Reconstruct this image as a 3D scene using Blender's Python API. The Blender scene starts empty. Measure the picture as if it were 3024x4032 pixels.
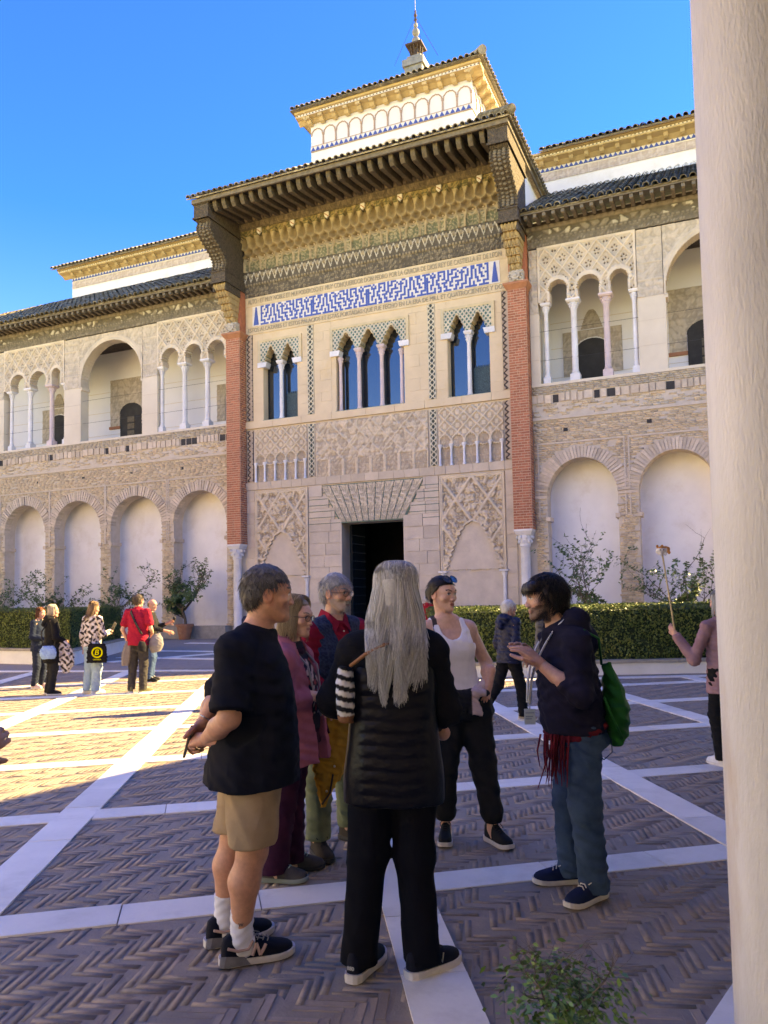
import bpy, math, random
import numpy as np
from mathutils import Matrix, Vector
rng = np.random.default_rng(7)
random.seed(7)
SC = bpy.context.scene
COL = SC.collection
rad = math.radians

# ------------------------------------------------------------------ camera
cam_d = bpy.data.cameras.new('camera'); cam = bpy.data.objects.new('camera', cam_d); COL.objects.link(cam)
_p, _r = rad(3.4), rad(1.07)
_f = Vector((0, math.cos(_p), math.sin(_p))); _x = Vector((1, 0, 0)); _u = _x.cross(_f)
_x2 = _x*math.cos(_r) - _u*math.sin(_r); _u2 = _x*math.sin(_r) + _u*math.cos(_r)
cam.matrix_world = Matrix(((_x2.x, _u2.x, -_f.x, 0), (_x2.y, _u2.y, -_f.y, 0), (_x2.z, _u2.z, -_f.z, 1.62), (0, 0, 0, 1)))
cam_d.sensor_fit = 'VERTICAL'; cam_d.sensor_height = 36.0; cam_d.lens = 3080/4032*36
cam_d.shift_y = 155/4032
cam_d.clip_start = 0.05; cam_d.clip_end = 2000
cam_d.dof.use_dof = True; cam_d.dof.focus_distance = 5.5; cam_d.dof.aperture_fstop = 9.0
SC.camera = cam

# ------------------------------------------------------------------ sky, sun, exposure
SUN_EL = rad(32); SUN_H = Vector((.945, .326)).normalized()
w = bpy.data.worlds.new('World'); SC.world = w; w.use_nodes = True
nt = w.node_tree; nt.nodes.clear()
sky = nt.nodes.new('ShaderNodeTexSky'); sky.sky_type = 'NISHITA'; sky.sun_disc = False
sky.sun_elevation = SUN_EL; sky.sun_rotation = math.atan2(SUN_H.x, SUN_H.y)
sky.altitude = 10; sky.air_density = 0.9; sky.dust_density = 0.0; sky.ozone_density = 3.0
bg = nt.nodes.new('ShaderNodeBackground'); bg.inputs['Strength'].default_value = 0.067
wo = nt.nodes.new('ShaderNodeOutputWorld')
hsv = nt.nodes.new('ShaderNodeHueSaturation'); hsv.inputs['Saturation'].default_value = 1.42; hsv.inputs['Hue'].default_value = .531
nt.links.new(sky.outputs[0], hsv.inputs['Color']); nt.links.new(hsv.outputs[0], bg.inputs[0]); nt.links.new(bg.outputs[0], wo.inputs[0])
sd = bpy.data.lights.new('sun', 'SUN'); sd.energy = 2.0; sd.angle = rad(0.53); sd.color = (1.0, .87, .63)
so = bpy.data.objects.new('sun', sd); COL.objects.link(so)
_d = Vector((SUN_H.x*math.cos(SUN_EL), SUN_H.y*math.cos(SUN_EL), math.sin(SUN_EL)))
so.rotation_euler = _d.to_track_quat('Z', 'Y').to_euler(); so.location = (20, 10, 30)
vs = SC.view_settings; vs.view_transform = 'Standard'; vs.look = 'None'; vs.gamma = 1.0; vs.exposure = 3.72
vs.use_white_balance = True; vs.white_balance_temperature = 14500; vs.white_balance_tint = 2
SC.cycles.max_bounces = 8; SC.cycles.diffuse_bounces = 5; SC.cycles.glossy_bounces = 3; SC.cycles.transmission_bounces = 4

# ------------------------------------------------------------------ materials
def lin(*c):
    c = [x/255 for x in c]
    return tuple(x/12.92 if x <= .04045 else ((x+.055)/1.055)**2.4 for x in c)
MATS = {}
def mat(name, c1, c2=None, rough=.8, scale=3.0, detail=6, bump=0., bscale=None, attr=None, amt=.35, metal=0., spec=.3,
        stretch=(1, 1, 1), rnd=0., c3=None, s3=.4, t3=(.55, .7), trans=0., sheen=0., distort=0.):
    """noise-mottled principled material; attr = colour attribute used as the base"""
    if name in MATS: return MATS[name]
    m = bpy.data.materials.new(name); m.use_nodes = True; MATS[name] = m
    n = m.node_tree.nodes; l = m.node_tree.links
    b = n['Principled BSDF']; b.inputs['Roughness'].default_value = rough; b.inputs['Metallic'].default_value = metal
    b.inputs['Specular IOR Level'].default_value = spec
    if sheen: b.inputs['Sheen Weight'].default_value = sheen
    tc = n.new('ShaderNodeNewGeometry'); mp = n.new('ShaderNodeMapping'); mp.inputs['Scale'].default_value = stretch
    l.new(tc.outputs['Position'], mp.inputs[0])
    no = n.new('ShaderNodeTexNoise'); no.inputs['Scale'].default_value = scale; no.inputs['Detail'].default_value = detail
    no.inputs['Roughness'].default_value = .6; no.inputs['Distortion'].default_value = distort
    l.new(mp.outputs[0], no.inputs['Vector'])
    mx = n.new('ShaderNodeMix'); mx.data_type = 'RGBA'
    cr = n.new('ShaderNodeMapRange'); cr.inputs[1].default_value = .32; cr.inputs[2].default_value = .68
    l.new(no.outputs['Fac'], cr.inputs[0]); l.new(cr.outputs[0], mx.inputs[0])
    if attr:
        at = n.new('ShaderNodeAttribute'); at.attribute_name = attr
        hs = n.new('ShaderNodeHueSaturation'); hs.inputs['Value'].default_value = 1-amt
        l.new(at.outputs['Color'], hs.inputs['Color'])
        l.new(hs.outputs[0], mx.inputs[6]); l.new(at.outputs['Color'], mx.inputs[7])
    else:
        c2 = c2 or tuple(x*(1-amt) for x in c1)
        mx.inputs[6].default_value = (*c2, 1); mx.inputs[7].default_value = (*c1, 1)
    out = mx.outputs[2]
    if c3:
        n3 = n.new('ShaderNodeTexNoise'); n3.inputs['Scale'].default_value = s3; n3.inputs['Detail'].default_value = 8; n3.inputs['Roughness'].default_value = .7
        l.new(mp.outputs[0], n3.inputs['Vector'])
        r3 = n.new('ShaderNodeMapRange'); r3.inputs[1].default_value = t3[0]; r3.inputs[2].default_value = t3[1]
        l.new(n3.outputs['Fac'], r3.inputs[0])
        m3 = n.new('ShaderNodeMix'); m3.data_type = 'RGBA'; m3.inputs[7].default_value = (*c3, 1)
        l.new(r3.outputs[0], m3.inputs[0]); l.new(out, m3.inputs[6]); out = m3.outputs[2]
    if rnd:
        oi = n.new('ShaderNodeObjectInfo'); rr = n.new('ShaderNodeMapRange'); rr.inputs[3].default_value = 1-rnd; rr.inputs[4].default_value = 1+rnd
        l.new(oi.outputs['Random'], rr.inputs[0])
        h2 = n.new('ShaderNodeHueSaturation'); l.new(rr.outputs[0], h2.inputs['Value']); l.new(out, h2.inputs['Color']); out = h2.outputs[0]
    l.new(out, b.inputs['Base Color'])
    if bump:
        bn = n.new('ShaderNodeTexNoise'); bn.inputs['Scale'].default_value = bscale or scale*4; bn.inputs['Detail'].default_value = 5
        l.new(mp.outputs[0], bn.inputs['Vector'])
        bp = n.new('ShaderNodeBump'); bp.inputs['Strength'].default_value = 1.0; bp.inputs['Distance'].default_value = bump
        l.new(bn.outputs['Fac'], bp.inputs['Height']); l.new(bp.outputs[0], b.inputs['Normal'])
    if trans:
        b.inputs['Transmission Weight'].default_value = trans
    return m

# ------------------------------------------------------------------ mesh tools
class MB:
    def __init__(s): s.v = []; s.f = []; s.mi = []
    def add(s, vs_, fs, mi=0):
        o = len(s.v); s.v.extend([tuple(p) for p in vs_]); s.f.extend([tuple(i+o for i in f) for f in fs]); s.mi.extend([mi]*len(fs)); return s
    def box(s, x0, y0, z0, x1, y1, z1, mi=0):
        return s.add([(x0,y0,z0),(x1,y0,z0),(x1,y1,z0),(x0,y1,z0),(x0,y0,z1),(x1,y0,z1),(x1,y1,z1),(x0,y1,z1)],
                     [(0,3,2,1),(4,5,6,7),(0,1,5,4),(1,2,6,5),(2,3,7,6),(3,0,4,7)], mi)
    def prism(s, poly, y0, y1, mi=0):
        """poly in (x,z), counter-clockwise seen from -y; extruded y0..y1"""
        n = len(poly)
        return s.add([(x,y0,z) for x,z in poly]+[(x,y1,z) for x,z in poly],
                     [tuple(range(n)), tuple(range(2*n-1,n-1,-1))]+[(i+n,(i+1)%n+n,(i+1)%n,i) for i in range(n)], mi)
    def prismx(s, poly, x0, x1, mi=0):
        """poly in (y,z) extruded along x"""
        n = len(poly)
        return s.add([(x0,y,z) for y,z in poly]+[(x1,y,z) for y,z in poly],
                     [tuple(range(n-1,-1,-1)), tuple(range(n,2*n))]+[(i,(i+1)%n,(i+1)%n+n,i+n) for i in range(n)], mi)
    def prismz(s, poly, z0, z1, mi=0):
        n = len(poly)
        return s.add([(x,y,z0) for x,y in poly]+[(x,y,z1) for x,y in poly],
                     [tuple(range(n-1,-1,-1)), tuple(range(n,2*n))]+[(i,(i+1)%n,(i+1)%n+n,i+n) for i in range(n)], mi)
    def lathe(s, prof, cx=0, cy=0, n=16, mi=0, a0=0, a1=2*math.pi, cap=True):
        full = abs(a1-a0-2*math.pi) < 1e-6; m = n if full else n+1
        vs_ = []
        for r, z in prof:
            for i in range(m):
                a = a0+(a1-a0)*i/n; vs_.append((cx+r*math.cos(a), cy+r*math.sin(a), z))
        fs = []
        for k in range(len(prof)-1):
            for i in range(n):
                j = (i+1) % m if full else i+1
                fs.append((k*m+i, k*m+j, (k+1)*m+j, (k+1)*m+i))
        if cap and full: fs.append(tuple(range(m-1,-1,-1))); fs.append(tuple((len(prof)-1)*m+i for i in range(m)))
        return s.add(vs_, fs, mi)
    def tube(s, pts, r, n=8, mi=0, cap=True):
        pts = [Vector(p) for p in pts]; k = len(pts)
        rs = r if hasattr(r, '__len__') else [r]*k
        vs_ = []; up = Vector((0,0,1)); prev = None
        for i, p in enumerate(pts):
            t = (pts[min(i+1,k-1)]-pts[max(i-1,0)]).normalized()
            if prev is None:
                a = t.cross(up if abs(t.z) < .9 else Vector((1,0,0))).normalized()
            else:
                a = (prev - t*prev.dot(t)).normalized()
            prev = a; b2 = t.cross(a)
            for j in range(n):
                q = 2*math.pi*j/n; vs_.append(tuple(p+(a*math.cos(q)+b2*math.sin(q))*rs[i]))
        fs = [(i*n+j, i*n+(j+1)%n, (i+1)*n+(j+1)%n, (i+1)*n+j) for i in range(k-1) for j in range(n)]
        if cap: fs += [tuple(range(n-1,-1,-1)), tuple((k-1)*n+j for j in range(n))]
        return s.add(vs_, fs, mi)
    def sphere(s, c, r, n=12, m=8, mi=0):
        rx, ry, rz = r if hasattr(r, '__len__') else (r, r, r)
        vs_ = [(c[0],c[1],c[2]-rz)]
        for i in range(1, m):
            a = -math.pi/2+math.pi*i/m
            for j in range(n):
                q = 2*math.pi*j/n; vs_.append((c[0]+rx*math.cos(a)*math.cos(q), c[1]+ry*math.cos(a)*math.sin(q), c[2]+rz*math.sin(a)))
        vs_.append((c[0],c[1],c[2]+rz)); L = len(vs_)-1
        fs = [(0, 1+(j+1)%n, 1+j) for j in range(n)]
        for i in range(m-2):
            for j in range(n): fs.append((1+i*n+j, 1+i*n+(j+1)%n, 1+(i+1)*n+(j+1)%n, 1+(i+1)*n+j))
        fs += [(L, 1+(m-2)*n+j, 1+(m-2)*n+(j+1)%n) for j in range(n)]
        return s.add(vs_, fs, mi)
    def mesh(s, name, mats, smooth=False):
        me = bpy.data.meshes.new(name); me.from_pydata(s.v, [], s.f)
        for m in (mats if isinstance(mats, (list, tuple)) else [mats]): me.materials.append(m)
        if any(s.mi): me.polygons.foreach_set('material_index', s.mi)
        if smooth: me.polygons.foreach_set('use_smooth', [True]*len(me.polygons))
        me.update(); return me
    def build(s, name, mats, parent=None, smooth=False, angle=None, **kw):
        return link(name, s.mesh(name, mats, smooth), parent, angle=angle, **kw)

def link(name, data, parent=None, loc=None, rot=None, scale=None, angle=None, **kw):
    o = bpy.data.objects.new(name, data); COL.objects.link(o)
    if parent is not None: o.parent = parent
    if loc is not None: o.location = loc
    if rot is not None: o.rotation_euler = rot
    if scale is not None: o.scale = scale
    if angle is not None and data is not None:
        data.polygons.foreach_set('use_smooth', [True]*len(data.polygons))
        try: data.set_sharp_from_angle(angle=rad(angle))
        except Exception: pass
    for k, v in kw.items(): o[k] = v
    return o
def thing(name, label, cat, loc=(0,0,0), rotz=0, group=None):
    o = link(name, None, loc=loc, rot=(0,0,rotz)); o['label'] = label; o['category'] = cat
    o.empty_display_size = .2
    if group: o['group'] = group
    return o
def tag(o, label, cat, group=None):
    o['label'] = label; o['category'] = cat
    if group: o['group'] = group
    return o
def npmesh(name, V, F, mats, cols=None, smooth=False, mi=None):
    """V (n,3), F (m,4) or (m,3) int arrays, cols (n,3) linear colours"""
    me = bpy.data.meshes.new(name)
    V = np.asarray(V, np.float32); F = np.asarray(F, np.int32); k = F.shape[1]
    me.vertices.add(len(V)); me.vertices.foreach_set('co', V.ravel())
    me.loops.add(F.size); me.loops.foreach_set('vertex_index', F.ravel())
    me.polygons.add(len(F)); me.polygons.foreach_set('loop_start', np.arange(0, F.size, k, dtype=np.int32))
    try: me.polygons.foreach_set('loop_total', np.full(len(F), k, np.int32))
    except Exception: pass
    for m in (mats if isinstance(mats, (list, tuple)) else [mats]): me.materials.append(m)
    if mi is not None: me.polygons.foreach_set('material_index', np.asarray(mi, np.int32))
    if smooth: me.polygons.foreach_set('use_smooth', np.ones(len(F), bool))
    if cols is not None:
        a = me.color_attributes.new('Col', 'FLOAT_COLOR', 'POINT')
        c = np.ones((len(V), 4), np.float32); c[:, :3] = cols; a.data.foreach_set('color', c.ravel())
    me.update(calc_edges=True); me.validate(); return me

def boxes_np(C, S, A=None, jitter=0., open_back=True):
    """many boxes: centres C (n,3), half sizes S (n,3) -> V,F (5 faces, no far face)"""
    C = np.asarray(C, float); S = np.asarray(S, float); n = len(C)
    base = np.array([(-1,-1,-1),(1,-1,-1),(1,1,-1),(-1,1,-1),(-1,-1,1),(1,-1,1),(1,1,1),(-1,1,1)], float)
    V = base[None]*S[:, None, :]
    if jitter: V += rng.normal(0, jitter, V.shape)
    V = V+C[:, None, :]
    return V

def relief(name, x0, x1, z0, z1, step, hfun, mats, y=0., depth=.15, mask=None, colfun=None, parent=None, smooth=False, **kw):
    """carved panel: a grid in the facade plane pushed out by hfun(X,Z) (metres towards -y), cut by mask(X,Z), with real edges"""
    nx = max(2, int(round((x1-x0)/step))); nz = max(2, int(round((z1-z0)/step)))
    xs = np.linspace(x0, x1, nx+1); zs = np.linspace(z0, z1, nz+1)
    X, Z = np.meshgrid(xs, zs)
    H = hfun(X, Z) if callable(hfun) else np.full_like(X, hfun)
    idx = np.arange((nx+1)*(nz+1)).reshape(nz+1, nx+1)
    keep = np.ones((nz, nx), bool)
    if mask is not None:
        xc = (X[:-1, :-1]+X[1:, 1:])/2; zc = (Z[:-1, :-1]+Z[1:, 1:])/2; keep = mask(xc, zc)
    F = np.stack([idx[:-1, :-1], idx[:-1, 1:], idx[1:, 1:], idx[1:, :-1]], -1)[keep]
    V = np.stack([X, y-H, Z], -1).reshape(-1, 3)
    C = colfun(X, Z, H).reshape(-1, 3) if colfun else None
    # side walls along the border of the kept cells
    kp = np.pad(keep, 1); E = []
    for dz, dx, a, b in ((-1,0,(0,0),(0,1)), (1,0,(1,1),(1,0)), (0,-1,(1,0),(0,0)), (0,1,(0,1),(1,1))):
        nb = kp[1+dz:1+dz+nz, 1+dx:1+dx+nx]; q = np.argwhere(keep & ~nb)
        if len(q): E.append(np.stack([idx[q[:,0]+a[0], q[:,1]+a[1]], idx[q[:,0]+b[0], q[:,1]+b[1]]], -1))
    if E and depth > 0:
        E = np.concatenate(E); u, inv = np.unique(E, return_inverse=True); inv = inv.reshape(E.shape)
        B = V[u].copy(); front = V[u].copy(); B[:, 1] = y+depth; o = len(V)
        V = np.concatenate([V, front, B]); k = len(u)
        SF = np.stack([inv[:, 1]+o, inv[:, 0]+o, inv[:, 0]+o+k, inv[:, 1]+o+k], -1)
        F = np.concatenate([F, SF])
        if C is not None: C = np.concatenate([C, C[u], C[u]])
    used, inv = np.unique(F, return_inverse=True); F = inv.reshape(F.shape); V = V[used]
    if C is not None: C = C[used]
    return link(name, npmesh(name, V, F, mats, C, smooth), parent, **kw)
# ================================================================== SETTING: ground, paving, hedges, plants, arcade range
M_mortar = mat('paving mortar', (.30,.245,.20), (.25,.205,.17), rough=.95, scale=9, bump=.004, bscale=60)
M_pbrick = mat('paving brick', (.31,.24,.19), (.26,.20,.16), rough=.82, scale=14, bump=.003, bscale=70, rnd=.17, spec=.35)
M_pbrickA = mat('paving brick mass', (1,1,1), attr='Col', amt=.30, rough=.82, scale=14, bump=.004, bscale=70, spec=.35)
M_marble = mat('white marble paving', (.80,.745,.66), (.69,.645,.575), rough=.55, scale=2.2, bump=.0012, bscale=30, rnd=.09, c3=(.52,.47,.40), s3=1.9, t3=(.50,.80), spec=.4)
M_dirt = mat('dry earth', (.14,.10,.07), rough=.95, scale=6, bump=.01)
gb = MB(); gb.add([(-150,-60,-.045),(150,-60,-.045),(150,200,-.045),(-150,200,-.045)], [(0,1,2,3)])
ground = gb.build('ground', M_mortar, kind='structure')
pave = MB(); pave.box(-14,1.0,-.04,14,19.8,-.0070); pavement = pave.build('pavement', M_mortar, kind='structure')
ter = MB(); ter.box(-24,19.8,-.04,16,34,-.006); terrace = ter.build('terrace', mat('worn terrace brick', (.30,.25,.215), (.22,.185,.165), rough=.9, scale=6, bump=.004, bscale=40), kind='structure')
DL = np.array([-.109,.994]); DT = np.array([.974,.226])
def lx(k, y): return -.12+2.29*k-.1097*(y-6.2)
def ty(k, x): return 6.06+2.13*k+.232*(x+2.5)
def cross(kl, kt):
    y = 6+2.13*kt
    for _ in range(6): x = lx(kl, y); y = ty(kt, x)
    return np.array([x, y])
sl = MB(); sl.box(-.5,-.5,-1,.5,.5,0); slab_me = sl.mesh('slab', M_marble)
nslab = 0
def slab_run(a, b, wd, top, step=.72):
    """marble slabs laid end to end from a to b"""
    global nslab
    a = np.array(a, float); b = np.array(b, float); L = np.linalg.norm(b-a); d = (b-a)/L; ang = math.atan2(d[1], d[0]); t = 0
    while t < L-.05:
        s = min(step*rng.uniform(.8,1.25), L-t)
        if L-t-s < .25: s = L-t
        c = a+d*(t+s/2)
        if abs(c[0]) < .56*c[1]+1.2 and c[1] > 1.9:
            link('slab', slab_me, pavement, loc=(c[0], c[1], top+rng.normal(0,.0012)), rot=(rng.normal(0,.0015), rng.normal(0,.0015), ang+rng.normal(0,.002)),
                 scale=(s-.007, wd, .036)); nslab += 1
        t += s
for k in range(-4, 4):
    y1 = {-4:19.2,-3:18.9,-2:18.7,-1:17.6,0:14.6,1:14.9,2:15.2,3:15.4}[k]
    slab_run((lx(k,1.9),1.9), (lx(k,y1),y1), .285, .005)
for kt in range(-2, 6):
    for kl in range(-5, 4):
        a = cross(kl, kt); b = cross(kl+1, kt)
        if a[1] > 18.6 or (a[0] > .2 and a[1] > 15.0) : continue
        u_ = (b-a)/np.linalg.norm(b-a)
        slab_run(a+u_*.135, b-u_*.135, .27, .0015, .62)
# border course in front of the planters
slab_run((-13,19.9), (-7.4,18.9), .3, .007); slab_run((-7.4,18.9), (-2.6,18.2), .3, .007); slab_run((.6,15.05), (8.5,15.3), .26, .007)
slab_run((1.78,3.56),(1.14,2.74),.30,.012,.6)
# path of marble bands towards the portal
for yy in (20.3, 23.2, 27.6): slab_run((-7.9+.02*(yy-20), yy+3.1), (0.9, yy-.7), .42, .006, 1.1)
slab_run((-7.6,21.6),(-3.2,26.6),.4,.009,1.1); slab_run((-3.0,20.6),(.2,25.4),.4,.009,1.1)
# herringbone bricks
n_, wb = 5, .042; ang = math.radians(-6.2); ca, sa = math.cos(ang), math.sin(ang)
R = []
M_ = 600
ii = np.arange(-M_, M_)
for m in range(-42, 43):
    hx = ii+2*n_*m; hy = ii
    R.append(np.stack([(hx+n_/2)*wb, (hy+.5)*wb, np.zeros_like(ii), ], -1).astype(float))
    vx = ii+n_+2*n_*m; vy = ii-n_+1
    R.append(np.stack([(vx+.5)*wb, (vy+n_/2)*wb, np.ones_like(ii)], -1).astype(float))
R = np.concatenate(R); px = R[:,0]*ca-R[:,1]*sa; py = R[:,0]*sa+R[:,1]*ca+10.
ok = (py > 2.25) & (py < 19.3) & (np.abs(px) < .535*py+.35) & ~((px > .3) & (py > 15.2))
# leave out the bricks wholly beneath a slab
kf = (px+.12+.1097*(py-6.2))/2.29; dL = np.abs(kf-np.round(kf))*2.29*.994
tf = (py-6.06-.232*(px+2.5))/2.13; dT = np.abs(tf-np.round(tf))*2.13*.974
ok &= (dL > .09) & (dT > .09)
px, py, ori = px[ok], py[ok], R[ok, 2]
o_ = np.argsort(px**2*.6+py**2); px, py, ori = px[o_], py[o_], ori[o_]
bm_ = []
for q in range(3):
    b_ = MB(); hl, hw, t = n_*wb/2-.003, wb/2-.003, .006
    P = [(-hl,-hw),(hl,-hw),(hl,hw),(-hl,hw)]; j = lambda: rng.normal(0,.0022)
    P = [(x+j(), y+j()) for x, y in P]
    Q = [(x*.975, y*.9) for x, y in P]
    zt = [rng.normal(0,.0012) for _ in P]
    b_.add([(x,y,-.034) for x,y in P]+[(x,y,-.006) for x,y in P]+[(x,y,z) for (x,y),z in zip(Q,zt)],
           [(i,(i+1)%4,(i+1)%4+4,i+4) for i in range(4)]+[(i+4,(i+1)%4+4,(i+1)%4+8,i+8) for i in range(4)]+[(8,9,10,11)])
    bm_.append(b_.mesh('brick', M_pbrick))
NB = 300
for i in range(NB):
    link('brick', bm_[i % 3], pavement, loc=(px[i], py[i], -.006+rng.normal(0,.0022)), rot=(rng.normal(0,.006), rng.normal(0,.006), ang+(math.pi/2 if ori[i] else 0)+rng.normal(0,.012)))
n = len(px)-NB; X, Y, O = px[NB:], py[NB:], ori[NB:]
th = ang+O*math.pi/2+rng.normal(0,.022,n); hl, hw = n_*wb/2-.003, wb/2-.003
base = np.array([(-1,-1,0),(1,-1,0),(1,1,0),(-1,1,0),(-1,-1,1),(1,-1,1),(1,1,1),(-1,1,1)], float)
V = np.empty((n,8,3)); lxx = base[None,:,0]*hl*rng.uniform(.92,1.0,(n,1))*(1-.02*base[None,:,2])+rng.normal(0,.002,(n,8)); lyy = base[None,:,1]*hw*rng.uniform(.90,1.03,(n,1))*(1-.08*base[None,:,2])+rng.normal(0,.0016,(n,8))
V[:,:,0] = X[:,None]+lxx*np.cos(th)[:,None]-lyy*np.sin(th)[:,None]
V[:,:,1] = Y[:,None]+lxx*np.sin(th)[:,None]+lyy*np.cos(th)[:,None]
zt = -.006+rng.normal(0,.0016,n)
V[:,:,2] = np.where(base[None,:,2] > 0, zt[:,None]+rng.normal(0,.0009,(n,8)), -.036)
f5 = np.array([(4,5,6,7),(0,1,5,4),(1,2,6,5),(2,3,7,6),(3,0,4,7)])
F = (f5[None]+8*np.arange(n)[:,None,None]).reshape(-1,4)
pal = np.array([(.31,.24,.19),(.285,.22,.175),(.325,.245,.19),(.30,.24,.195),(.315,.235,.18),(.26,.205,.165)])
cc = pal[rng.integers(0,6,n)]*rng.uniform(.85,1.12,(n,1))
link('herringbone_brickwork', npmesh('herringbone', V.reshape(-1,3), F, M_pbrickA, np.repeat(cc,8,0)), pavement, kind='stuff')

# ---------------------------------------------------------------- hedges in low white planters
M_leafA = mat('hedge leaf', (1,1,1), attr='Col', amt=.25, rough=.55, scale=20, spec=.35)
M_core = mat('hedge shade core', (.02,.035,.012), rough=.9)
M_white = mat('white lime wash', (.86,.835,.80), (.79,.765,.735), rough=.85, scale=1.3, bump=.003, bscale=9, c3=(.70,.645,.57), s3=.9, t3=(.52,.78))
M_kerb = mat('planter coping stone', (.36,.33,.28), (.25,.23,.20), rough=.9, scale=5, bump=.006, bscale=25)
M_plant = mat('planter stained lime', (.74,.74,.72), (.62,.62,.58), rough=.85, scale=1.6, bump=.004, bscale=12, c3=(.30,.33,.18), s3=1.4, t3=(.56,.8))
def in_poly(x, y, P):
    r = np.zeros(np.shape(x), bool); n = len(P)
    for i in range(n):
        x1,y1 = P[i]; x2,y2 = P[(i+1)%n]
        if y1 == y2: continue
        c = ((y1 > y) != (y2 > y)) & (x < (x2-x1)*(y-y1)/(y2-y1)+x1); r ^= c
    return r
def leaf_quads(P, N, ln, wd, cols):
    """small folded leaves at points P around normals N"""
    n = len(P); A = rng.normal(0,1,(n,3)); A -= N*np.sum(A*N,1)[:,None]*.75; A /= np.linalg.norm(A,axis=1)[:,None]
    T = N+rng.normal(0,.55,(n,3)); B = np.cross(T,A); B /= np.linalg.norm(B,axis=1)[:,None]+1e-9; T = np.cross(A,B)
    ln = ln*rng.uniform(.7,1.25,(n,1)); wd = wd*rng.uniform(.75,1.2,(n,1))
    V = np.stack([P-A*ln*.5, P+B*wd*.5+T*wd*.16, P+A*ln*.5, P-B*wd*.5+T*wd*.16], 1)
    F = np.arange(4*n).reshape(-1,4)
    return V.reshape(-1,3), F, np.repeat(cols,4,0)
def hedge(name, poly, z0, z1, label, nl, planter_off, zp):
    t = thing(name, label, 'hedge', loc=(poly[0][0], poly[0][1], 0)); o = np.array(poly[0])
    P = [tuple(np.array(p)-o) for p in poly]
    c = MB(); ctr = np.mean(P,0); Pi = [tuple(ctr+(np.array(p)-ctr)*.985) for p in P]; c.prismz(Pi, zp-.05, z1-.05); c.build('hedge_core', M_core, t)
    pts, nrm = [], []
    n = len(P); per = [math.dist(P[i],P[(i+1)%n]) for i in range(n)]
    h = z1-z0; area_side = sum(per)*h
    minx,miny = np.min(P,0); maxx,maxy = np.max(P,0)
    for i in range(n):
        a = np.array(P[i]); b = np.array(P[(i+1)%n]); d = (b-a)/per[i]; nn = np.array([d[1],-d[0],0])
        if nn[0]*0+nn[1] > .5: continue
        k = int(nl*per[i]*h); s = rng.uniform(0,1,k)
        q = a[None]+(b-a)[None]*s[:,None]; zz = z0+h*rng.uniform(0,1,k)
        q = np.column_stack([q, zz]); bulge = .025*np.sin(q[:,0]*5+q[:,2]*7)+.02*np.sin(q[:,0]*13+1.3*q[:,1]-q[:,2]*11)
        q += nn[None]*(bulge+rng.normal(.0,.022,k))[:,None]; pts.append(q); nrm.append(np.repeat(nn[None],k,0))
    k = int(nl*.8*(maxx-minx)*(maxy-miny)); x = rng.uniform(minx,maxx,k); y = rng.uniform(miny,maxy,k); m = in_poly(x,y,P); x, y = x[m], y[m]
    q = np.column_stack([x,y,z1+.012*np.sin(x*6)*np.sin(y*5)+rng.normal(0,.018,len(x))]); pts.append(q); nrm.append(np.repeat([[0,0,1.]],len(x),0))
    Pn = np.concatenate(pts); Nn = np.concatenate(nrm); k = len(Pn)
    pl = np.array([(.075,.115,.022),(.11,.155,.03),(.15,.185,.038),(.055,.09,.02),(.19,.205,.045)]); 
    cid = np.clip((np.sin(Pn[:,0]*2.3+Pn[:,2]*3.1)+np.sin(Pn[:,0]*.9)+rng.normal(0,1,k)+1.6)*1.2,0,4).astype(int)
    V,F,Cc = leaf_quads(Pn, Nn, .055, .036, pl[cid]*rng.uniform(.8,1.15,(k,1)))
    link('foliage', npmesh('foliage', V, F, M_leafA, Cc), t, kind='stuff')
    return t, P
def planter(poly, zp, label, m):
    o = np.array(poly[0]); t = thing('hedge_planter', label, 'planter', loc=(o[0],o[1],0)); P = [tuple(np.array(p)-o) for p in poly]
    b = MB(); b.prismz(P, -.04, zp-.05); b.build('planter_wall', m, t)
    n = len(P)
    for i in range(n):
        a = np.array(P[i]); bb = np.array(P[(i+1)%n]); L = np.linalg.norm(bb-a); d = (bb-a)/L; nn = np.array([d[1],-d[0]])
        if nn[1] > .5: continue
        s = 0
        while s < L-.02:
            e = min(s+rng.uniform(.6,.9), L)
            if L-e < .3: e = L
            q0 = a+d*(s+.004); q1 = a+d*(e-.004)
            c = MB(); c.prismz([tuple(q0+nn*.03), tuple(q1+nn*.03), tuple(q1-nn*.22), tuple(q0-nn*.22)], zp-.045, zp+.02+rng.normal(0,.004)); c.build('coping_stone', M_kerb, t); s = e
    return t
PL = [(-8.25,20.75),(-8.85,26.9),(-16.6,30.1),(-17.6,25.0)][::-1]
PL = [(-14.4,23.55),(-8.25,20.75),(-8.85,26.9),(-14.2,29.1)]
planter(PL, .40, 'low white planter wall under the left hedge', M_plant)
hedge('clipped_hedge', [(-14.2,23.68),(-8.45,21.05),(-8.95,26.7),(-14.0,28.8)], .40, 1.46, 'dark clipped box hedge on the left behind the tourists', 900, 0, .4)
PR = [(1.35,15.75),(9.9,15.85),(11.0,20.6),(1.0,21.6)]
planter(PR, .27, 'long low white planter wall under the right hedge, streaked green', M_plant)
hedge('clipped_hedge', [(1.5,15.95),(9.8,16.05),(10.8,20.4),(1.15,21.4)], .27, 1.33, 'long sunlit clipped box hedge on the right behind the guide', 1050, 0, .27)

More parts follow.
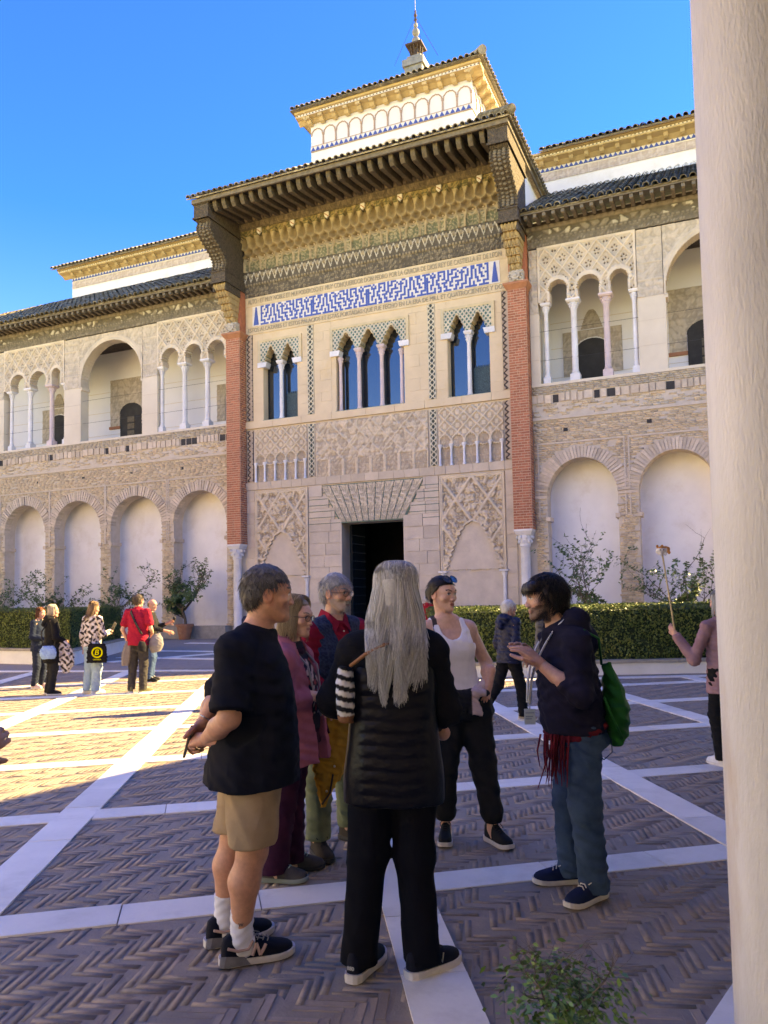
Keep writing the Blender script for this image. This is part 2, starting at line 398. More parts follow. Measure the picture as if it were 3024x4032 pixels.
# ---------------------------------------------------------------- lemon trees and pots
M_bark = mat('lemon bark', (.16,.12,.085), (.09,.07,.05), rough=.9, scale=25, bump=.004)
M_lemon = mat('lemon leaf', (1,1,1), attr='Col', amt=.2, rough=.45, scale=12, spec=.45)
M_terra = mat('terracotta', (.42,.19,.10), (.30,.13,.075), rough=.85, scale=8, bump=.003, c3=(.45,.36,.28), s3=3, t3=(.58,.8))
def shrub(loc, h, spread, nl, label, cat='lemon tree', name='lemon_tree', trunk_h=.55, seed=1, lsz=.085, z0=0., trunk_r=.045, group=None, pal=None, lean=(0,0)):
    r = np.random.default_rng(seed); t = thing(name, label, cat, loc=(loc[0],loc[1],z0), group=group)
    tr = MB(); tips = []
    def grow(p, d, L, rr, lev):
        pts = [p]; q = np.array(p, float); dd = np.array(d, float); k = 5
        for i in range(k):
            dd = dd+r.normal(0,.16,3)+np.array([0,0,.05]); dd /= np.linalg.norm(dd); q = q+dd*L/k; pts.append(tuple(q))
        tr.tube(pts, [rr*(1-.55*i/k) for i in range(k+1)], 6 if lev < 2 else 4)
        if lev >= 2 or (lev == 1 and r.random() < .2): tips.append(np.array(pts[1:]))
        elif lev == 1: tips.append(np.array(pts[3:]))
        if lev < 3:
            for _ in range({0:6,1:4,2:3}[lev]):
                s = r.integers(2,k+1); a = r.uniform(0,2*math.pi); el = r.uniform(.15,.9)
                nd = np.array([math.cos(a)*spread*1.6, math.sin(a)*spread*1.6, el]); nd /= np.linalg.norm(nd)
                grow(pts[s], nd*.75+dd*.4, L*r.uniform(.5,.8), rr*.5, lev+1)
    crown = h-trunk_h
    grow((0,0,-.1), (lean[0],lean[1],1), trunk_h+.15, trunk_r, 0)
    if name != 'potted_shrub':
        for _ in range(4):
            a = r.uniform(0,2*math.pi); nd = np.array([math.cos(a)*spread, math.sin(a)*spread, r.uniform(.6,1.1)]); nd /= np.linalg.norm(nd)
            grow((lean[0]*trunk_h,lean[1]*trunk_h,trunk_h*.8), nd, crown*r.uniform(.55,.85), trunk_r*.55, 1)
    tr.build('trunk', M_bark, t, smooth=True)
    T = np.concatenate(tips); k = nl
    P = T[r.integers(0,len(T),k)]+r.normal(0,.045,(k,3))
    P = P[(P[:,2] > trunk_h*.55) & (P[:,2] < h*1.08)]; k = len(P)
    N = P-np.array([0,0,h*.45]); N /= np.linalg.norm(N,axis=1)[:,None]; N += np.array([0,0,.6]); N /= np.linalg.norm(N,axis=1)[:,None]
    pl = np.array(pal if pal is not None else [(.055,.11,.025),(.08,.145,.034),(.11,.18,.045),(.045,.09,.025),(.15,.21,.06)])
    V,F,Cc = leaf_quads(P, N, lsz, lsz*.52, pl[r.integers(0,len(pl),k)])
    link('crown', npmesh('crown', V, F, M_lemon, Cc), t)
    return t
def pot(loc, r, h, label, z0=0.):
    t = thing('terracotta_pot', label, 'pot', loc=(loc[0],loc[1],z0))
    b = MB(); b.lathe([(r*.62,0),(r*.66,.02),(r*.92,h*.80),(r*.93,h*.82),(r*1.05,h*.84),(r*1.08,h*.97),(r*1.02,h),(r*.88,h),(r*.85,h*.90),(0.01,h*.88)], n=28); b.build('pot_body', M_terra, t, angle=40)
    d = MB(); d.lathe([(r*.86,h*.885),(r*.4,h*.915),(.01,h*.92)], n=20, cap=False); d.build('soil', M_dirt, t, smooth=True)
    return t
# ================================================================== PALACE (facade frame: x along the front, -y towards the courtyard)
FA = math.atan2(3080, 7170); FO = (-.459, 31.297)
cA, sA = math.cos(FA), math.sin(FA)
def fw(x, y, z=0.): return (FO[0]+cA*x+sA*y, FO[1]-sA*x+cA*y, z)
def fthing(name, label, cat, group=None): return thing(name, label, cat, loc=(FO[0],FO[1],0), rotz=-FA, group=group)
M_lime = mat('ochre limestone', (.70,.55,.36), (.61,.475,.31), rough=.9, scale=1.1, bump=.006, bscale=14, c3=(.62,.44,.22), s3=.5, t3=(.55,.75))
M_ash = mat('weathered ashlar', (.60,.50,.385), (.49,.405,.315), rough=.92, scale=1.8, bump=.010, bscale=12, rnd=.09, c3=(.52,.38,.30), s3=.7, t3=(.58,.75))
M_stuc = mat('carved plaster', (1,1,1), attr='Col', amt=.22, rough=.92, scale=2.2, bump=.006, bscale=38)
M_plast = mat('cream render', (.68,.585,.45), (.61,.52,.40), rough=.9, scale=1.2, bump=.003, bscale=10)
M_whw = mat('white gallery wall', (.84,.82,.80), (.78,.76,.745), rough=.9, scale=.7, bump=.002, bscale=6)
M_obrick = mat('old wall brick', (1,1,1), attr='Col', amt=.20, rough=.95, scale=7, bump=.004, bscale=30)
M_omort = mat('old lime mortar', (.60,.50,.385), (.51,.42,.32), rough=.95, scale=4, bump=.006, bscale=20)
M_vous = mat('arch brick', (.62,.50,.37), (.50,.40,.295), rough=.95, scale=7, bump=.01, bscale=30, rnd=.20)
M_rbrick = mat('red pillar brick', (.46,.165,.09), (.35,.115,.065), rough=.85, scale=9, bump=.004, bscale=40, rnd=.18)
M_rbrickA = mat('red pillar brick mass', (1,1,1), attr='Col', amt=.2, rough=.85, scale=9, bump=.004, bscale=40)
M_rmort = mat('pillar mortar', (.58,.38,.26), (.50,.31,.21), rough=.9, scale=10)
M_col = mat('column marble', (.74,.72,.70), (.60,.585,.57), rough=.5, scale=2.6, bump=.002, bscale=20, rnd=.07)
M_colp = mat('pink column marble', (.66,.53,.50), (.56,.44,.42), rough=.5, scale=4, bump=.002, rnd=.07)
M_wood = mat('old carved cedar', (.115,.085,.060), (.060,.046,.035), rough=.85, scale=6, bump=.03, bscale=22)
M_woodA = mat('painted cedar carving', (1,1,1), attr='Col', amt=.35, rough=.88, scale=5, bump=.008, bscale=40)
M_tile = mat('roof tile', (.33,.29,.22), (.17,.155,.125), rough=.95, spec=.1, scale=5, bump=.006, rnd=.22, c3=(.58,.54,.42), s3=2.2, t3=(.56,.7))
M_gtile = mat('mossy green roof tile', (.20,.165,.10), (.115,.095,.06), rough=.95, spec=.08, scale=5, bump=.008, rnd=.2, c3=(.46,.40,.28), s3=2.5, t3=(.52,.7))
M_yel = mat('yellow ochre cornice', (.55,.415,.235), (.45,.335,.185), rough=.85, scale=3, bump=.004, bscale=20)
M_pink = mat('pinkish relief plaster', (1,1,1), attr='Col', amt=.2, rough=.9, scale=4, bump=.004, bscale=30)
M_blue = mat('cobalt glazed tile', (.055,.10,.34), (.04,.075,.27), rough=.3, scale=12, spec=.5)
M_wtile = mat('white glazed tile', (.72,.68,.62), (.62,.56,.50), rough=.4, scale=6, spec=.5)
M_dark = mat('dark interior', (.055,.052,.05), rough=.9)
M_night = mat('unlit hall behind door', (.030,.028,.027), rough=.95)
M_stud = mat('iron studs', (.10,.10,.11), rough=.5, metal=.7)
M_gdoor = mat('blackened green door', (.014,.02,.02), (.008,.012,.013), rough=.5, scale=8)
M_redt = mat('terracotta moulding', (.45,.20,.11), (.35,.15,.085), rough=.9, scale=6)
M_text = mat('gothic lettering stone', (.40,.345,.25), (.32,.275,.20), rough=.9, scale=8)
M_glass = bpy.data.materials.new('window glass'); M_glass.use_nodes = True
_b = M_glass.node_tree.nodes['Principled BSDF']; _b.inputs['Base Color'].default_value = (.012,.017,.022,1); _b.inputs['Roughness'].default_value = .03; _b.inputs['IOR'].default_value = 1.6
_b.inputs['Specular IOR Level'].default_value = 1.0; _b.inputs['Coat Weight'].default_value = .35; _b.inputs['Coat Roughness'].default_value = .03
STONE = np.array((.56,.44,.29)); PLAS = np.array((.52,.44,.33)); GREYP = np.array((.63,.53,.405)); PIT_SHADE = np.array((.12,.085,.07))
def mixc(a, b, t): t = np.clip(t,0,1)[...,None]; return np.asarray(a)*(1-t)+np.asarray(b)*t
def sst(a, b, x): t = np.clip((x-a)/(b-a),0,1); return t*t*(3-2*t)
def nz(x, z, s=0):
    return (np.sin(x*3.1+1.7*np.sin(z*2.3+s)+s)+np.sin(z*3.7+1.9*np.sin(x*2.9-s)+2*s)+.6*np.sin((x+z)*6.1+1.3*np.sin((x-z)*5.2)))/2.6
def foliage(X, Z, k=9., amp=.03):
    """scrolling leafwork relief, 0..amp"""
    a = np.sin(k*X+1.9*np.sin(.6*k*Z)+.8*np.sin(1.7*k*X))*np.sin(k*Z+1.9*np.sin(.6*k*X)); b = np.sin(2.1*k*(X+Z)+1.5*np.sin(1.3*k*Z))*np.sin(2.1*k*(X-Z))
    return amp*(sst(-.12,.18,a)*.6+sst(0,.3,b)*.4)
def lattice(X, Z, px, pz, wd=.14):
    """1 on the ribs of a rhombic net"""
    a = X/px+Z/pz; b = X/px-Z/pz; da = np.abs(a-np.round(a)); db = np.abs(b-np.round(b)); return np.maximum(sst(wd,wd*.4,da), sst(wd,wd*.4,db)), a, b

def bricks(x0, x1, z0, z1, hole, parent, name, y=0., L=.27, hgt=.080, gap=.020, pal=None, jit=.007, seed=3, drop=.03, m=None, proud=.03):
    """running-bond brickwork (one mesh), bricks inside hole(x,z) left out"""
    r = np.random.default_rng(seed); C, S = [], []
    z = z0; row = 0
    while z < z1-.04:
        x = x0-(row % 2)*L*.5+r.uniform(-.03,.03)
        while x < x1:
            e = x+L*r.uniform(.85,1.12); a = max(x,x0)+gap/2; b = min(e,x1)-gap/2
            if b-a > .05 and r.random() > drop: C.append(((a+b)/2, y+.0, z+hgt/2)); S.append(((b-a)/2, proud, (hgt-gap)/2))
            x = e
        z += hgt; row += 1
    C = np.array(C); S = np.array(S)
    if hole is not None:
        k = ~(hole(C[:,0],C[:,2]) | hole(C[:,0]-S[:,0]*.6,C[:,2]) | hole(C[:,0]+S[:,0]*.6,C[:,2])); C, S = C[k], S[k]
    n = len(C); S[:,1] = proud+r.normal(0,jit,n)
    base = np.array([(-1,1,-1),(1,1,-1),(1,-1,-1),(-1,-1,-1),(-1,1,1),(1,1,1),(1,-1,1),(-1,-1,1)], float)
    V = base[None]*S[:,None,:]; V += r.normal(0,.004,V.shape); V = V+C[:,None,:]
    f5 = np.array([(3,2,6,7),(2,1,5,6),(0,3,7,4),(7,6,5,4),(0,1,2,3)])
    F = (f5[None]+8*np.arange(n)[:,None,None]).reshape(-1,4)
    pal = np.array(pal if pal is not None else [(.66,.52,.355),(.60,.47,.32),(.70,.56,.385),(.64,.485,.325),(.56,.44,.30),(.68,.51,.335)])
    cc = pal[r.integers(0,len(pal),n)]*r.uniform(.88,1.1,(n,1))
    return link(name, npmesh(name, V.reshape(-1,3), F, m or M_obrick, np.repeat(cc,8,0)), parent, kind='stuff')

def arch_top(x, xl, xr, zs, za):
    """intrados of a stilted round arch"""
    c = (xl+xr)/2; r = (xr-xl)/2; q = np.clip(1-((x-c)/r)**2,0,1); return zs+(za-zs)*np.sqrt(q)
def wall_with_arches(parent, name, x0, x1, z0, z1, ops, y, th, m, seg=28):
    """flat wall pierced by arched openings (xl,xr,zbase,zspring,zapex), with jambs and intrados"""
    b = MB(); xs = x0
    for xl, xr, zb, zs, za in sorted(ops):
        b.add([(xs,y,z0),(xl,y,z0),(xl,y,z1),(xs,y,z1)], [(0,1,2,3)])
        if zb > z0: b.add([(xl,y,z0),(xr,y,z0),(xr,y,zb),(xl,y,zb),(xl,y+th,zb),(xr,y+th,zb)], [(0,1,2,3),(3,2,5,4)])
        t = np.linspace(0,math.pi,seg+1); ax = (xl+xr)/2-(xr-xl)/2*np.cos(t); az = zs+(za-zs)*np.sin(t)
        for i in range(seg):
            b.add([(ax[i],y,az[i]),(ax[i+1],y,az[i+1]),(ax[i+1],y,z1),(ax[i],y,z1),(ax[i],y+th,az[i]),(ax[i+1],y+th,az[i+1])], [(0,1,2,3),(1,0,4,5)])
        b.add([(xl,y,zb),(xl,y+th,zb),(xl,y+th,zs),(xl,y,zs)], [(0,1,2,3)]); b.add([(xr,y,zb),(xr,y+th,zb),(xr,y+th,zs),(xr,y,zs)], [(3,2,1,0)])
        xs = xr
    b.add([(xs,y,z0),(x1,y,z0),(x1,y,z1),(xs,y,z1)], [(0,1,2,3)])
    return b.build(name, m, parent)
def column(parent, x, y, z0, z1, r, m=None, plinth=.26, cap=.36, impost=True, n=14, name='column', capw=None):
    """marble shaft with plinth, base ring, leafy capital and impost block"""
    m = m or M_col; cw = capw or r*1.95
    s = MB(); zc = z1-cap
    s.lathe([(r*1.06,z0+plinth+.10),(r*1.0,z0+plinth+.2),(r*1.0,(z0+zc)/2),(r*.92,zc-.05),(r*1.02,zc-.03),(r*1.02,zc)], x, y, n); o = s.build(name, m, parent, angle=50)
    if plinth:
        b = MB(); q = r*1.5; b.prismz([(x-q,y-q),(x+q,y-q),(x+q,y+q),(x-q,y+q)], z0, z0+plinth)
        b.lathe([(r*1.42,z0+plinth),(r*1.48,z0+plinth+.03),(r*1.15,z0+plinth+.06),(r*1.25,z0+plinth+.085),(r*1.05,z0+plinth+.11)], x, y, n); b.build('column_base', m, o, angle=40)
    c = MB(); h = cap*.68 if impost else cap
    prof = [(r*1.0,zc),(r*1.15,zc+.02),(r*1.08,zc+h*.2),(r*1.25,zc+h*.45),(r*1.5,zc+h*.8),(r*1.35,zc+h)]
    c.lathe(prof, x, y, 12)
    for lev, (zz, rr) in enumerate(((zc+h*.42,r*1.32),(zc+h*.80,r*1.6))):
        for k in range(8):
            a = 2*math.pi*(k+.5*lev)/8; c.sphere((x+rr*math.cos(a), y+rr*math.sin(a), zz), (r*.24,r*.24,h*.17), 6, 4)
    c.build('capital', m, o, angle=50)
    if impost:
        q = MB(); w0 = cw*.86; w1 = cw*1.12; q.add([(x-w0,y-w0,zc+h),(x+w0,y-w0,zc+h),(x+w0,y+w0,zc+h),(x-w0,y+w0,zc+h),(x-w1,y-w1,z1-.06),(x+w1,y-w1,z1-.06),(x+w1,y+w1,z1-.06),(x-w1,y+w1,z1-.06),(x-w1,y-w1,z1),(x+w1,y-w1,z1),(x+w1,y+w1,z1),(x-w1,y+w1,z1)],
            [(0,1,5,4),(1,2,6,5),(2,3,7,6),(3,0,4,7),(4,5,9,8),(5,6,10,9),(6,7,11,10),(7,4,8,11),(8,9,10,11),(3,2,1,0)]); q.build('impost', m, o)
    return o

# ---- barrel roof tiles
def tile_mesh(name, r, L, m):
    b = MB(); n = 8
    for (y, rr) in ((0,r),(L,r*.86)):
        for i in range(n+1): a = math.pi*i/n; b.v.append((-rr*math.cos(a), y, rr*math.sin(a)))
    for (y, rr) in ((0,r*.80),(L,r*.68)):
        for i in range(n+1): a = math.pi*i/n; b.v.append((-rr*math.cos(a), y, rr*math.sin(a)))
    k = n+1
    for i in range(n): b.f += [(i,i+1,k+i+1,k+i),(2*k+i+1,2*k+i,3*k+i,3*k+i+1),(i+1,i,2*k+i,2*k+i+1)]
    b.mi = [0]*len(b.f); return b.mesh(name, m, smooth=False)
def tiled_roof(parent, a, b, up, length, pitch, r, m, ha=0., hb=0.):
    """tiles from eave line a->b, running uphill along unit vector up; first row single tiles, the rows above one mesh"""
    a = Vector(a); b = Vector(b); d = (b-a); L = d.length; d.normalize(); up = Vector(up).normalized(); nrm = d.cross(up).normalized()
    if nrm.z < 0: nrm = -nrm
    n = int(L/pitch); me = tile_mesh('roof_tile', r, .42, m)
    ey = up; ex = ey.cross(nrm).normalized()
    Rm = Matrix((ex, ey, nrm)).transposed().to_4x4()
    s = MB(); s.add([tuple(a-nrm*.0), tuple(b), tuple(b+up*length-d*hb*length), tuple(a+up*length+d*ha*length), tuple(a-nrm*.05), tuple(b-nrm*.05), tuple(b+up*length-d*hb*length-nrm*.05), tuple(a+up*length+d*ha*length-nrm*.05)], [(0,1,2,3),(4,5,1,0),(7,6,5,4),(3,7,4,0),(1,5,6,2)])
    roof = s.build('roof', m, parent)
    for i in range(n+1):
        p = a+d*(pitch*(i+.5)*L/(n+1)/pitch)
        o = link('roof_tile', me, roof); o.matrix_local = Matrix.Translation(p-up*.06+nrm*(.03+random.gauss(0,.008))) @ Rm @ Matrix.Rotation(random.gauss(0,.03),4,'Z') @ Matrix.Rotation(random.gauss(0,.02),4,'X')
    # pans (concave) and the rows above
    mm = MB(); rows = int(length/.36)
    for i in range(n+1):
        p = a+d*((i+.5)*L/(n+1))
        cl = (i+.5)*L/(n+1); mxl = min(length, cl/ha if ha else 99, (L-cl)/hb if hb else 99)
        for k in range(1, int(mxl/.36)):
            q = p+up*(.36*k)+nrm*(.035+random.gauss(0,.008)); r0 = r*random.uniform(.95,1.05)
            o = len(mm.v)
            for t, rr in ((0,r0),(.40,r0*.86)):
                for j in range(6): an = math.pi*j/5; mm.v.append(tuple(q+up*t+ex*(-rr*math.cos(an))+nrm*(rr*math.sin(an))))
            mm.f += [(o+j,o+j+1,o+6+j+1,o+6+j) for j in range(5)]; mm.mi += [0]*5
        q = p+d*(pitch*.5)-up*.03; o = len(mm.v)
        for t in (0,mxl):
            for j in range(6): an = math.pi*j/5; mm.v.append(tuple(q+up*t+ex*(-r*.95*math.cos(an))+nrm*(-r*.55*math.sin(an)+.03)))
        mm.f += [(o+j+1,o+j,o+6+j,o+6+j+1) for j in range(5)]; mm.mi += [0]*5
    mm.build('tile_courses', m, roof, smooth=True, kind='stuff')
    return roof

# ---------------------------------------------------------------- the two gallery wings
def lobed_mask(cols, zs, zap, wcol=.17):
    """openings between columns: stilted, slightly horseshoe arches"""
    def inside(X, Z):
        r_ = np.zeros(X.shape, bool)
        for a, b in zip(cols[:-1], cols[1:]):
            c = (a+b)/2; h = (b-a)/2-wcol; ha = zap-zs
            zc = zap-h*1.0
            q = ((X-c)/(h*(1+.07*np.cos(26*np.arctan2(Z-zc,X-c)))))**2+((Z-zc)/(h*1.02))**2 < 1
            leg = (np.abs(X-c) < h*.90) & (Z < zc)
            r_ |= (q & (Z > zc-.22*h)) | leg
        return r_
    return inside
def sebka_panel(parent, x0, x1, z0, z1, cols, zs, zap, y, th):
    ins = lobed_mask(cols, zs, zap); insb = lobed_mask(cols, zs, zap+.17, .06)
    pxx, pzz = .62, .80
    def hf(X, Z):
        rib, a, b = lattice(X-x0, Z-z0, pxx, pzz, .085)
        fa = a-np.floor(a)-.5; fb = b-np.floor(b)-.5
        u = (fa+fb)*.5*1.6; v = (fa-fb)*.5*1.6; rr = np.hypot(u,v); th_ = np.arctan2(u,v)
        pet = np.cos(5*th_); hole = ((rr > .15) & (rr < .29) & (pet > .35))
        h = .07*rib+.012*np.sin(th_*5)*(rr < .4)-.10*hole*(rib < .1)
        band = insb(X,Z); h = np.where(band, .045+.01*np.sin(30*np.hypot(X,Z)), h)
        edge = (X < x0+.09) | (X > x1-.09) | (Z > z1-.08); return np.where(edge & ~band, .04, h)
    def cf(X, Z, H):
        return mixc(GREYP*1.0, PIT_SHADE, sst(-.03,-.07,H))*(1+.06*nz(X,Z)[...,None])*np.where(H > .03, 1.14, .93)[...,None]  # pit shade and lighter ribs are put into the plaster colour
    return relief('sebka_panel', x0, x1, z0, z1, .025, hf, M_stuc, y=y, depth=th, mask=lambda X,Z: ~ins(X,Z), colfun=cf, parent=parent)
def frieze_col(base, dark, paint, lo, hi):
    def f(X, Z, H): return mixc(mixc(dark, base, sst(lo,hi,H)), paint, (H < lo)*.6)*(1+.10*nz(X*1.3,Z*1.3)[...,None])
    return f
def wing(label, name, xa, xb, arches, triples, bigs, piers, x_upper, side):
    t = fthing(name, label, 'palace wing')
    # --- ground floor: brick arcade
    ops = [(l,r_,0.,5.15,6.55) for l, r_ in arches]
    wall_with_arches(t, 'arcade_wall', xa, xb, 0, 9.36, ops, 0., .62, M_omort)
    def hole(X, Z):
        r_ = np.zeros(np.shape(X), bool)
        for l, rr in arches:
            c = (l+rr)/2; h = (rr-l)/2
            r_ |= (np.abs(X-c) < h+.01) & (Z < 5.15)
            r_ |= (((X-c)/(h+.50))**2+((Z-5.05)/(1.5+.46))**2 < 1) & (Z > 5.05)
        return r_
    bricks(xa, xb, 0, 8.02, hole, t, 'brickwork', seed=int(abs(xa)*7), drop=.035)
    bricks(xa, xb, 8.16, 8.62, None, t, 'brickwork', y=.02, seed=5, drop=.10, jit=.02)
    bricks(xa, xb, 8.98, 9.30, None, t, 'brickwork', y=-.01, seed=9, drop=.02, jit=.006, pal=[(.50,.42,.31),(.46,.385,.285),(.53,.44,.325)])
    # row of dentils; solid dark blocks painted as the shade in putlog gaps
    r = np.random.default_rng(int(abs(xb)*3)); x = xa
    dnm = MB(); dnm.box(0,0,0,1,.13,1); dnm = dnm.mesh('dentil', M_vous); dkm = MB(); dkm.box(0,0,0,1,.06,1); dkm = dkm.mesh('putlog_shade_block', M_dark)
    while x < xb-.2:
        w_ = r.uniform(.14,.30)
        if r.random() < (.74 if side > 0 else .82): link('dentil', dnm, t, loc=(x,-.05-r.uniform(0,.03),8.64+r.uniform(0,.05)), scale=(w_,1,.30))
        else: link('putlog_shade_block', dkm, t, loc=(x,-.012,8.66), scale=(w_,1,.29))
        x += w_+r.uniform(.02,.07)
    st = MB(); st.box(xa, -.07, 8.03, xb, .05, 8.15); st.build('string_course', M_omort, t)
    for hx in np.arange(xa+1.1, xb, 2.9):
        hb = MB(); hb.box(hx, -.035, 7.55, hx+.16, .05, 7.68); hb.build('beam_shade_block', M_dark, t)  # solid dark block painted as the shade inside a beam socket
    for l, rr in arches:
        c = (l+rr)/2; h = (rr-l)/2
        if c < -22 or c > 14: continue
        al = MB(); al.box(l-.30, -.055, 7.12, rr+.30, .02, 7.18); al.box(l-.30,-.05,4.4,l-.25,.02,7.12); al.box(rr+.25,-.05,4.4,rr+.30,.02,7.12); al.build('arch_surround', M_omort, t)
        nv = 40; vb = MB(); vb.add([(-.05,-.05,0),(.05,-.05,0),(.062,-.05,.44),(-.062,-.05,.44),(-.05,.3,0),(.05,.3,0),(.062,.3,.44),(-.062,.3,.44)], [(0,1,2,3),(1,5,6,2),(4,0,3,7),(3,2,6,7),(1,0,4,5)])
        vme = vb.mesh('voussoir', M_vous)
        for k in range(nv):
            a = math.pi*(k+.5)/nv; px_ = c-h*math.cos(a); pz_ = 5.12+1.43*math.sin(a)
            # normal of the ellipse
            nx_, nz_ = -math.cos(a)/h, math.sin(a)/1.43; q = math.atan2(nx_, nz_)
            link('voussoir', vme, t, loc=(px_, r.normal(0,.012), pz_), rot=(0, q+r.normal(0,.02), 0), scale=(r.uniform(.78,.96),1,r.uniform(.92,1.05)))
        for sx, e in ((l,1),(rr,-1)):
            im = MB(); im.box(min(sx-e*.06,sx+e*.10), -.06, 4.30, max(sx-e*.06,sx+e*.10), .62, 4.46); im.build('impost', M_vous, t)
        # white niche with rounded inner corners
        NB_ = .66; nb = MB(); pr = [(l-.3,.60),(l-.3,.62)]; cr = .45
        for k in range(7): q = math.pi/2*k/6; pr.append((l-.3+cr-cr*math.cos(q), NB_+cr*math.sin(q)))
        for k in range(7): q = math.pi/2*k/6; pr.append((rr+.3-cr+cr*math.sin(q), NB_+cr*math.cos(q)))
        pr += [(rr+.3,.62)]
        for i in range(len(pr)-1): (x0_,y0_),(x1_,y1_) = pr[i],pr[i+1]; nb.add([(x0_,y0_,0),(x1_,y1_,0),(x1_,y1_,7.2),(x0_,y0_,7.2)], [(0,1,2,3)])
        nb.add([(l-.3,.6,7.2),(rr+.3,.6,7.2),(rr+.3,2,7.2),(l-.3,2,7.2)], [(0,1,2,3)])
        nb.build('niche', M_white, t, smooth=True)
    # --- gallery
    G0, G1 = 9.36, 14.55
    bk = MB(); bk.box(xa,2.9,9.0,xb,3.1,15.2); bk.build('gallery_back_wall', M_whw, t)
    fl = MB(); fl.box(xa,.05,9.0,xb,2.9,9.33); fl.build('gallery_floor', M_plast, t)
    ce = MB(); ce.box(xa,.5,14.7,xb,2.9,14.85); ce.build('gallery_ceiling', M_wood, t)
    for xe in (xa,xb-.1): e_ = MB(); e_.box(xe,.3,9.0,xe+.1,2.95,15); e_.build('gallery_end_wall', M_whw, t)
    si = MB(); si.box(xa,-.06,9.30,xb,.5,9.40); si.build('gallery_sill', M_plast, t)
    lw = MB()
    for zz in (10.35,11.55,12.6): lw.box(xa+.2,2.885,zz,xb-.2,2.905,zz+.018)
    lw.build('wall_joint', M_plast, t)
    wr = MB()
    for zz in (10.3,11.4): wr.tube([(xa,.1,zz),(xb,.1,zz)], .007, 4)
    wr.build('gallery_wire', M_stud, t)
    for (p0,p1) in piers:
        b = MB(); b.box(p0,-.02,9.4,p1,.48,12.05); b.build('pier', M_plast, t)
        jm = MB()
        for zz in (10.3,11.2): jm.box(p0-.002,-.026,zz,p1+.002,.1,zz+.02)
        jm.build('pier_joint', M_ash, t)
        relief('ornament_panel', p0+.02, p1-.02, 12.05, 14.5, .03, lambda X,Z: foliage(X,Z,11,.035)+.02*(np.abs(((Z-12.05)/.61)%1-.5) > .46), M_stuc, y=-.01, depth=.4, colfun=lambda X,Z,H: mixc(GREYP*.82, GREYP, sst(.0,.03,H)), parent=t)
    for cols, x0, x1 in triples:
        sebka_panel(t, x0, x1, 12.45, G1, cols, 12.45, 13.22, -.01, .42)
        for i, cx in enumerate(cols):
            half = i in (0, len(cols)-1)
            pk = (i*7+int(abs(cx)*10)) % 5 == 2
            column(t, cx+(.02 if i == 0 else -.02 if half else 0), .18, 9.40, 12.45, .115 if not half else .085, m=M_colp if pk else M_col)
        # carved doorway frame on the back wall
        c = {-21:-19.7,-11:-8.3,7:8.45}[int(math.floor(x0)) if x0 < 0 else 7]
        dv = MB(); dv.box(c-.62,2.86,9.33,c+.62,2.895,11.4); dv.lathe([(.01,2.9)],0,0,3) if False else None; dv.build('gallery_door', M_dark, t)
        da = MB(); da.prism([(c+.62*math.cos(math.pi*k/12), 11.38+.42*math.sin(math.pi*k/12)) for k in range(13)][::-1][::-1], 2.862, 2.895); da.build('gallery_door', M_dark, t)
        def dm(X, Z, c=c): return ~((np.abs(X-c) < .66) & (Z < 11.4)) & ~((((X-c)/(.66+.03*np.cos(40*X)))**2+((Z-11.4)/.46)**2 < 1)) & ((Z > 10.35) | (np.abs(X-c) < .68)) & ((np.abs(X-c) < .9) | (np.abs(X-c) > .92))
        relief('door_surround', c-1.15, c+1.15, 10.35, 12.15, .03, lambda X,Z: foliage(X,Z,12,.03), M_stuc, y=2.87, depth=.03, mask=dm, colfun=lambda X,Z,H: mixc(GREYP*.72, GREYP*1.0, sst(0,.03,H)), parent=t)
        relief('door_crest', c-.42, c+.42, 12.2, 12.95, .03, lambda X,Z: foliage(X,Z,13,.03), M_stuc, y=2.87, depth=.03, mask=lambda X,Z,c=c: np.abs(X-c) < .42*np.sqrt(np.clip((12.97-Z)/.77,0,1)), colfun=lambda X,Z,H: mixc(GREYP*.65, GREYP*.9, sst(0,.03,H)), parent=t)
    for l, rr in bigs:
        c = (l+rr)/2; h = (rr-l)/2; zc = 14.12-h+.02
        ins = lambda X, Z, c=c, h=h, zc=zc: ((np.abs(X-c) < h-.02) & (Z < 12.0)) | ((((X-c)/(h-.06))**2+((Z-zc)/(h-.02))**2 < 1) & (Z >= 12.0))
        def hf(X, Z, c=c, h=h, zc=zc):
            rr_ = np.hypot(X-c,(Z-zc)*(h-.06)/(h-.02)); b = (rr_ < h+.18)
            return np.where(b, .045+.012*np.cos((rr_-h)*60), foliage(X,Z,10,.035))*(Z > 12.0)
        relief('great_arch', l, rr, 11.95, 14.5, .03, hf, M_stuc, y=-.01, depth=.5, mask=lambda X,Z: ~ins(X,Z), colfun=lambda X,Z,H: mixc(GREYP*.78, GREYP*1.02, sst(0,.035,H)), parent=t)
        # deep jambs below the great arch: cream reveal and impost corbels
        for sx, e in ((l,1),(rr,-1)):
            b = MB(); b.box(min(sx,sx+e*.04),-.012,9.4,max(sx,sx+e*.04),.5,12.0); b.build('reveal', M_plast, t)
            q = MB(); q.box(min(sx-e*.02,sx+e*.12),-.03,11.92,max(sx-e*.02,sx+e*.12),.52,12.06); q.build('impost', M_plast, t)
        # tall arched portal on the back wall, seen to one side
        d0 = c-1.55 if c < 0 else c-.8
        relief('door_surround', d0-1.1, d0+1.5, 10.75, 13.2, .03, lambda X,Z: foliage(X,Z,9,.035), M_stuc, y=2.86, depth=.04, mask=lambda X,Z,d0=d0: ~((np.abs(X-d0-.25) < .72) & (Z < 11.35)) & ~((((X-d0-.25)/.74)**2+((Z-11.35)/.55)**2) < 1), colfun=lambda X,Z,H: mixc(GREYP*.72, GREYP*.98, sst(0,.03,H)), parent=t)
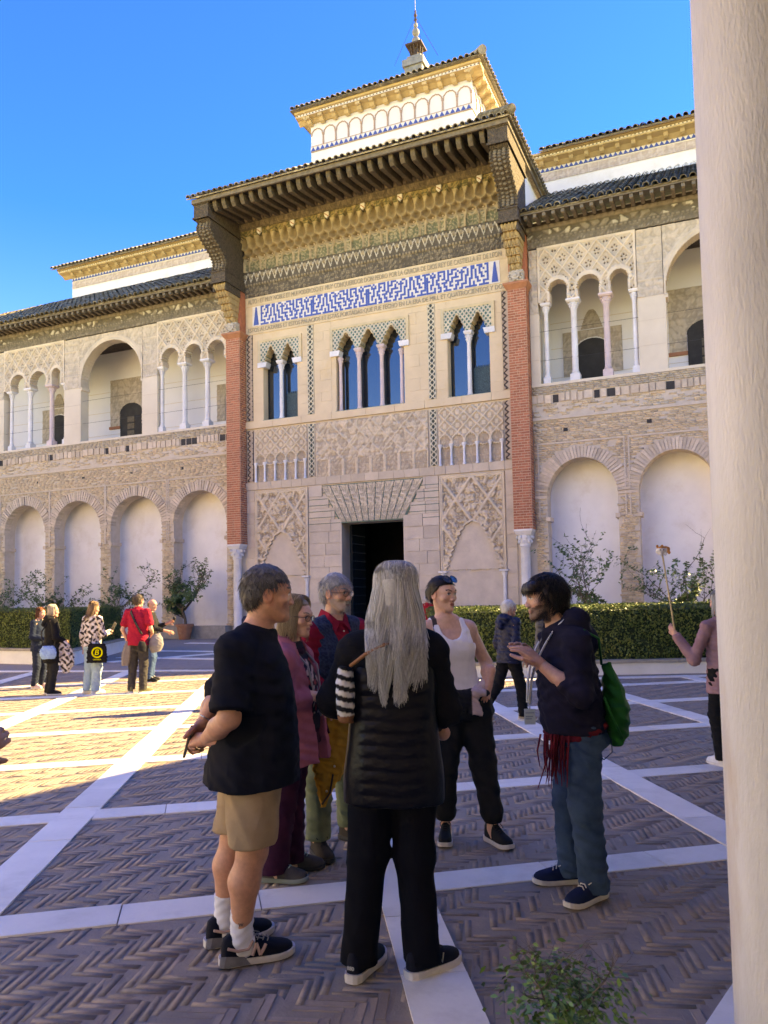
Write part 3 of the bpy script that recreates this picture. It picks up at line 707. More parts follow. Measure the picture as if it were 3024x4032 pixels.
        ld = MB(); ld.box(d0-1.15,2.80,10.62,d0-.45,2.9,10.75); ld.build('moulding', M_redt, t)
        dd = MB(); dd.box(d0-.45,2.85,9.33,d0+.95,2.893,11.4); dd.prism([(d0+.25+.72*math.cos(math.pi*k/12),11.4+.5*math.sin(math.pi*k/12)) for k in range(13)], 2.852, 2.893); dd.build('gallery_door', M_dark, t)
        lf = MB()
        for zz in np.arange(9.45,11.0,.36): lf.box(d0+.05,2.82,zz,d0+.5,2.85,zz+.28)
        lf.build('door_leaf', mat('faded door wood',(.17,.14,.10),rough=.8,scale=9), t)
    # --- carved timber frieze, rafters, eave
    def fr_h(X, Z):
        s = (Z-14.55)/.9; b1 = foliage(X,Z,14,.05)*(s < .24); b2 = .05*(np.abs(((X/.16)%1)-.5) < .3)*((s > .27) & (s < .36)); sc = .07*sst(-.1,.25,np.sin(9*X+2*np.sin(7*Z))*np.sin(11*Z+2*np.sin(5*X)))*((s > .38) & (s < .66)); cr = (.05+.05*np.abs(np.sin(X*math.pi/.24)))*((s > .69) & (s < .84)); return b1+b2+sc+cr+.14*s
    def fr_c(X, Z, H):
        s = (Z-14.55)/.9; hi = sst(.02,.06,H-.14*s); b_ = mixc((.33,.285,.215),(.25,.21,.16),s*1.3); d_ = mixc((.21,.18,.135),(.13,.11,.085),s*1.3)
        c = mixc(d_.reshape(-1,3), b_.reshape(-1,3), hi.ravel()).reshape(X.shape+(3,))
        letters = ((s > .38) & (s < .66) & (H-.14*s > .05)); return np.where((letters & (np.sin(X*3.3)+np.sin(X*7.7) > .2))[...,None], (.52,.47,.38), c)
    relief('carved_frieze', xa, xb, 14.55, 15.45, .03, fr_h, M_woodA, y=-.02, depth=.3, colfun=fr_c, parent=t)
    n = int((xb-xa)/.33)
    rb = MB(); rb.prismx([(0,0),(0,.16),(-.98,-.06),(-1.0,-.19),(-.90,-.22),(-.70,-.10),(-.45,-.10),(-.2,-.14)][::-1], -.06, .06); rme = rb.mesh('rafter', M_wood_l)
    for i in range(n): link('rafter', rme, t, loc=(xa+(i+.5)*(xb-xa)/n, -.1, 15.42))
    sf = MB(); sf.add([(xa,.1,15.62),(xb,.1,15.62),(xb,-1.12,15.36),(xa,-1.12,15.36),(xa,.1,15.70),(xb,.1,15.70),(xb,-1.12,15.44),(xa,-1.12,15.44)], [(3,2,1,0),(4,5,6,7),(0,4,7,3),(1,2,6,5),(3,7,6,2)]); sf.build('soffit_board', M_wood_l, t)
    tiled_roof(t, (xa,-1.16,15.46), (xb,-1.16,15.46), (0,math.cos(rad(31)),math.sin(rad(31))), 6.0, .30, .115, M_gtile)
    # --- set-back upper storey
    u0, u1 = x_upper; Y = 4.0
    b = MB(); b.box(u0,Y,17.0,u1,Y+6,20.0); b.build('upper_wall', M_white, t)
    relief('plaster_band', u0, u1, 19.18, 19.56, .03, lambda X,Z: .02+foliage(X,Z,10,.02)+.02*(np.abs(((X/.42)%1)-.5) > .46), M_pink, y=Y, depth=.0, colfun=lambda X,Z,H: mixc((.52,.42,.36),(.66,.57,.51), sst(.02,.045,H)), parent=t)
    dentil_cornice(t, u0, u1, Y, 19.60, .52, side)
    tiled_roof(t, (u0-.72 if side < 0 else u0+.3,Y-.86,20.12), (u1,Y-.86,20.12), (0,math.cos(rad(28)),math.sin(rad(28))), 4.5, .27, .105, M_tile)
    return t
M_wood_l = mat('bleached cedar', (.20,.165,.12), (.12,.10,.075), rough=.9, scale=6, bump=.01, bscale=30)
def dentil_cornice(t, u0, u1, Y, z, over, side):
    """triangle tiles, ochre coving with corbels, white dotted fillet and fascia"""
    tb = MB(); tb.box(u0,Y-.03,z,u1,Y,z+.17); tb.build('tile_band', M_wtile, t)
    tw = .2; tri = MB(); tri.prism([(-tw/2,0),(tw/2,0),(0,.165)], 0, .03); tme = tri.mesh('blue_tile', M_blue)
    n = int((u1-u0)/tw)
    for i in range(min(n,70)): link('blue_tile', tme, t, loc=(u0+(i+.5)*(u1-u0)/n, Y-.045, z+.003))
    co = MB(); co.prismx([(Y,z+.17),(Y,z+.52),(Y-over,z+.52),(Y-over,z+.36),(Y-over*.45,z+.30),(Y-.06,z+.17)][::-1], u0-(over if side < 0 else 0), u1); co.build('coving', M_yel, t)
    cb = MB(); cb.prismx([(0,.0),(0,.24),(-.42,.24),(-.42,.13),(-.30,.10),(-.2,.0),(-.08,-.04)][::-1], -.085, .085); cme = cb.mesh('corbel', M_yel)
    k = int((u1-u0)/.62)
    for i in range(k): link('corbel', cme, t, loc=(u0+(i+.5)*(u1-u0)/k, Y-.12, z+.20))
    wf = MB(); wf.box(u0-(over if side < 0 else 0), Y-over-.025, z+.40, u1, Y-over+.05, z+.47); wf.build('white_fillet', M_wtile, t)
    dm = MB(); 
    for x in np.arange(u0-(over if side < 0 else 0)+.06, u1, .15): dm.box(x,Y-over-.035,z+.415,x+.05,Y-over,z+.455)
    dm.build('fillet_dots', M_wood, t)
    fs = MB(); fs.box(u0-(over if side < 0 else 0), Y-over-.12, z+.47, u1, Y-over+.2, z+.56); fs.build('fascia', M_yel, t)
WL = wing('sunless left palace wing with brick arcade below and open sebka gallery above', 'palace_wing', -25.0, -6.62,
     [(-23.7,-20.9),(-20.3,-17.55),(-16.95,-14.05),(-13.45,-10.45),(-9.8,-6.95)],
     [([-20.1,-18.79,-17.36,-16.42], -20.42, -16.36), ([-10.60,-9.30,-8.05,-6.80], -10.70, -6.64)], [(-15.35,-11.55)], [(-21.4,-20.42),(-16.36,-15.35),(-11.55,-10.70)], (-19.9,-5.5), -1)
WR = wing('right palace wing beside the near column, brick arches with white niches below', 'palace_wing', 6.62, 18.0,
     [(7.05,9.55),(10.25,12.80),(13.5,16.0)],
     [([7.16,8.20,9.36,10.36], 6.95, 10.46)], [(11.36,15.10)], [(6.62,6.95),(10.46,11.36),(15.10,16.1)], (6.2,18.0), 1)
# ---------------------------------------------------------------- the portal
T = fthing('palace_portal', 'ornate carved stone portal with deep timber eave between two red brick pillars', 'portal')
# wall body with door and window openings
WIN = [(-5.03,-3.35,2),(-1.52,1.52,3),(3.35,5.03,2)]
pw = wall_with_arches(T, 'portal_wall', -5.92, 5.92, 9.3, 13.3, [(l,r_,9.3,12.0,12.7) for l,r_,k in WIN], .02, .55, M_lime)
b = MB(); b.box(-6.64,.031,0,-5.92,.8,13.3); b.box(5.92,.031,0,6.64,.8,13.3); b.box(-5.92,.03,6.3,5.92,.5,9.3); b.box(-5.92,.03,13.3,5.92,.5,18.6); b.box(-5.92,.03,0,-1.36,.8,6.3); b.box(1.36,.03,0,5.92,.8,6.3); b.box(-1.36,.03,4.7,1.36,.8,6.3); b.build('wall_core', M_ash, T)
# the hall seen through the door
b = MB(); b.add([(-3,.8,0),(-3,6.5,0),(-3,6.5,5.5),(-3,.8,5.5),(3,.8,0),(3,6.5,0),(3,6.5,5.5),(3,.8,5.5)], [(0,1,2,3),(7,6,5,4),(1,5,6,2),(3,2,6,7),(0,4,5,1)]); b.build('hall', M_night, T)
# ashlar blocks of the lower storey (courses of real stones)
def ashlar(x0, x1, z0, z1, course=.47, hole=None, seed=1, y0=0.):
    r = np.random.default_rng(seed); z = z0; k = 0
    nn = max(1,int(round((z1-z0)/course))); ch = (z1-z0)/nn
    for k in range(nn):
        x = x0; z = z0+k*ch
        while x < x1-.02:
            e = x+r.uniform(.7,1.3) if k % 2 else x+r.uniform(.5,1.1)
            if x1-e < .35: e = x1
            segs = [(x,e)]
            if hole: segs = hole(x,e,z+ch/2)
            for (a,c) in segs:
                if c-a > .06:
                    q = MB(); g = .008; d = y0-.02+r.normal(0,.006); q.add([(a+g,d,z+g),(c-g,d,z+g),(c-g,d,z+ch-g),(a+g,d,z+ch-g),(a+g,y0+.04,z+g),(c-g,y0+.04,z+g),(c-g,y0+.04,z+ch-g),(a+g,y0+.04,z+ch-g)], [(0,1,2,3),(1,5,6,2),(4,0,3,7),(3,2,6,7),(1,0,4,5)]); q.build('ashlar_block', M_ash, T)
            x = e
def lint(x): return 1.37+(2.25-1.37)*np.clip((x-4.72)/1.55,0,1)
def hole_c(sgn):
    def f(a, c, z):
        lim = (lint(z) if z > 4.7 else 1.36)+.06*(z > 4.7)
        if sgn < 0: return [(a, min(c,-lim))]
        return [(max(a,lim), c)]
    return f
ashlar(-2.86,-1.3,0,6.34,hole=hole_c(-1),seed=2); ashlar(1.3,2.86,0,6.34,hole=hole_c(1),seed=3)
ashlar(-5.9,-5.5,0,6.34,seed=4); ashlar(5.5,5.9,0,6.34,seed=5)
ashlar(-5.48,-2.9,0,4.7,seed=6,y0=.055); ashlar(2.9,5.48,0,4.7,seed=7,y0=.055)
# green glazed joints beside the lintel
gj = MB()
for k in range(6):
    z = 4.72+.255*k; l = lint(z)+.03
    gj.box(-2.86,-.028,z-.012,-l,.02,z+.012); gj.box(l,-.028,z-.012,2.86,.02,z+.012)
M_green = mat('green glazed tile', (.05,.14,.12), (.035,.09,.085), rough=.35, scale=8); gj.build('glazed_joint', M_green, T)
# joggled lintel: eleven carved stones with green joints
lin_ = MB(); lin_.prism([(-1.42,4.70),(1.42,4.70),(2.27,6.3),(-2.27,6.3)], -.012, .1); lo = lin_.build('lintel', M_green, T)
n = 11
for i in range(n):
    a0, a1 = -1.37+2.74*i/n, -1.37+2.74*(i+1)/n; c0, c1 = -2.25+4.5*i/n, -2.25+4.5*(i+1)/n
    def mk(X, Z, a0=a0, a1=a1, c0=c0, c1=c1):
        s = (Z-4.74)/1.52; return (X > a0+(c0-a0)*s+.022) & (X < a1+(c1-a1)*s-.022)
    relief('lintel_stone', min(a0,c0), max(a1,c1), 4.74, 6.26, .022, lambda X,Z,a0=a0,a1=a1,c0=c0,c1=c1: .02+foliage(X-(a0+(c0-a0)*(Z-4.74)/1.52),Z,15,.035), M_stuc, y=-.012, depth=.05, mask=mk,
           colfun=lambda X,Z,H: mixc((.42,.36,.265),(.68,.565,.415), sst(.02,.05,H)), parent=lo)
# cornice over the lower storey (separate stones), ledge under the windows
def course(name, x0, x1, z0, z1, y, m, step, prof=0.):
    x = x0
    while x < x1-.01:
        e = min(x1, x+step*rng.uniform(.8,1.2))
        if x1-e < step*.4: e = x1
        q = MB(); q.prismx([(.03,z0),(.03,z1),(y,z1),(y+prof,z0)][::-1], x+.006, e-.006); q.build(name, m, T); x = e
course('cornice_stone', -5.92, 5.92, 6.35, 6.66, -.10, M_ash, .55, .05); course('ledge_stone', -5.92, 5.92, 9.02, 9.32, -.07, M_lime, 1.3, .0)
# carved panels of the middle storey
def panel_side(sg):
    x0, x1 = (-5.44,-2.92) if sg < 0 else (2.92,5.50)
    n5 = 5; w5 = (x1-x0)/n5
    def hf(X, Z):
        u = (X-x0)/w5; f = u-np.floor(u)-.5; zz = Z-7.45
        # lobed arches on colonnettes
        arc = np.hypot(f*w5, zz-.18+.02*np.cos(14*np.arctan2(zz-.18,f*w5))); rim = np.abs(arc-.24) < .03; inside = (arc < .24)|((np.abs(f) < .4)&(Z < 7.55))
        rib, a, b_ = lattice(X-x0+.5*w5, Z-7.95, w5*1.0, .52, .13); fa = a-np.floor(a)-.5; fb = b_-np.floor(b_)-.5
        cart = ((np.abs(fa+fb) < .28) & (np.abs(fa-fb) < .34)); shield = .028*cart
        up = .065*rib*(1-.35*np.abs(np.sin(16*Z)))+shield+foliage(X,Z,16,.014)
        h = np.where(Z > 7.85, up, np.where(rim, .06, np.where(inside, foliage(X,Z,15,.03)-.02, foliage(X,Z,14,.03))))
        return h*1.0
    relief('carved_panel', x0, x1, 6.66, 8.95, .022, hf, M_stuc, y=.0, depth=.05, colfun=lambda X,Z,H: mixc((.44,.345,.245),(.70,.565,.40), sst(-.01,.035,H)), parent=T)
    for k in range(n5+1):
        cx = np.clip(x0+w5*k, x0+.06, x1-.06); c = MB(); c.lathe([(.065,6.66),(.065,6.72),(.045,6.74),(.042,7.3),(.05,7.32),(.05,7.36),(.085,7.44),(.09,7.50)], cx, -.09, 8); c.build('colonnette', M_col, T, angle=45)
panel_side(-1); panel_side(1)
def hf_mid(X, Z):
    a = foliage(X,Z,7.5,.045)+foliage(X+.3,Z*1.1,15,.02); rib, q, w2 = lattice(X, Z-7.0, .92, .95, .07); f = ((X/.62)%1)-.5
    low = (np.abs(f) > .40)*.05+foliage(X,Z,18,.035); return np.where(Z < 7.35, low, a+.03*rib)
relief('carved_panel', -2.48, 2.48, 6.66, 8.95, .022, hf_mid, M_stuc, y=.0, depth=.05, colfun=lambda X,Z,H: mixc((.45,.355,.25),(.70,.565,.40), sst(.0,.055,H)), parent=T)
# interlaced strips
def knot(X, Z, xc, wd, p):
    u = (X-xc)/wd; ph = 2*math.pi*Z/p; a = .32*np.sin(ph); b_ = -a; s = np.minimum(np.abs(u-a),np.abs(u-b_)); edge = np.abs(u) > .43
    return .03*sst(.14,.07,s)+.02*edge
for xc in (-2.70,2.70):
    for z0, z1 in ((6.72,8.93),(9.36,13.15)):
        relief('interlace_strip', xc-.15, xc+.15, z0, z1, .02, lambda X,Z,xc=xc: knot(X,Z,xc,.30,.44), M_stuc, y=-.005, depth=.03, colfun=lambda X,Z,H: mixc((.055,.07,.06),(.66,.58,.42), sst(.008,.02,H)), parent=T)
def braid(X, Z, xc):
    u = (X-xc)/.29; q1 = (Z/.23+u*1.1); q2 = (Z/.23-u*1.1); m1 = np.abs(q1-np.round(q1)); m2 = np.abs(q2-np.round(q2)); sel = ((np.floor(Z/.115)).astype(int) % 2 == 0)
    return .03*np.where(sel, sst(.12,.20,m1), sst(.12,.20,m2))*(np.abs(u) < .47)
for xc in (-5.70,5.70):
    for z0, z1 in ((6.72,8.95),(9.38,13.15)):
        relief('braided_strip', xc-.15, xc+.15, z0, z1, .02, lambda X,Z,xc=xc: braid(X,Z,xc), M_stuc, y=-.005, depth=.03, colfun=lambda X,Z,H: mixc((.07,.055,.05),(.50,.39,.29), sst(.004,.02,H)), parent=T)
# limestone facing blocks between the windows
for (x0,x1) in ((-5.54,-5.05),(-3.33,-2.86),(-2.54,-1.72),(1.72,2.54),(2.86,3.33),(5.05,5.54)):
    z = 9.34; k = 0
    while z < 13.1:
        hh = min(rng.uniform(.34,.5), 13.14-z); hh = 13.14-z if 13.14-z-hh < .2 else hh
        xm = x0+(x1-x0)*rng.uniform(.35,.65) if (x1-x0) > .6 and k % 2 else None
        for a,c in ([(x0,xm),(xm,x1)] if xm else [(x0,x1)]):
            q = MB(); d = rng.normal(.004,.003); q.add([(a+.003,d,z+.003),(c-.003,d,z+.003),(c-.003,d,z+hh-.003),(a+.003,d,z+hh-.003),(a+.003,.03,z+.003),(c-.003,.03,z+.003),(c-.003,.03,z+hh-.003),(a+.003,.03,z+hh-.003)], [(0,1,2,3),(1,5,6,2),(4,0,3,7),(3,2,6,7),(1,0,4,5)]); q.build('facing_block', M_lime, T)
        z += hh; k += 1
# windows
M_iron = mat('dark window joinery', (.015,.02,.02), rough=.5)
def lobed(l, r_, k, zs, zap):
    wd = (r_-l)/k
    def ins(X, Z):
        u = (X-l)/wd; i = np.clip(np.floor(u),0,k-1); c = l+(i+.5)*wd; h = wd/2-.13
        dx = (X-c)/h; dz = (Z-zs)/(zap-zs)
        s = np.clip(dz,0,1); half = (1-s**1.45)
        ang_ = np.arctan2(dz, np.abs(dx)+1e-6); lob = .13*np.abs(np.cos(ang_*7.0))
        return ((np.abs(dx) < half+lob*.9) & (dz > 0) & (dz < 1.0)) | ((dz <= 0) & (np.abs(dx) < 1.03))
    return ins
for l, r_, k in WIN:
    wn = link('window', None, T); wd = (r_-l)/k; zs, zap = 11.86, 12.52+(.04 if k == 3 else 0)
    ins = lobed(l,r_,k,zs,zap); insb = lobed(l,r_,k,zs,zap+.10); X0, X1 = l-.24, r_+.24; ZT = 12.86
    def hf(X, Z, insb=insb, l=l, r_=r_, X0=X0, X1=X1):
        b_ = insb(X,Z); rib, a, c = lattice(X, Z, .17, .22, .30); edge = (X < X0+.13)|(X > X1-.13)|(Z > ZT-.12)
        return np.where(b_, .065, np.where(edge, .06-.02*(np.abs((X-X0-.06)) < .015), .03*rib))
    def cf(X, Z, H, insb=insb):
        c = mixc((.05,.16,.14),(.62,.55,.42), sst(.008,.02,H)); return np.where((H > .05)[...,None], (.66,.53,.33), c)
    relief('window_arch', X0, X1, 11.80, ZT, .02, hf, M_stuc, y=.0, depth=.40, mask=lambda X,Z,ins=ins: ~ins(X,Z), colfun=cf, parent=wn)
    gl = MB(); gl.box(l-.05,.44,9.25,r_+.05,.46,12.9); gl.build('pane', M_glass, wn)
    fr = MB()
    for xx in [l]+[l+wd*i for i in range(1,k)]+[r_]: fr.box(xx-.05,.40,9.3,xx+.05,.47,12.8)
    fr.box(l,.41,9.3,r_,.47,9.36); fr.build('frame', M_iron, wn)
    for i in range(k+1):
        xx = l+wd*i
        if 0 < i < k: column(wn, xx, .12, 9.33, 11.86, .085, m=M_colp if k == 3 else M_col, plinth=.02, cap=.42, name='column', capw=.15)
        else:
            e = 1 if i == 0 else -1
            if k == 3: column(wn, xx+e*.16, .14, 9.33, 11.6, .07, m=M_colp, plinth=.02, cap=.28, impost=False)
            q = MB(); q.prism([(xx-e*.24,11.64),(xx+e*.16,11.64),(xx+e*.22,11.86),(xx-e*.24,11.86)] if e > 0 else [(xx+.24,11.64),(xx+.24,11.86),(xx-.22,11.86),(xx-.16,11.64)], -.07, .3); q.build('impost', M_col, wn)
    s = MB(); s.box(l-.02,-.03,9.30,r_+.02,.4,9.345); s.build('sill', M_green, wn)
    if k == 2:
        sc = MB(); sc.box(l+wd+.09,.38,9.35,r_-.05,.40,10.45)
        for i in range(6): x_ = l+wd+.12+i*.105; sc.prism([(x_,10.45),(x_+.1,10.45),(x_+.05,10.58)], .38, .40)
        sc.build('screen', mat('pierced screen', (.06,.12,.13) if l < 0 else (.13,.30,.42), rough=.5, scale=30, amt=.8), wn)
# inscription panel: stone border, lettering, cobalt and white fret
relief('inscription_border', -5.88, 5.54+.34, 13.18, 14.82, .04, lambda X,Z: .015+.012*(np.abs(Z-13.50) < .02)+.012*(np.abs(Z-14.41) < .02), M_stuc, y=.0, depth=.03, colfun=lambda X,Z,H: mixc((.68,.54,.35),(.62,.46,.27), (H > .02)*1.), parent=T)
KUF = ["BB.BBB.BB..BB...BBB.B.BBBB..B.BB",
       "B..BB..BB.B..B.B..B.B.B..B.B.B..",
       "B.B.B.B.B.B.BBB.B.BBB.B.BB.BBB.B",
       "B...B.B.B.B..B..B...B.B..B..B..B",
       "BB.BB.B.B.BB.B.BBBB.B.BB.BB.B.BB",
       "B..B..B.B..B.B....B.BB....B.B..B",
       "B.BB.BB.BB.B.BBBB.BB.BBB.BB.BB.B",
       "B....B...B.B...B...B..B..B...B.B",
       "BBB.BB.B.B.BBB.BB.BB.BB.BB.B.B.B",
       "..B....B.B...B..B....B..B..B...B",
       "BBBBB.BBBBBB.BB.BB.BBBB.BB.BBBBB"]
M2 = [r_+r_[::-1][1:] for r_ in KUF]
wt = MB(); wt.box(-5.52,-.03,13.52,5.52,.0,14.39); wt.build('white_tile_field', M_wtile, T)
def fret(rows, x0, x1, mirror):
    k = MB(); nc = len(rows[0]); nr = len(rows); cw = (x1-x0)/nc; ch = .85/nr
    for j, row in enumerate(rows):
        i = 0
        rw = row[::-1] if mirror else row
        while i < nc:
            if rw[i] == 'B':
                e = i
                while e+1 < nc and rw[e+1] == 'B': e += 1
                k.box(x0+i*cw, -.042, 14.38-(j+1)*ch, x0+(e+1)*cw, -.028, 14.38-j*ch); i = e+1
            else: i += 1
    return k.build('blue_fret', M_blue, T)
for i in range(4): fret(KUF, -5.1+2.55*i, -5.1+2.55*(i+1)-.01, i >= 2)
for sx in (-1,1):
    aw = MB(); aw.prism([(sx*5.44-.02,13.56),(sx*5.2,13.56),(sx*5.3,14.35),(sx*5.36,14.35)] if sx < 0 else [(5.2,13.56),(5.46,13.56),(5.36,14.35),(5.30,14.35)], -.044, -.028); aw.build('blue_finial', M_blue, T)
def text(s, x0, x1, z, h, y, name='lettering', rot=None):
    cu = bpy.data.curves.new('txt', 'FONT'); cu.body = s; cu.size = 1.0; cu.extrude = .01
    o = bpy.data.objects.new('tmp', cu); COL.objects.link(o); bpy.context.view_layer.update()
    me = bpy.data.meshes.new_from_object(o.evaluated_get(bpy.context.evaluated_depsgraph_get())); bpy.data.objects.remove(o)
    n = len(me.vertices); co = np.empty(n*3, np.float32); me.vertices.foreach_get('co', co); co = co.reshape(-1,3)
    mn, mx = co.min(0), co.max(0); sx = (x1-x0)/(mx[0]-mn[0]); sz = h/(mx[1]-mn[1])
    out = np.stack([x0+(co[:,0]-mn[0])*sx, y-co[:,2], z+(co[:,1]-mn[1])*sz], -1)
    me.vertices.foreach_set('co', out.astype(np.float32).ravel()); me.materials.clear(); me.materials.append(M_text); me.update()
    return link(name, me, T)
text('ALTO · ET MUY NOBLE ET MUI PODEROSO ET MUY CONQUERIDOR DON PEDRO POR LA GRACIA DE DIOS REY DE CASTIELLA ET DE LEON', -5.75, 5.6, 14.49, .24, -.03)
text('ESTOS ALCAZARES ET ESTOS PALACIOS ET ESTAS PORTADAS QUE FUE FECHO EN LA ERA DE MILL ET QUATROCIENTOS Y DOS', -5.75, 5.7, 13.23, .22, -.03)
# sebka fields over the blind lobed arches of the lower storey
def blind(sg):
    xc = sg*4.19
    def ins(X, Z):
        dx = np.abs(X-xc)/1.06; dz = (Z-2.65)/1.84; s = np.clip(dz,0,1); half = 1-.55*s-.45*s**6
        lob = .075*np.abs(np.sin(Z*math.pi/.2)); base = np.clip((1-s)**.55,0,1)
        return (dz > 0) & (dz < 1) & (dx < base*(1)+lob*(s < .95)-.05)
    def hf(X, Z):
        rib, a, b_ = lattice(X-xc, Z-4.45, 1.28, 1.78, .085); e = (np.abs(X-xc) > 1.17)|(Z > 6.16)
        band = ins((X-xc)*.90+xc, 2.65+(Z-2.65)*.955); f = foliage(X*1.1,Z*1.1,8.5,.09)+.02
        h = np.maximum(f, .115*rib); return np.where(band, .12+.012*np.sin(40*Z), np.where(e, .10+.015*np.sign(np.sin(np.minimum(1.29-np.abs(X-xc),6.3-Z)*70)), h))
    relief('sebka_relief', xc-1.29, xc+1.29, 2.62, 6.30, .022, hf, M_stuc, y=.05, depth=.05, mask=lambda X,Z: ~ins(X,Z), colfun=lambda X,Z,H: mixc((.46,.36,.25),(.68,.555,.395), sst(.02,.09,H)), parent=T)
    for e in (-1,1):
        column(T, xc+e*1.20, -.02, 0, 2.60, .075, plinth=.2, cap=.24, m=M_col, n=10)
blind(-1); blind(1)
# the open door leaf with rows of studs
dl = MB(); dl.box(-1.36,.72,.0,-1.24,2.0,4.66); dlo = dl.build('door', M_gdoor, T)
st = MB(); st.sphere((0,0,0), .03, 6, 4); sme = st.mesh('stud', M_stud)
for zz in np.arange(.3,4.6,.36):
    for yy in np.arange(.80,1.98,.19): link('stud', sme, dlo, loc=(-1.235,yy,zz))
jb = MB(); jb.box(-1.42,-.02,0,-1.36,.72,4.7); jb.box(1.36,-.02,0,1.42,.72,4.7); jb.build('door_jamb', M_ash, T)
# corner pillars: red brick on white marble columns
pb = []
for q in range(3):
    k = MB(); k.add([(-.5,-.012,-.5),(.5,-.012,-.5),(.5,-.012,.5),(-.5,-.012,.5),(-.5,.02,-.5),(.5,.02,-.5),(.5,.02,.5),(-.5,.02,.5)], [(0,1,2,3),(1,5,6,2),(4,0,3,7),(3,2,6,7),(1,0,4,5)]); pb.append(k.mesh('brick', M_rbrick))
for sg in (-1,1):
    x0, x1 = (-6.59,-5.90) if sg < 0 else (5.90,6.59)
    k = MB(); k.box(x0,-.5,4.02,x1,.05,12.95); p = k.build('pillar', M_rmort, T)
    nc = 92; ch = (12.95-4.02)/nc; C, S = [], []
    for i in range(nc):
        z = 4.02+ch*(i+.5); cut = [0,.24,.48,.69] if i % 2 else [0,.12,.36,.60,.69]
        if rng.random() < .2: cut = [0,.30,.36,.69]
        for a, c in zip(cut[:-1],cut[1:]):
            if c-a < .10 and rng.random() < .75 and len(C) >= 0:
                C.append(((x0+a+x0+c)/2,z)); S.append(c-a)
            else: link('brick', pb[0], p, loc=((x0+a+x0+c)/2, -.5, z), scale=(c-a-.022, 1, ch-.028))
    V = []; F = []; cs = []
    for (cx,z),w_ in zip(C,S):
        V.append([(cx-w_/2+.011,-.511,z-ch/2+.014),(cx+w_/2-.011,-.511,z-ch/2+.014),(cx+w_/2-.011,-.511,z+ch/2-.014),(cx-w_/2+.011,-.511,z+ch/2-.014),(cx-w_/2+.011,-.49,z-ch/2+.014),(cx+w_/2-.011,-.49,z-ch/2+.014),(cx+w_/2-.011,-.49,z+ch/2-.014),(cx-w_/2+.011,-.49,z+ch/2-.014)])
    # bricks of the right-hand return face
    for i in range(nc):
        z = 4.02+ch*(i+.5); cut = [0,.25,.5] if i % 2 else [0,.12,.37,.5]
        for a, c in zip(cut[:-1],cut[1:]):
            V.append([(x1+.012,-.5+a+.011,z-ch/2+.014),(x1+.012,-.5+c-.011,z-ch/2+.014),(x1+.012,-.5+c-.011,z+ch/2-.014),(x1+.012,-.5+a+.011,z+ch/2-.014),(x1-.01,-.5+a+.011,z-ch/2+.014),(x1-.01,-.5+c-.011,z-ch/2+.014),(x1-.01,-.5+c-.011,z+ch/2-.014),(x1-.01,-.5+a+.011,z+ch/2-.014)])
    V = np.array(V); n = len(V); f5 = np.array([(0,1,2,3),(1,5,6,2),(4,0,3,7),(3,2,6,7),(1,0,4,5)])
    cols = np.array([(.46,.165,.09),(.38,.125,.07),(.50,.19,.10)])[rng.integers(0,3,n)]
    link('return_brickwork', npmesh('rb', V.reshape(-1,3), (f5[None]+8*np.arange(n)[:,None,None]).reshape(-1,4), M_rbrickA, np.repeat(cols,8,0)), p, kind='stuff')
    c = MB(); c.add([(x0,-.5,12.95),(x1,-.5,12.95),(x1,.05,12.95),(x0,.05,12.95),(x0-.13,-.66,13.13),(x1+.13,-.66,13.13),(x1+.13,.05,13.13),(x0-.13,.05,13.13),(x0-.13,-.66,13.2),(x1+.13,-.66,13.2),(x1+.13,.05,13.2),(x0-.13,.05,13.2)],
        [(0,1,5,4),(1,2,6,5),(3,0,4,7),(4,5,9,8),(5,6,10,9),(7,4,8,11),(8,9,10,11)]); c.build('pillar_cap', M_redt, p)
    k = MB(); k.box(x0+.03,-.35,13.2,x1,.05,15.05); k.build('upper_pillar', M_rbrick, p)
    column(T, (x0+x1)/2, -.24, 0, 4.02, .185, plinth=.25, cap=.62, n=18, capw=.30)
# ---- frieze bands and muqarnas under the eave
def fz(X, Z):
    s = Z
    b1 = foliage(X,Z,15,.045)*(s < 15.32)                                            # interlace script
    b2 = .05*(np.abs(((X/.14)%1)-.5) < .3)*((s > 15.32) & (s < 15.40))
    u = X/.30; f = np.abs(u-np.floor(u)-.5)*2; zzg = (s-15.42)/.48
    b3 = ((s >= 15.40) & (s < 15.93))*(.04*sst(.10,.0,np.abs(zzg*.6-.1-f*.5))+.06*(np.hypot((u-np.floor(u)-.5)*.3,s-15.76) < .09)+foliage(X,Z,20,.02))
    return b1+b2+b3+.05*sst(15.3,15.33,s)
def fzc(X, Z, H):
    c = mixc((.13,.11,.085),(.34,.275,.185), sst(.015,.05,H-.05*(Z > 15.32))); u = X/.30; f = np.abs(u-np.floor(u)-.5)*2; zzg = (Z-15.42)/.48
    wh = (Z > 15.42) & (Z < 15.9) & (np.abs(zzg*.6-.1-f*.5) < .07); return np.where(wh[...,None], (.62,.56,.46), c)
relief('carved_frieze', -5.9, 5.9, 14.84, 15.95, .022, fz, M_woodA, y=-.01, depth=.05, colfun=fzc, parent=T)
PW = .82
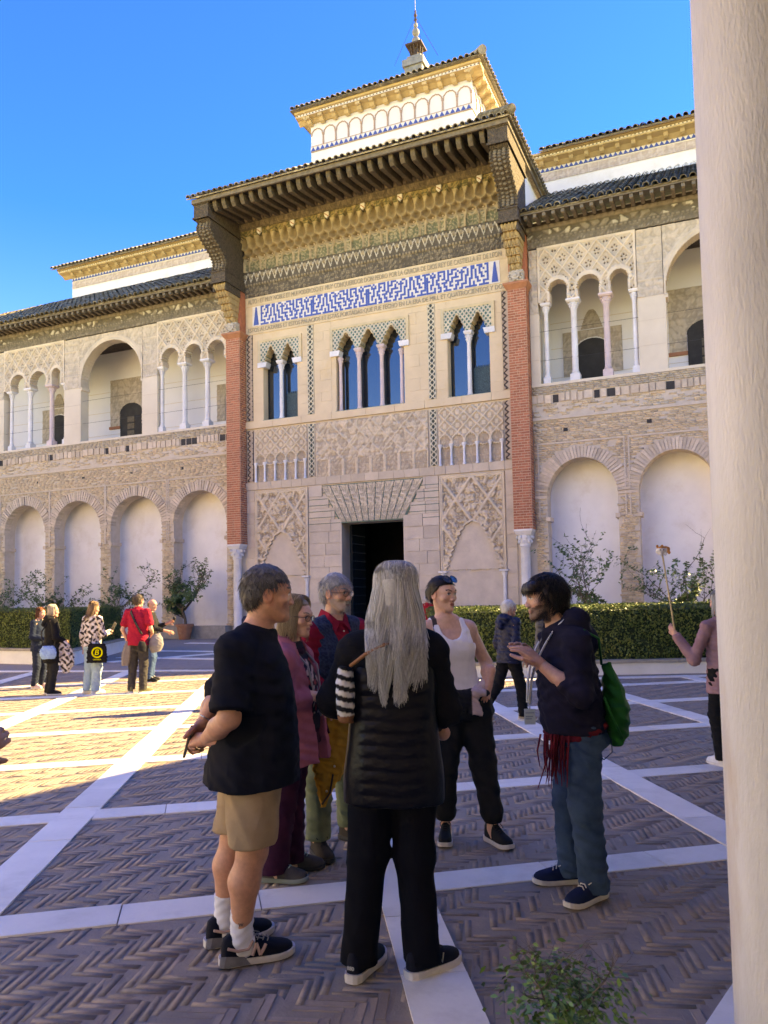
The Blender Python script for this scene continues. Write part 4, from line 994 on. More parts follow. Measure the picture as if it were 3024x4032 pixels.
def mq(X, Z):
    """three tiers of pointed niches, each standing out over the one below; plaques in the lowest"""
    s = Z-15.96; out = np.zeros_like(X); 
    t = X/PW; i = np.floor(t); f = t-i-.5
    low = (s < .74); plaq = (np.abs(f) < .30) & (s < .52-.22*(np.abs(f)/.30)**4); nar = (np.abs(f) > .40) & (s < .56-.8*(np.abs(np.abs(f)-.5)))
    out = np.where(low, np.where(plaq, .04+foliage(X,Z,22,.03), np.where(nar, .05+foliage(X,Z,24,.02), .12+.02*np.cos(f*40))), 0)
    for k, (z0, z1, ph, wdt, base) in enumerate(((.55,.98,.25,2,.16),(.78,1.26,0,2,.24),(1.05,1.62,.25,2,.31))):
        g = t*wdt+ph*2; g = g-np.floor(g)-.5; arch = z0+(z1-z0)*(1-(np.abs(g)*1.9)**1.6); nic = (s > z0-.25) & (s < arch) & (np.abs(g) < .46)
        cur = base+.05*sst(.5,.3,np.abs(g)); rim = (s > arch-.02) & (s < arch+.05) & (np.abs(g) < .5)
        dep = base-.20*(1-(np.abs(g)*2)**2)*sst(z0-.3,z0+.15,s)
        sel = s > (z0-.18+.25*np.abs(g)); out = np.where(sel, np.where(nic, dep, np.where(rim, base+.05, base+.015)), out)
    return out
def mqc(X, Z, H):
    s = Z-15.96; t = X/PW; f = t-np.floor(t)-.5
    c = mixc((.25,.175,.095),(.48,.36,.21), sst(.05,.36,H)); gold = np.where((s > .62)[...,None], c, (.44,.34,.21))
    plaq = (np.abs(f) < .30) & (s < .52-.22*(np.abs(f)/.30)**4); nar = (np.abs(f) > .40) & (s < .56-.8*(np.abs(np.abs(f)-.5)))
    grn = mixc((.16,.165,.10),(.44,.36,.23), sst(.05,.068,H)); r_ = np.where((plaq|nar)[...,None], grn, gold)
    top = s > 1.46; sh = top & (np.abs(((t*2)%2)-1) < .13); return np.where((top & ~sh)[...,None], mixc((.12,.11,.06),(.40,.29,.14), sst(.0,.3,foliage(X,Z,20,.3))), r_)
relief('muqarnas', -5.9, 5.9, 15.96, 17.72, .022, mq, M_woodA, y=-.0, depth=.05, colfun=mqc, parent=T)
for i in range(7):
    x = -4.92+1.64*i; q = MB(); q.prism([(x-.10,17.66),(x-.10,17.5),(x,17.38),(x+.10,17.5),(x+.10,17.66)], -.42, -.34); q.build('shield', M_wtile, T)
    q = MB(); q.prism([(x-.09,17.62),(x-.09,17.58),(x+.07,17.44),(x+.09,17.48)], -.424, -.41); q.build('shield_bend', M_redt, T)
relief('eave_cornice', -5.95, 5.95, 17.70, 18.30, .025, lambda X,Z: .36+.25*(Z-17.7)/.6+.06*(np.abs(((X/.2)%1)-.5) < .32)*((Z > 17.98) & (Z < 18.14))+foliage(X,Z,16,.03)*(Z < 17.95)+.07*(np.abs(((X/.42)%1)-.5) < .2)*(Z > 18.16), M_woodA, y=.0, depth=.1, colfun=lambda X,Z,H: mixc((.15,.12,.075),(.36,.275,.165), sst(.0,.05,H-.36-.25*(Z-17.7)/.6))*(1-.35*sst(18.0,18.2,Z))[...,None], parent=T)
# deep eave: rafters, soffit, fascia, brackets
n = 27; rb = MB(); rb.prismx([(-.1,.22),(-.1,.0),(-2.3,-.42),(-2.46,-.40),(-2.58,-.24),(-2.62,-.05),(-2.62,-.0)], -.085, .085); rme = rb.mesh('rafter', M_woodr)  if False else None
M_woodr = mat('carved rafter cedar', (.15,.118,.078), (.085,.068,.048), rough=.9, scale=9, bump=.03, bscale=26)
M_void = mat('shade-dark soffit cedar', (.035,.03,.026), rough=.95, scale=5)  # near-black colour stands in for the shade between the rafters
rb = MB(); rb.prismx([(-.1,.30),(-.1,-.02),(-2.3,-.38),(-2.45,-.40),(-2.58,-.26),(-2.62,-.05),(-2.62,-.02)], -.085, .085); rme = rb.mesh('rafter', M_woodr)
for i in range(n): link('rafter', rme, T, loc=(-5.66+11.32*i/(n-1), 0, 18.04))
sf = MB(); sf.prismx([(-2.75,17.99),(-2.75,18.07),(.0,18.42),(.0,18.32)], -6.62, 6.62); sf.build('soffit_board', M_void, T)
fa = MB(); fa.box(-6.66,-2.80,17.96,6.66,-2.72,18.14); fa.build('fascia', M_wood_l, T)
sfa = MB(); sfa.box(6.60,-2.72,17.96,6.66,3.0,18.14); sfa.build('side_fascia', M_wood_l, T)
M_carv = mat('blackened carved cedar', (.13,.10,.072), (.045,.037,.03), rough=.9, scale=13, bump=.10, bscale=11, distort=1.2)
M_gold = mat('gilded muqarnas', (.46,.335,.165), (.32,.22,.105), rough=.75, scale=6, bump=.02, bscale=18)
M_crest = mat('carved coat of arms', (.52,.46,.38), (.36,.31,.25), rough=.9, scale=9, bump=.03, bscale=16)
for sg in (-1,1):
    x0, x1 = (-6.61,-5.90) if sg < 0 else (5.90,6.61)
    k = MB()
    prof = [(.0,15.6),(.0,18.0),(-2.66,18.0),(-2.66,17.35),(-2.45,17.22)]
    for q in np.linspace(0,1,14): prof.append((-2.45+.98*(3*q*q-2*q**3)*1.0-.16*math.sin(math.pi*2*q), 17.22-1.55*q))
    k.prismx([(y_,z_) for y_,z_ in prof][::-1] if False else prof, x0+.03, x1-.03); bo = k.build('bracket', M_carv, T)
    # front leafwork scales and bead edges that follow the S-curve
    for q in np.linspace(.02,.98,15):
        yy = -2.45+.98*(3*q*q-2*q**3)-.16*math.sin(2*math.pi*q); zz = 17.22-1.55*q
        lf = MB()
        for xx in (-.16,0,.16): lf.sphere(((x0+x1)/2+xx,yy-.015,zz+(.03 if xx else -.01)), (.075,.05,.055), 7, 5)
        lf.build('carved_leaf', M_carvl if 'M_carvl' in globals() else M_wood_l, bo, smooth=True)
        
        for xb_ in (x0+.03,x1-.03): e = MB(); e.sphere((xb_,yy-.01,zz), (.05,.055,.05), 7, 5); e.build('bead', M_woodr, bo, smooth=True)
    for nm, z0, z1, yo, mm in (('bracket_block',17.34,17.99,-2.70,M_carv),('bracket_block',15.06,15.60,-1.52,M_carv)):
        c = MB(); c.box(x0,yo,z0,x1,.0,z1); c.box(x0-.04,yo-.05,z0,x1+.04,.0,z0+.07); c.box(x0-.03,yo-.04,z1-.06,x1+.03,.0,z1); c.build(nm, mm, bo)
    for tier in range(6):
        zb = 15.05-.24*(tier+1); yo = -1.42+.155*(tier+.3); hw = .32-.026*tier
        c = MB(); nn = 5-(tier+1)//2
        for i in range(nn):
            cx = (x0+x1)/2+hw*2*((i+.5)/nn-.5); c.sphere((cx,yo,zb+.20), (hw/nn*.92,.10,.17), 8, 6); c.tube([(cx-hw/nn,yo-.04,zb-.02),(cx-hw/nn,yo-.04,zb+.22)], .022, 5)
        c.box((x0+x1)/2-hw,yo,zb,(x0+x1)/2+hw,.0,zb+.26); c.build('muqarnas_tier', M_gold, bo, smooth=False)
    c = MB(); c.box(x0+.10,-.60,13.2,x1-.08,-.3,13.62); xc = (x0+x1)/2
    c.prism([(xc-.16,13.58),(xc-.17,13.36),(xc,13.24),(xc+.17,13.36),(xc+.16,13.58)], -.68, -.6)
    for a in np.linspace(0,2*math.pi,11)[:-1]: c.sphere((xc+.24*math.cos(a),-.62,13.42+.17*math.sin(a)), (.06,.05,.05), 6, 4)
    c.sphere((xc,-.69,13.43), (.08,.03,.09), 8, 6); c.build('crest', M_crest, bo)
    hood = MB(); hood.box(x0+.02,-1.44,14.75,x0+.09,-.3,15.06); hood.box(x1-.09,-1.44,14.75,x1-.02,-.3,15.06); hood.build('bracket_hood', M_carv, bo)
# portal roof: front and right-hand slopes
sl_ = rad(26)
tiled_roof(T, (-6.82,-2.92,18.17), (6.78,-2.92,18.17), (0,math.cos(sl_),math.sin(sl_)), 5.6, .262, .105, M_tile, .9, .9)
tiled_roof(T, (6.78,-2.85,18.17), (6.78,3.6,18.17), (-math.cos(sl_),0,math.sin(sl_)), 2.6, .262, .105, M_tile, .9, 0)
hp = MB()
for i in range(8): q = i*.42; hp.lathe([(.16,0),(.12,.44)],0,0,10) if False else None
p0_ = Vector((6.86,-3.0,18.26)); dr = Vector((-.64,.64,.42)).normalized()
hp.tube([p0_+dr*(.4*i) for i in range(7)], [.17,.15,.14,.14,.14,.14,.14], 10); hp.build('hip_tile', M_gtile, T)
sw = MB(); sw.box(6.05,.02,13.3,6.45,4.2,18.05); sw.build('side_wall', M_white, T)
sww = MB(); sww.box(-6.45,.02,13.3,-6.05,4.2,18.05); sww.build('side_wall', M_white, T)

# ---------------------------------------------------------------- the tower above the portal
TW = fthing('roof_tower', 'white belvedere tower with painted arches rising behind the portal roof', 'tower')
tx, ty0, ty1 = 3.87, 2.5, 10.2
b = MB(); b.box(-tx,ty0,17.5,tx,ty1,23.75); b.build('tower_wall', mat('tower lime render', (.69,.68,.69), (.61,.60,.62), rough=.9, scale=1.0, bump=.003, bscale=8, c3=(.52,.50,.49), s3=.7, t3=(.58,.8)), TW)
M_paint = mat('rose painted arch', (.42,.30,.25), (.34,.24,.20), rough=.9, scale=10)
# triangle band
tb = MB(); tb.box(-tx-.005,ty0-.03,22.30,tx+.03,ty0,22.52); tb.box(tx,ty0,22.30,tx+.03,ty1,22.52); tb.build('tile_band', M_wtile, TW)
ln = MB(); ln.box(-tx,ty0-.04,22.27,tx+.04,ty0,22.30); ln.box(-tx,ty0-.04,22.52,tx+.04,ty0,22.55); ln.box(tx,ty0,22.27,tx+.04,ty1,22.30); ln.box(tx,ty0,22.52,tx+.04,ty1,22.55); ln.build('painted_fillet', M_paint, TW)
tri = MB(); tri.prism([(-.115,0),(.115,0),(0,.20)], 0, .03); tme = tri.mesh('blue_tile', M_blue)
n = 32
for i in range(n): link('blue_tile', tme, TW, loc=(-tx+(i+.5)*2*tx/n, ty0-.045, 22.31))
for i in range(30): link('blue_tile', tme, TW, loc=(tx+.045, ty0+(i+.5)*(ty1-ty0)/30, 22.31), rot=(0,0,math.pi/2))
na = 12; wa = 2*tx/na
def arch_relief(cx, face):
    k = MB(); pts = []
    zb = 22.56; zs = 23.05; r0 = wa/2-.03
    for s in range(15):
        a = math.pi*s/14; rr = r0*(1+.05*math.cos(12*a)); pts.append((cx-rr*math.cos(a), zs+rr*1.05*math.sin(a)))
    if face == 0: P3 = lambda x,z,o: (x,ty0-o,z)
    else: P3 = lambda x,z,o: (tx+o,x,z)
    k.tube([P3(x,z,.012) for x,z in pts], .028, 5)
    k.tube([P3(cx+wa/2,zb,.02),P3(cx+wa/2,zs-.08,.02),P3(cx+wa/2,zs-.06,.02),P3(cx+wa/2,zs+.03,.02)], [.04,.036,.055,.06], 6)
    k.build('painted_arch', M_paint, TW)
for i in range(na): arch_relief(-tx+(i+.5)*wa, 0)
for i in range(11): arch_relief(ty0+(i+.5)*wa, 1)
arch_relief(-tx-.5*wa,0) if False else None
rw = MB()
for rr in (.62,.50): rw.tube([(.12+rr*math.cos(a),ty0-.02,21.25+rr*math.sin(a)) for a in np.linspace(0,2*math.pi,33)], .05, 6)
rw.build('round_window', M_pink_s if 'M_pink_s' in globals() else M_plast, TW)
rg = MB(); rg.prism([(.12+.5*math.cos(a),21.25+.5*math.sin(a)) for a in np.linspace(0,2*math.pi,25)[:-1]], ty0-.015, ty0+.02); rg.build('round_pane', M_dark, TW)
# cornice with corbels on front and right side
ov = .46
for face in (0,1,2):
    co = MB()
    pr = [(0,23.62),(0,24.02),(-ov-.1,24.02),(-ov-.1,23.92),(-ov,23.90),(-ov,23.80),(-ov*.5,23.76),(-.05,23.62)]
    if face == 0: co.prismx([(ty0+y_,z_) for y_,z_ in pr][::-1], -tx-ov-.1, tx+ov+.1)
    elif face == 1: co.prism([(tx-y_,z_) for y_,z_ in pr][::-1], ty0-ov, ty1)
    else: co.prism([(-tx+y_,z_) for y_,z_ in pr], ty0-ov, ty1)
    co.build('coving', M_yel, TW)
cb = MB(); cb.prismx([(0,.0),(0,.22),(-.46,.22),(-.46,.10),(-.34,.08),(-.24,-.03),(-.1,-.08)][::-1], -.10, .10); cme = cb.mesh('corbel', M_yel)
for i in range(13): link('corbel', cme, TW, loc=(-tx+.05+(2*tx-.1)*i/12, ty0, 23.56))
for i in range(11): link('corbel', cme, TW, loc=(tx, ty0+.35+.66*i, 23.56), rot=(0,0,math.pi/2))
wf = MB(); wf.box(-tx-ov-.02,ty0-ov-.03,23.80,tx+ov+.03,ty0-ov+.02,23.89); wf.box(tx+ov-.02,ty0-ov+.02,23.80,tx+ov+.03,ty1,23.89); wf.build('white_fillet', M_wtile, TW)
dm = MB()
for x in np.arange(-tx-ov,tx+ov,.16): dm.box(x,ty0-ov-.04,23.825,x+.06,ty0-ov,23.87)
for y_ in np.arange(ty0-ov,ty1,.16): dm.box(tx+ov,y_,23.825,tx+ov+.04,y_+.06,23.87)
dm.build('fillet_dots', M_wood, TW)
e0 = tx+ov+.24; s3 = rad(24)
tiled_roof(TW, (-e0,ty0-ov-.24,24.10), (e0,ty0-ov-.24,24.10), (0,math.cos(s3),math.sin(s3)), 4.9, .262, .105, M_tile, .915, .915)
tiled_roof(TW, (e0,ty0-ov-.15,24.10), (e0,ty1+.5,24.10), (-math.cos(s3),0,math.sin(s3)), 4.6, .262, .105, M_tile, .915, .915)
hp = MB(); hp.tube([(e0+.05-.42*i*.66,ty0-ov-.30+.42*i*.66,24.20+.42*i*.32) for i in range(8)], [.19]+[.15]*7, 10); hp.build('hip_tile', M_tile, TW)
fx, fy = 0.0, 6.35
ppyr = MB(); ppyr.add([(-e0,ty0-ov-.3,24.02),(e0,ty0-ov-.3,24.02),(e0,ty1+.6,24.02),(-e0,ty1+.6,24.02),(fx,fy,26.6)], [(0,1,4),(1,2,4),(2,3,4),(3,0,4),(3,2,1,0)]); ppyr.build('roof_pyramid', M_tile, TW)
M_fin = mat('grey finial ceramic', (.27,.27,.25), (.16,.16,.15), rough=.6, scale=5)
M_rust = mat('rusted iron', (.10,.07,.055), (.06,.045,.04), rough=.8, scale=9)
FB = 27.55
k = MB(); k.prismz([(fx-.46,fy-.46),(fx+.46,fy-.46),(fx+.46,fy+.46),(fx-.46,fy+.46)], 25.9, FB); k.prismz([(fx-.55,fy-.55),(fx+.55,fy-.55),(fx+.55,fy+.55),(fx-.55,fy+.55)], FB, FB+.34); k.prismz([(fx-.36,fy-.36),(fx+.36,fy-.36),(fx+.36,fy+.36),(fx-.36,fy+.36)], FB+.40, FB+.58); k.build('finial_base', M_fin, TW)
k = MB()
for i in range(12):
    a = 2*math.pi*i/12; k.tube([(fx+.20*math.cos(a),fy+.20*math.sin(a),FB+.58),(fx+.30*math.cos(a),fy+.30*math.sin(a),FB+.85),(fx+.36*math.cos(a),fy+.36*math.sin(a),FB+1.15)], .024, 5)
k.lathe([(.13,FB+.58),(.13,FB+1.15)],fx,fy,10); k.prismz([(fx-.42,fy-.42),(fx+.42,fy-.42),(fx+.42,fy+.42),(fx-.42,fy+.42)], FB+1.15, FB+1.23); k.build('finial_cage', M_rust, TW)
k = MB(); z = FB+1.2
k.tube([(fx,fy,z),(fx,fy,z+1.9)], .045, 6); k.build('finial_rod', M_rust, TW)
for zz, rr in ((29.05,.215),(29.53,.185),(29.89,.11),(30.18,.075),(30.40,.085)):
    q = MB(); q.sphere((fx,fy,zz), (rr,rr,rr*1.15), 16, 10); q.build('finial_ball', M_fin if rr > .1 else M_rust, TW, smooth=True)
ar = MB(); ar.tube([(fx,fy,30.4),(fx,fy,33.5)], .016, 5); ar.build('lightning_rod', M_fin, TW)
for ax, ay in ((-1.0,-.4),(1.2,-.2),(.3,1.3)):
    q = MB(); q.tube([(fx,fy,30.35),(fx+ax,fy+ay,FB+.3)], .011, 4); q.build('guy_wire', M_rust, TW)
# ================================================================== arcade range beside the camera (its column is in view; its eave shades the foreground)
M_shaft = mat('warm worn column marble', (.66,.63,.59), (.51,.485,.45), rough=.55, scale=2.4, detail=10, bump=.003, bscale=70, stretch=(2.4,2.4,.55), c3=(.47,.34,.22), s3=1.0, t3=(.56,.76))
AR = thing('arcade_range', 'pale stone arcade column filling the right edge of the picture', 'arcade', loc=(.972,1.93,0), rotz=math.atan2(.812,.583))
# local x runs along the range, +y is the courtyard side
for i, xx in enumerate((-9.6,-6.4,-3.2,0,3.2,6.4,9.6,12.8,16.0,19.2)):
    k = MB(); k.lathe([(.20,.0),(.20,.12),(.175,.16),(.185,.22),(.145,.27),(.145,.32),(.146,1.6),(.146,2.8),(.145,3.35),(.15,3.37),(.15,3.42)], xx, 0, 40); c = k.build('column', M_shaft, AR, angle=40)
    k = MB(); k.lathe([(.14,3.42),(.17,3.5),(.24,3.66),(.24,3.7)], xx, 0, 16); k.prismz([(xx-.28,-.28),(xx+.28,-.28),(xx+.28,.28),(xx-.28,.28)], 3.7, 3.85); k.build('capital', M_shaft, c, angle=40)
k = MB(); k.box(-14,-.3,3.85,24,.25,6.0); k.build('upper_wall', M_white, AR)
k = MB(); k.box(-14,-4.5,-.02,24,-4.2,6.0); k.build('back_wall', M_white, AR)
k = MB(); k.box(-14,-4.5,3.9,24,-.3,4.1); k.build('ceiling', M_wood_l, AR)
k = MB(); k.prismx([(.45,6.05),(.45,6.15),(-4.6,8.6),(-4.6,8.5)][::-1] if False else [(-4.6,8.5),(-4.6,8.6),(.45,6.15),(.45,6.05)], -14, 24); k.build('roof', M_tile, AR)
# ---- invented unseen ranges, added to bounce sunlight back onto the palace
def invented_range(name, label, loc, rz, L, H):
    t = thing(name, label, 'invented building', loc=loc, rotz=rz)
    wall_with_arches(t, 'wall', -L/2, L/2, 0, H, [(x,x+2.2,0,3.0,4.1) for x in np.arange(-L/2+1.5, L/2-3, 3.6)], 0, .5, M_cream)
    b = MB(); b.box(-L/2,2.5,0,L/2,2.8,H); b.build('inner_wall', M_cream, t)
    b = MB(); b.prismx([(-.6,H-.02),(-.6,H+.1),(5,H+2.6),(5,H+2.4)][::-1], -L/2, L/2); b.build('roof', M_tile, t)
    for x in np.arange(-L/2+2, L/2-2, 3.6):
        w_ = MB(); w_.box(x-.55,-.03,5.4,x+.55,.02,7.2); w_.build('shutter', M_gdoor, t)
    return t
M_cream = mat('bounce wall cream render', (.84,.78,.66), (.79,.73,.61), rough=.9, scale=.8)
invented_range('bounce_range', 'invented cream arcaded range beyond the left edge, added to bounce sunlight', (-23.5,18,0), math.atan2(.97,-.24), 32, 11)
invented_range('bounce_range', 'invented cream arcaded range behind the viewer, added to bounce sunlight', (-8,-13.5,0), math.pi-.2, 36, 12.5)
# ---- lemon trees along the palace, pot and plant near the camera
TERR = 0.0
def fpos(x, y): p = fw(x,y); return (p[0],p[1])
shrub(fpos(-19.0,-1.5), 2.9, .75, 2500, 'bushy lemon tree in front of the dark niche door, far left', seed=11, lsz=.135, trunk_h=.8)
shrub(fpos(-15.7,-1.5), 2.9, .85, 2500, 'sparse lemon tree in front of the second white niche from the left', seed=12, lsz=.135, trunk_h=.8)
shrub(fpos(-11.9,-1.7), 3.1, .85, 2500, 'wide lemon tree behind the man in the red tee', seed=13, lsz=.135, trunk_h=.8)
shrub(fpos(-8.45,-1.0), 2.75, .70, 2500, 'lemon tree growing in the terracotta pot beside the portal', seed=17, lsz=.135, z0=.58, trunk_h=.85, trunk_r=.075)
pot(fpos(-8.45,-1.0), .36, .66, 'terracotta pot with a lemon tree standing left of the portal')
shrub(fpos(9.0,-1.3), 3.4, .75, 1700, 'sparse lemon tree behind the right hedge, left of the brick pier', seed=15, lsz=.135, trunk_h=.8)
shrub(fpos(12.0,-1.3), 3.1, .75, 2500, 'dense lemon tree behind the right hedge, next to the near column', seed=16, lsz=.135, trunk_h=.8)
# stone bench along the wall behind the pot
k = MB(); k.box(-10.3,-.55,0,-6.7,.0,.55); o = k.build('stone_bench', M_kerb); o.location = (FO[0],FO[1],0); o.rotation_euler = (0,0,-FA); tag(o, 'low stone bench at the foot of the arcade behind the pot', 'bench')
pot((.375,2.02), .17, .46, 'terracotta pot at the bottom edge near the right column', z0=.0)
shrub((.375,2.02), .21, 1.1, 2600, 'small leafy potted plant at the bottom right edge', cat='plant', name='potted_shrub', trunk_h=.10, seed=21, lsz=.024, z0=.41, trunk_r=.006, pal=[(.09,.19,.03),(.14,.27,.05),(.20,.33,.08),(.07,.15,.03)])
# ================================================================== PEOPLE: distance-field bodies and clothes, meshed by surface nets
def V3(*a): return np.array(a, float)
def unit(v): v = np.asarray(v, float); return v/(np.linalg.norm(v)+1e-12)
def nets(D, org, h):
    S = D < 0
    c = [S[i:i+D.shape[0]-1 or None, j:j+D.shape[1]-1 or None, k:k+D.shape[2]-1 or None] for i in (0,1) for j in (0,1) for k in (0,1)]
    n1, n2, n3 = D.shape; sl_ = lambda i,n: slice(i, n-1+i)
    cnt = np.zeros((n1-1,n2-1,n3-1), np.int8)
    for i in (0,1):
        for j in (0,1):
            for k in (0,1): cnt += S[sl_(i,n1),sl_(j,n2),sl_(k,n3)]
    act = (cnt > 0) & (cnt < 8); I = np.argwhere(act)
    if not len(I): return np.zeros((0,3)), np.zeros((0,4),int)
    idx = np.full(act.shape, -1, np.int64); idx[act] = np.arange(len(I))
    off = np.array([(i,j,k) for i in (0,1) for j in (0,1) for k in (0,1)])
    val = np.stack([D[I[:,0]+o[0], I[:,1]+o[1], I[:,2]+o[2]] for o in off], 1)
    P = np.zeros((len(I),3)); N = np.zeros(len(I))
    for a in range(8):
        for b in range(a+1,8):
            if np.abs(off[a]-off[b]).sum() != 1: continue
            m = (val[:,a] < 0) != (val[:,b] < 0); t = val[:,a]/(val[:,a]-val[:,b]+1e-20)
            q = off[a][None]+(off[b]-off[a])[None]*t[:,None]; P[m] += q[m]; N[m] += 1
    P = (I+P/N[:,None])*h+org
    F = []
    for ax in range(3):
        A = [slice(None)]*3; B = [slice(None)]*3; A[ax] = slice(0,-1); B[ax] = slice(1,None)
        for k in range(3):
            if k != ax: A[k] = slice(1,-1); B[k] = slice(1,-1)
        s0 = S[tuple(A)]; s1 = S[tuple(B)]; e = np.argwhere(s0 != s1)
        if not len(e): continue
        flip = s0[e[:,0],e[:,1],e[:,2]]
        p = e.copy()
        for k in range(3):
            if k != ax: p[:,k] += 1
        u, v = [(1,2),(2,0),(0,1)][ax]
        def cell(du, dv):
            q = p.copy(); q[:,u] += du; q[:,v] += dv; return idx[q[:,0],q[:,1],q[:,2]]
        f = np.stack([cell(-1,-1),cell(0,-1),cell(0,0),cell(-1,0)],1); f[~flip] = f[~flip][:, ::-1]; F.append(f)
    F = np.concatenate(F); F = F[(F >= 0).all(1)]
    return P, F
class Field:
    """signed distance grid; primitives are blended only where they matter"""
    def __init__(s, lo, hi, h):
        s.h = h; s.org = np.asarray(lo,float); n = np.ceil((np.asarray(hi)-s.org)/h).astype(int)+1
        s.ax = [s.org[i]+h*np.arange(n[i]) for i in range(3)]; s.D = np.full(n, 10., np.float32)
    def blk(s, lo, hi):
        sl = []
        for i in range(3):
            a = max(0,int((lo[i]-s.org[i])/s.h)-1); b = min(len(s.ax[i]),int((hi[i]-s.org[i])/s.h)+3)
            if b <= a: return None
            sl.append(slice(a,b))
        X = s.ax[0][sl[0]][:,None,None]; Y = s.ax[1][sl[1]][None,:,None]; Z = s.ax[2][sl[2]][None,None,:]
        return tuple(sl), X, Y, Z
    def put(s, lo, hi, k, fn, op='u'):
        m = k+2.5*s.h; q = s.blk(np.asarray(lo)-m, np.asarray(hi)+m)
        if q is None: return
        sl, X, Y, Z = q; d = fn(X,Y,Z); D = s.D[sl]
        if op == 'u':
            if k > 0: t = np.maximum(k-np.abs(D-d),0)/k; s.D[sl] = np.minimum(D,d)-t*t*k*.25
            else: s.D[sl] = np.minimum(D,d)
        else:
            d = -d
            if k > 0: t = np.maximum(k-np.abs(D-d),0)/k; s.D[sl] = np.maximum(D,d)+t*t*k*.25
            else: s.D[sl] = np.maximum(D,d)
    def cone(s, a, b, r1, r2, k=.02, op='u'):
        a = np.asarray(a,float); b = np.asarray(b,float); ba = b-a; L2 = ba@ba+1e-12; r = max(r1,r2)
        def fn(X,Y,Z):
            px, py, pz = X-a[0], Y-a[1], Z-a[2]; t = np.clip((px*ba[0]+py*ba[1]+pz*ba[2])/L2,0,1)
            return np.sqrt((px-ba[0]*t)**2+(py-ba[1]*t)**2+(pz-ba[2]*t)**2)-(r1+(r2-r1)*t)
        s.put(np.minimum(a,b)-r, np.maximum(a,b)+r, k, fn, op)
    def ell(s, c, R, rad_, k=.02, op='u'):
        c = np.asarray(c,float); rad_ = np.asarray(rad_,float); ext = np.sqrt(((R*rad_[:,None])**2).sum(0)) if R is not None else rad_
        def fn(X,Y,Z):
            p = (X-c[0],Y-c[1],Z-c[2])
            q = [p[0]*R[i,0]+p[1]*R[i,1]+p[2]*R[i,2] for i in range(3)] if R is not None else p
            k0 = np.sqrt((q[0]/rad_[0])**2+(q[1]/rad_[1])**2+(q[2]/rad_[2])**2); k1 = np.sqrt((q[0]/rad_[0]**2)**2+(q[1]/rad_[1]**2)**2+(q[2]/rad_[2]**2)**2)+1e-9
            return k0*(k0-1)/k1
        s.put(c-ext, c+ext, k, fn, op)
    def loft(s, O, R, kn, k=.02, ex=2.3, fold=None, capr=.0):
        """kn rows: (t, rx, ry, cx, cy) along R[2] from O; R rows = lateral, forward, up"""
        kn = np.asarray(kn,float); T_ = kn[:,0]; O = np.asarray(O,float); rm = kn[:,1:3].max()+np.abs(kn[:,3:]).max(); t0, t1 = T_[0], T_[-1]
        e0 = O+R[2]*t0; e1 = O+R[2]*t1
        tt = np.linspace(t0,t1,120); sm = lambda c: np.convolve(np.pad(np.interp(tt,T_,kn[:,c]),6,'edge'), np.ones(13)/13,'valid')
        tab = [sm(c) for c in (1,2,3,4)]
        def fn(X,Y,Z):
            p = (X-O[0],Y-O[1],Z-O[2]); x = p[0]*R[0,0]+p[1]*R[0,1]+p[2]*R[0,2]; y = p[0]*R[1,0]+p[1]*R[1,1]+p[2]*R[1,2]; t = p[0]*R[2,0]+p[1]*R[2,1]+p[2]*R[2,2]
            rx = np.interp(t,tt,tab[0]); ry = np.interp(t,tt,tab[1]); x = x-np.interp(t,tt,tab[2]); y = y-np.interp(t,tt,tab[3])
            if fold is not None:
                g = 1+fold(np.arctan2(y/ry,x/rx), t); rx = rx*g; ry = ry*g
            r = (np.abs(x/rx)**ex+np.abs(y/ry)**ex)**(1/ex); d = (r-1)*np.minimum(rx,ry)*np.where(r < 1, 1, 1.0)
            return np.maximum(d, np.maximum(t0-t, t-t1)+capr)
        s.put(np.minimum(e0,e1)-rm*1.15, np.maximum(e0,e1)+rm*1.15, k, fn)
    def clip(s, p, n, wob=0., f=20.):
        """keep the side of the plane that n points away from"""
        X = s.ax[0][:,None,None]; Y = s.ax[1][None,:,None]; Z = s.ax[2][None,None,:]
        d = (X-p[0])*n[0]+(Y-p[1])*n[1]+(Z-p[2])*n[2]
        if wob: d = d+wob*np.sin(X*f)*np.sin(Y*f*.8+1)
        s.D = np.maximum(s.D, d)
    def disp(s, fn):
        X = s.ax[0][:,None,None]; Y = s.ax[1][None,:,None]; Z = s.ax[2][None,None,:]; s.D = s.D+fn(X,Y,Z).astype(np.float32)
    def mesh(s): return nets(s.D, s.org, s.h)
def wrinkle(amp, f=16., seed=0, zf=1.):
    a = seed*1.7; f = f*3.6
    def fn(X,Y,Z):
        w1 = np.sin(f*(X*.8+Z*.9*zf)+2.0*np.sin(f*.35*(Y-Z*.6)+a)+a); w2 = np.sin(f*.62*(Y*1.1-Z*zf)+2.2*np.sin(f*.4*(X+Z*.3)+2*a)); r1 = 1-2*np.abs(np.sin(f*.55*(X*.9+Y*.5+Z*zf*.7)+1.7*np.sin(f*.33*(Z-X)+a)+a))**.6; return amp*(w1*w2*.7+.35*np.sin(f*1.9*(Z*zf+X*.3)+3*np.sin(f*.5*Y+a))-.85*np.maximum(r1,0)*(.5+.5*w2))
    return fn
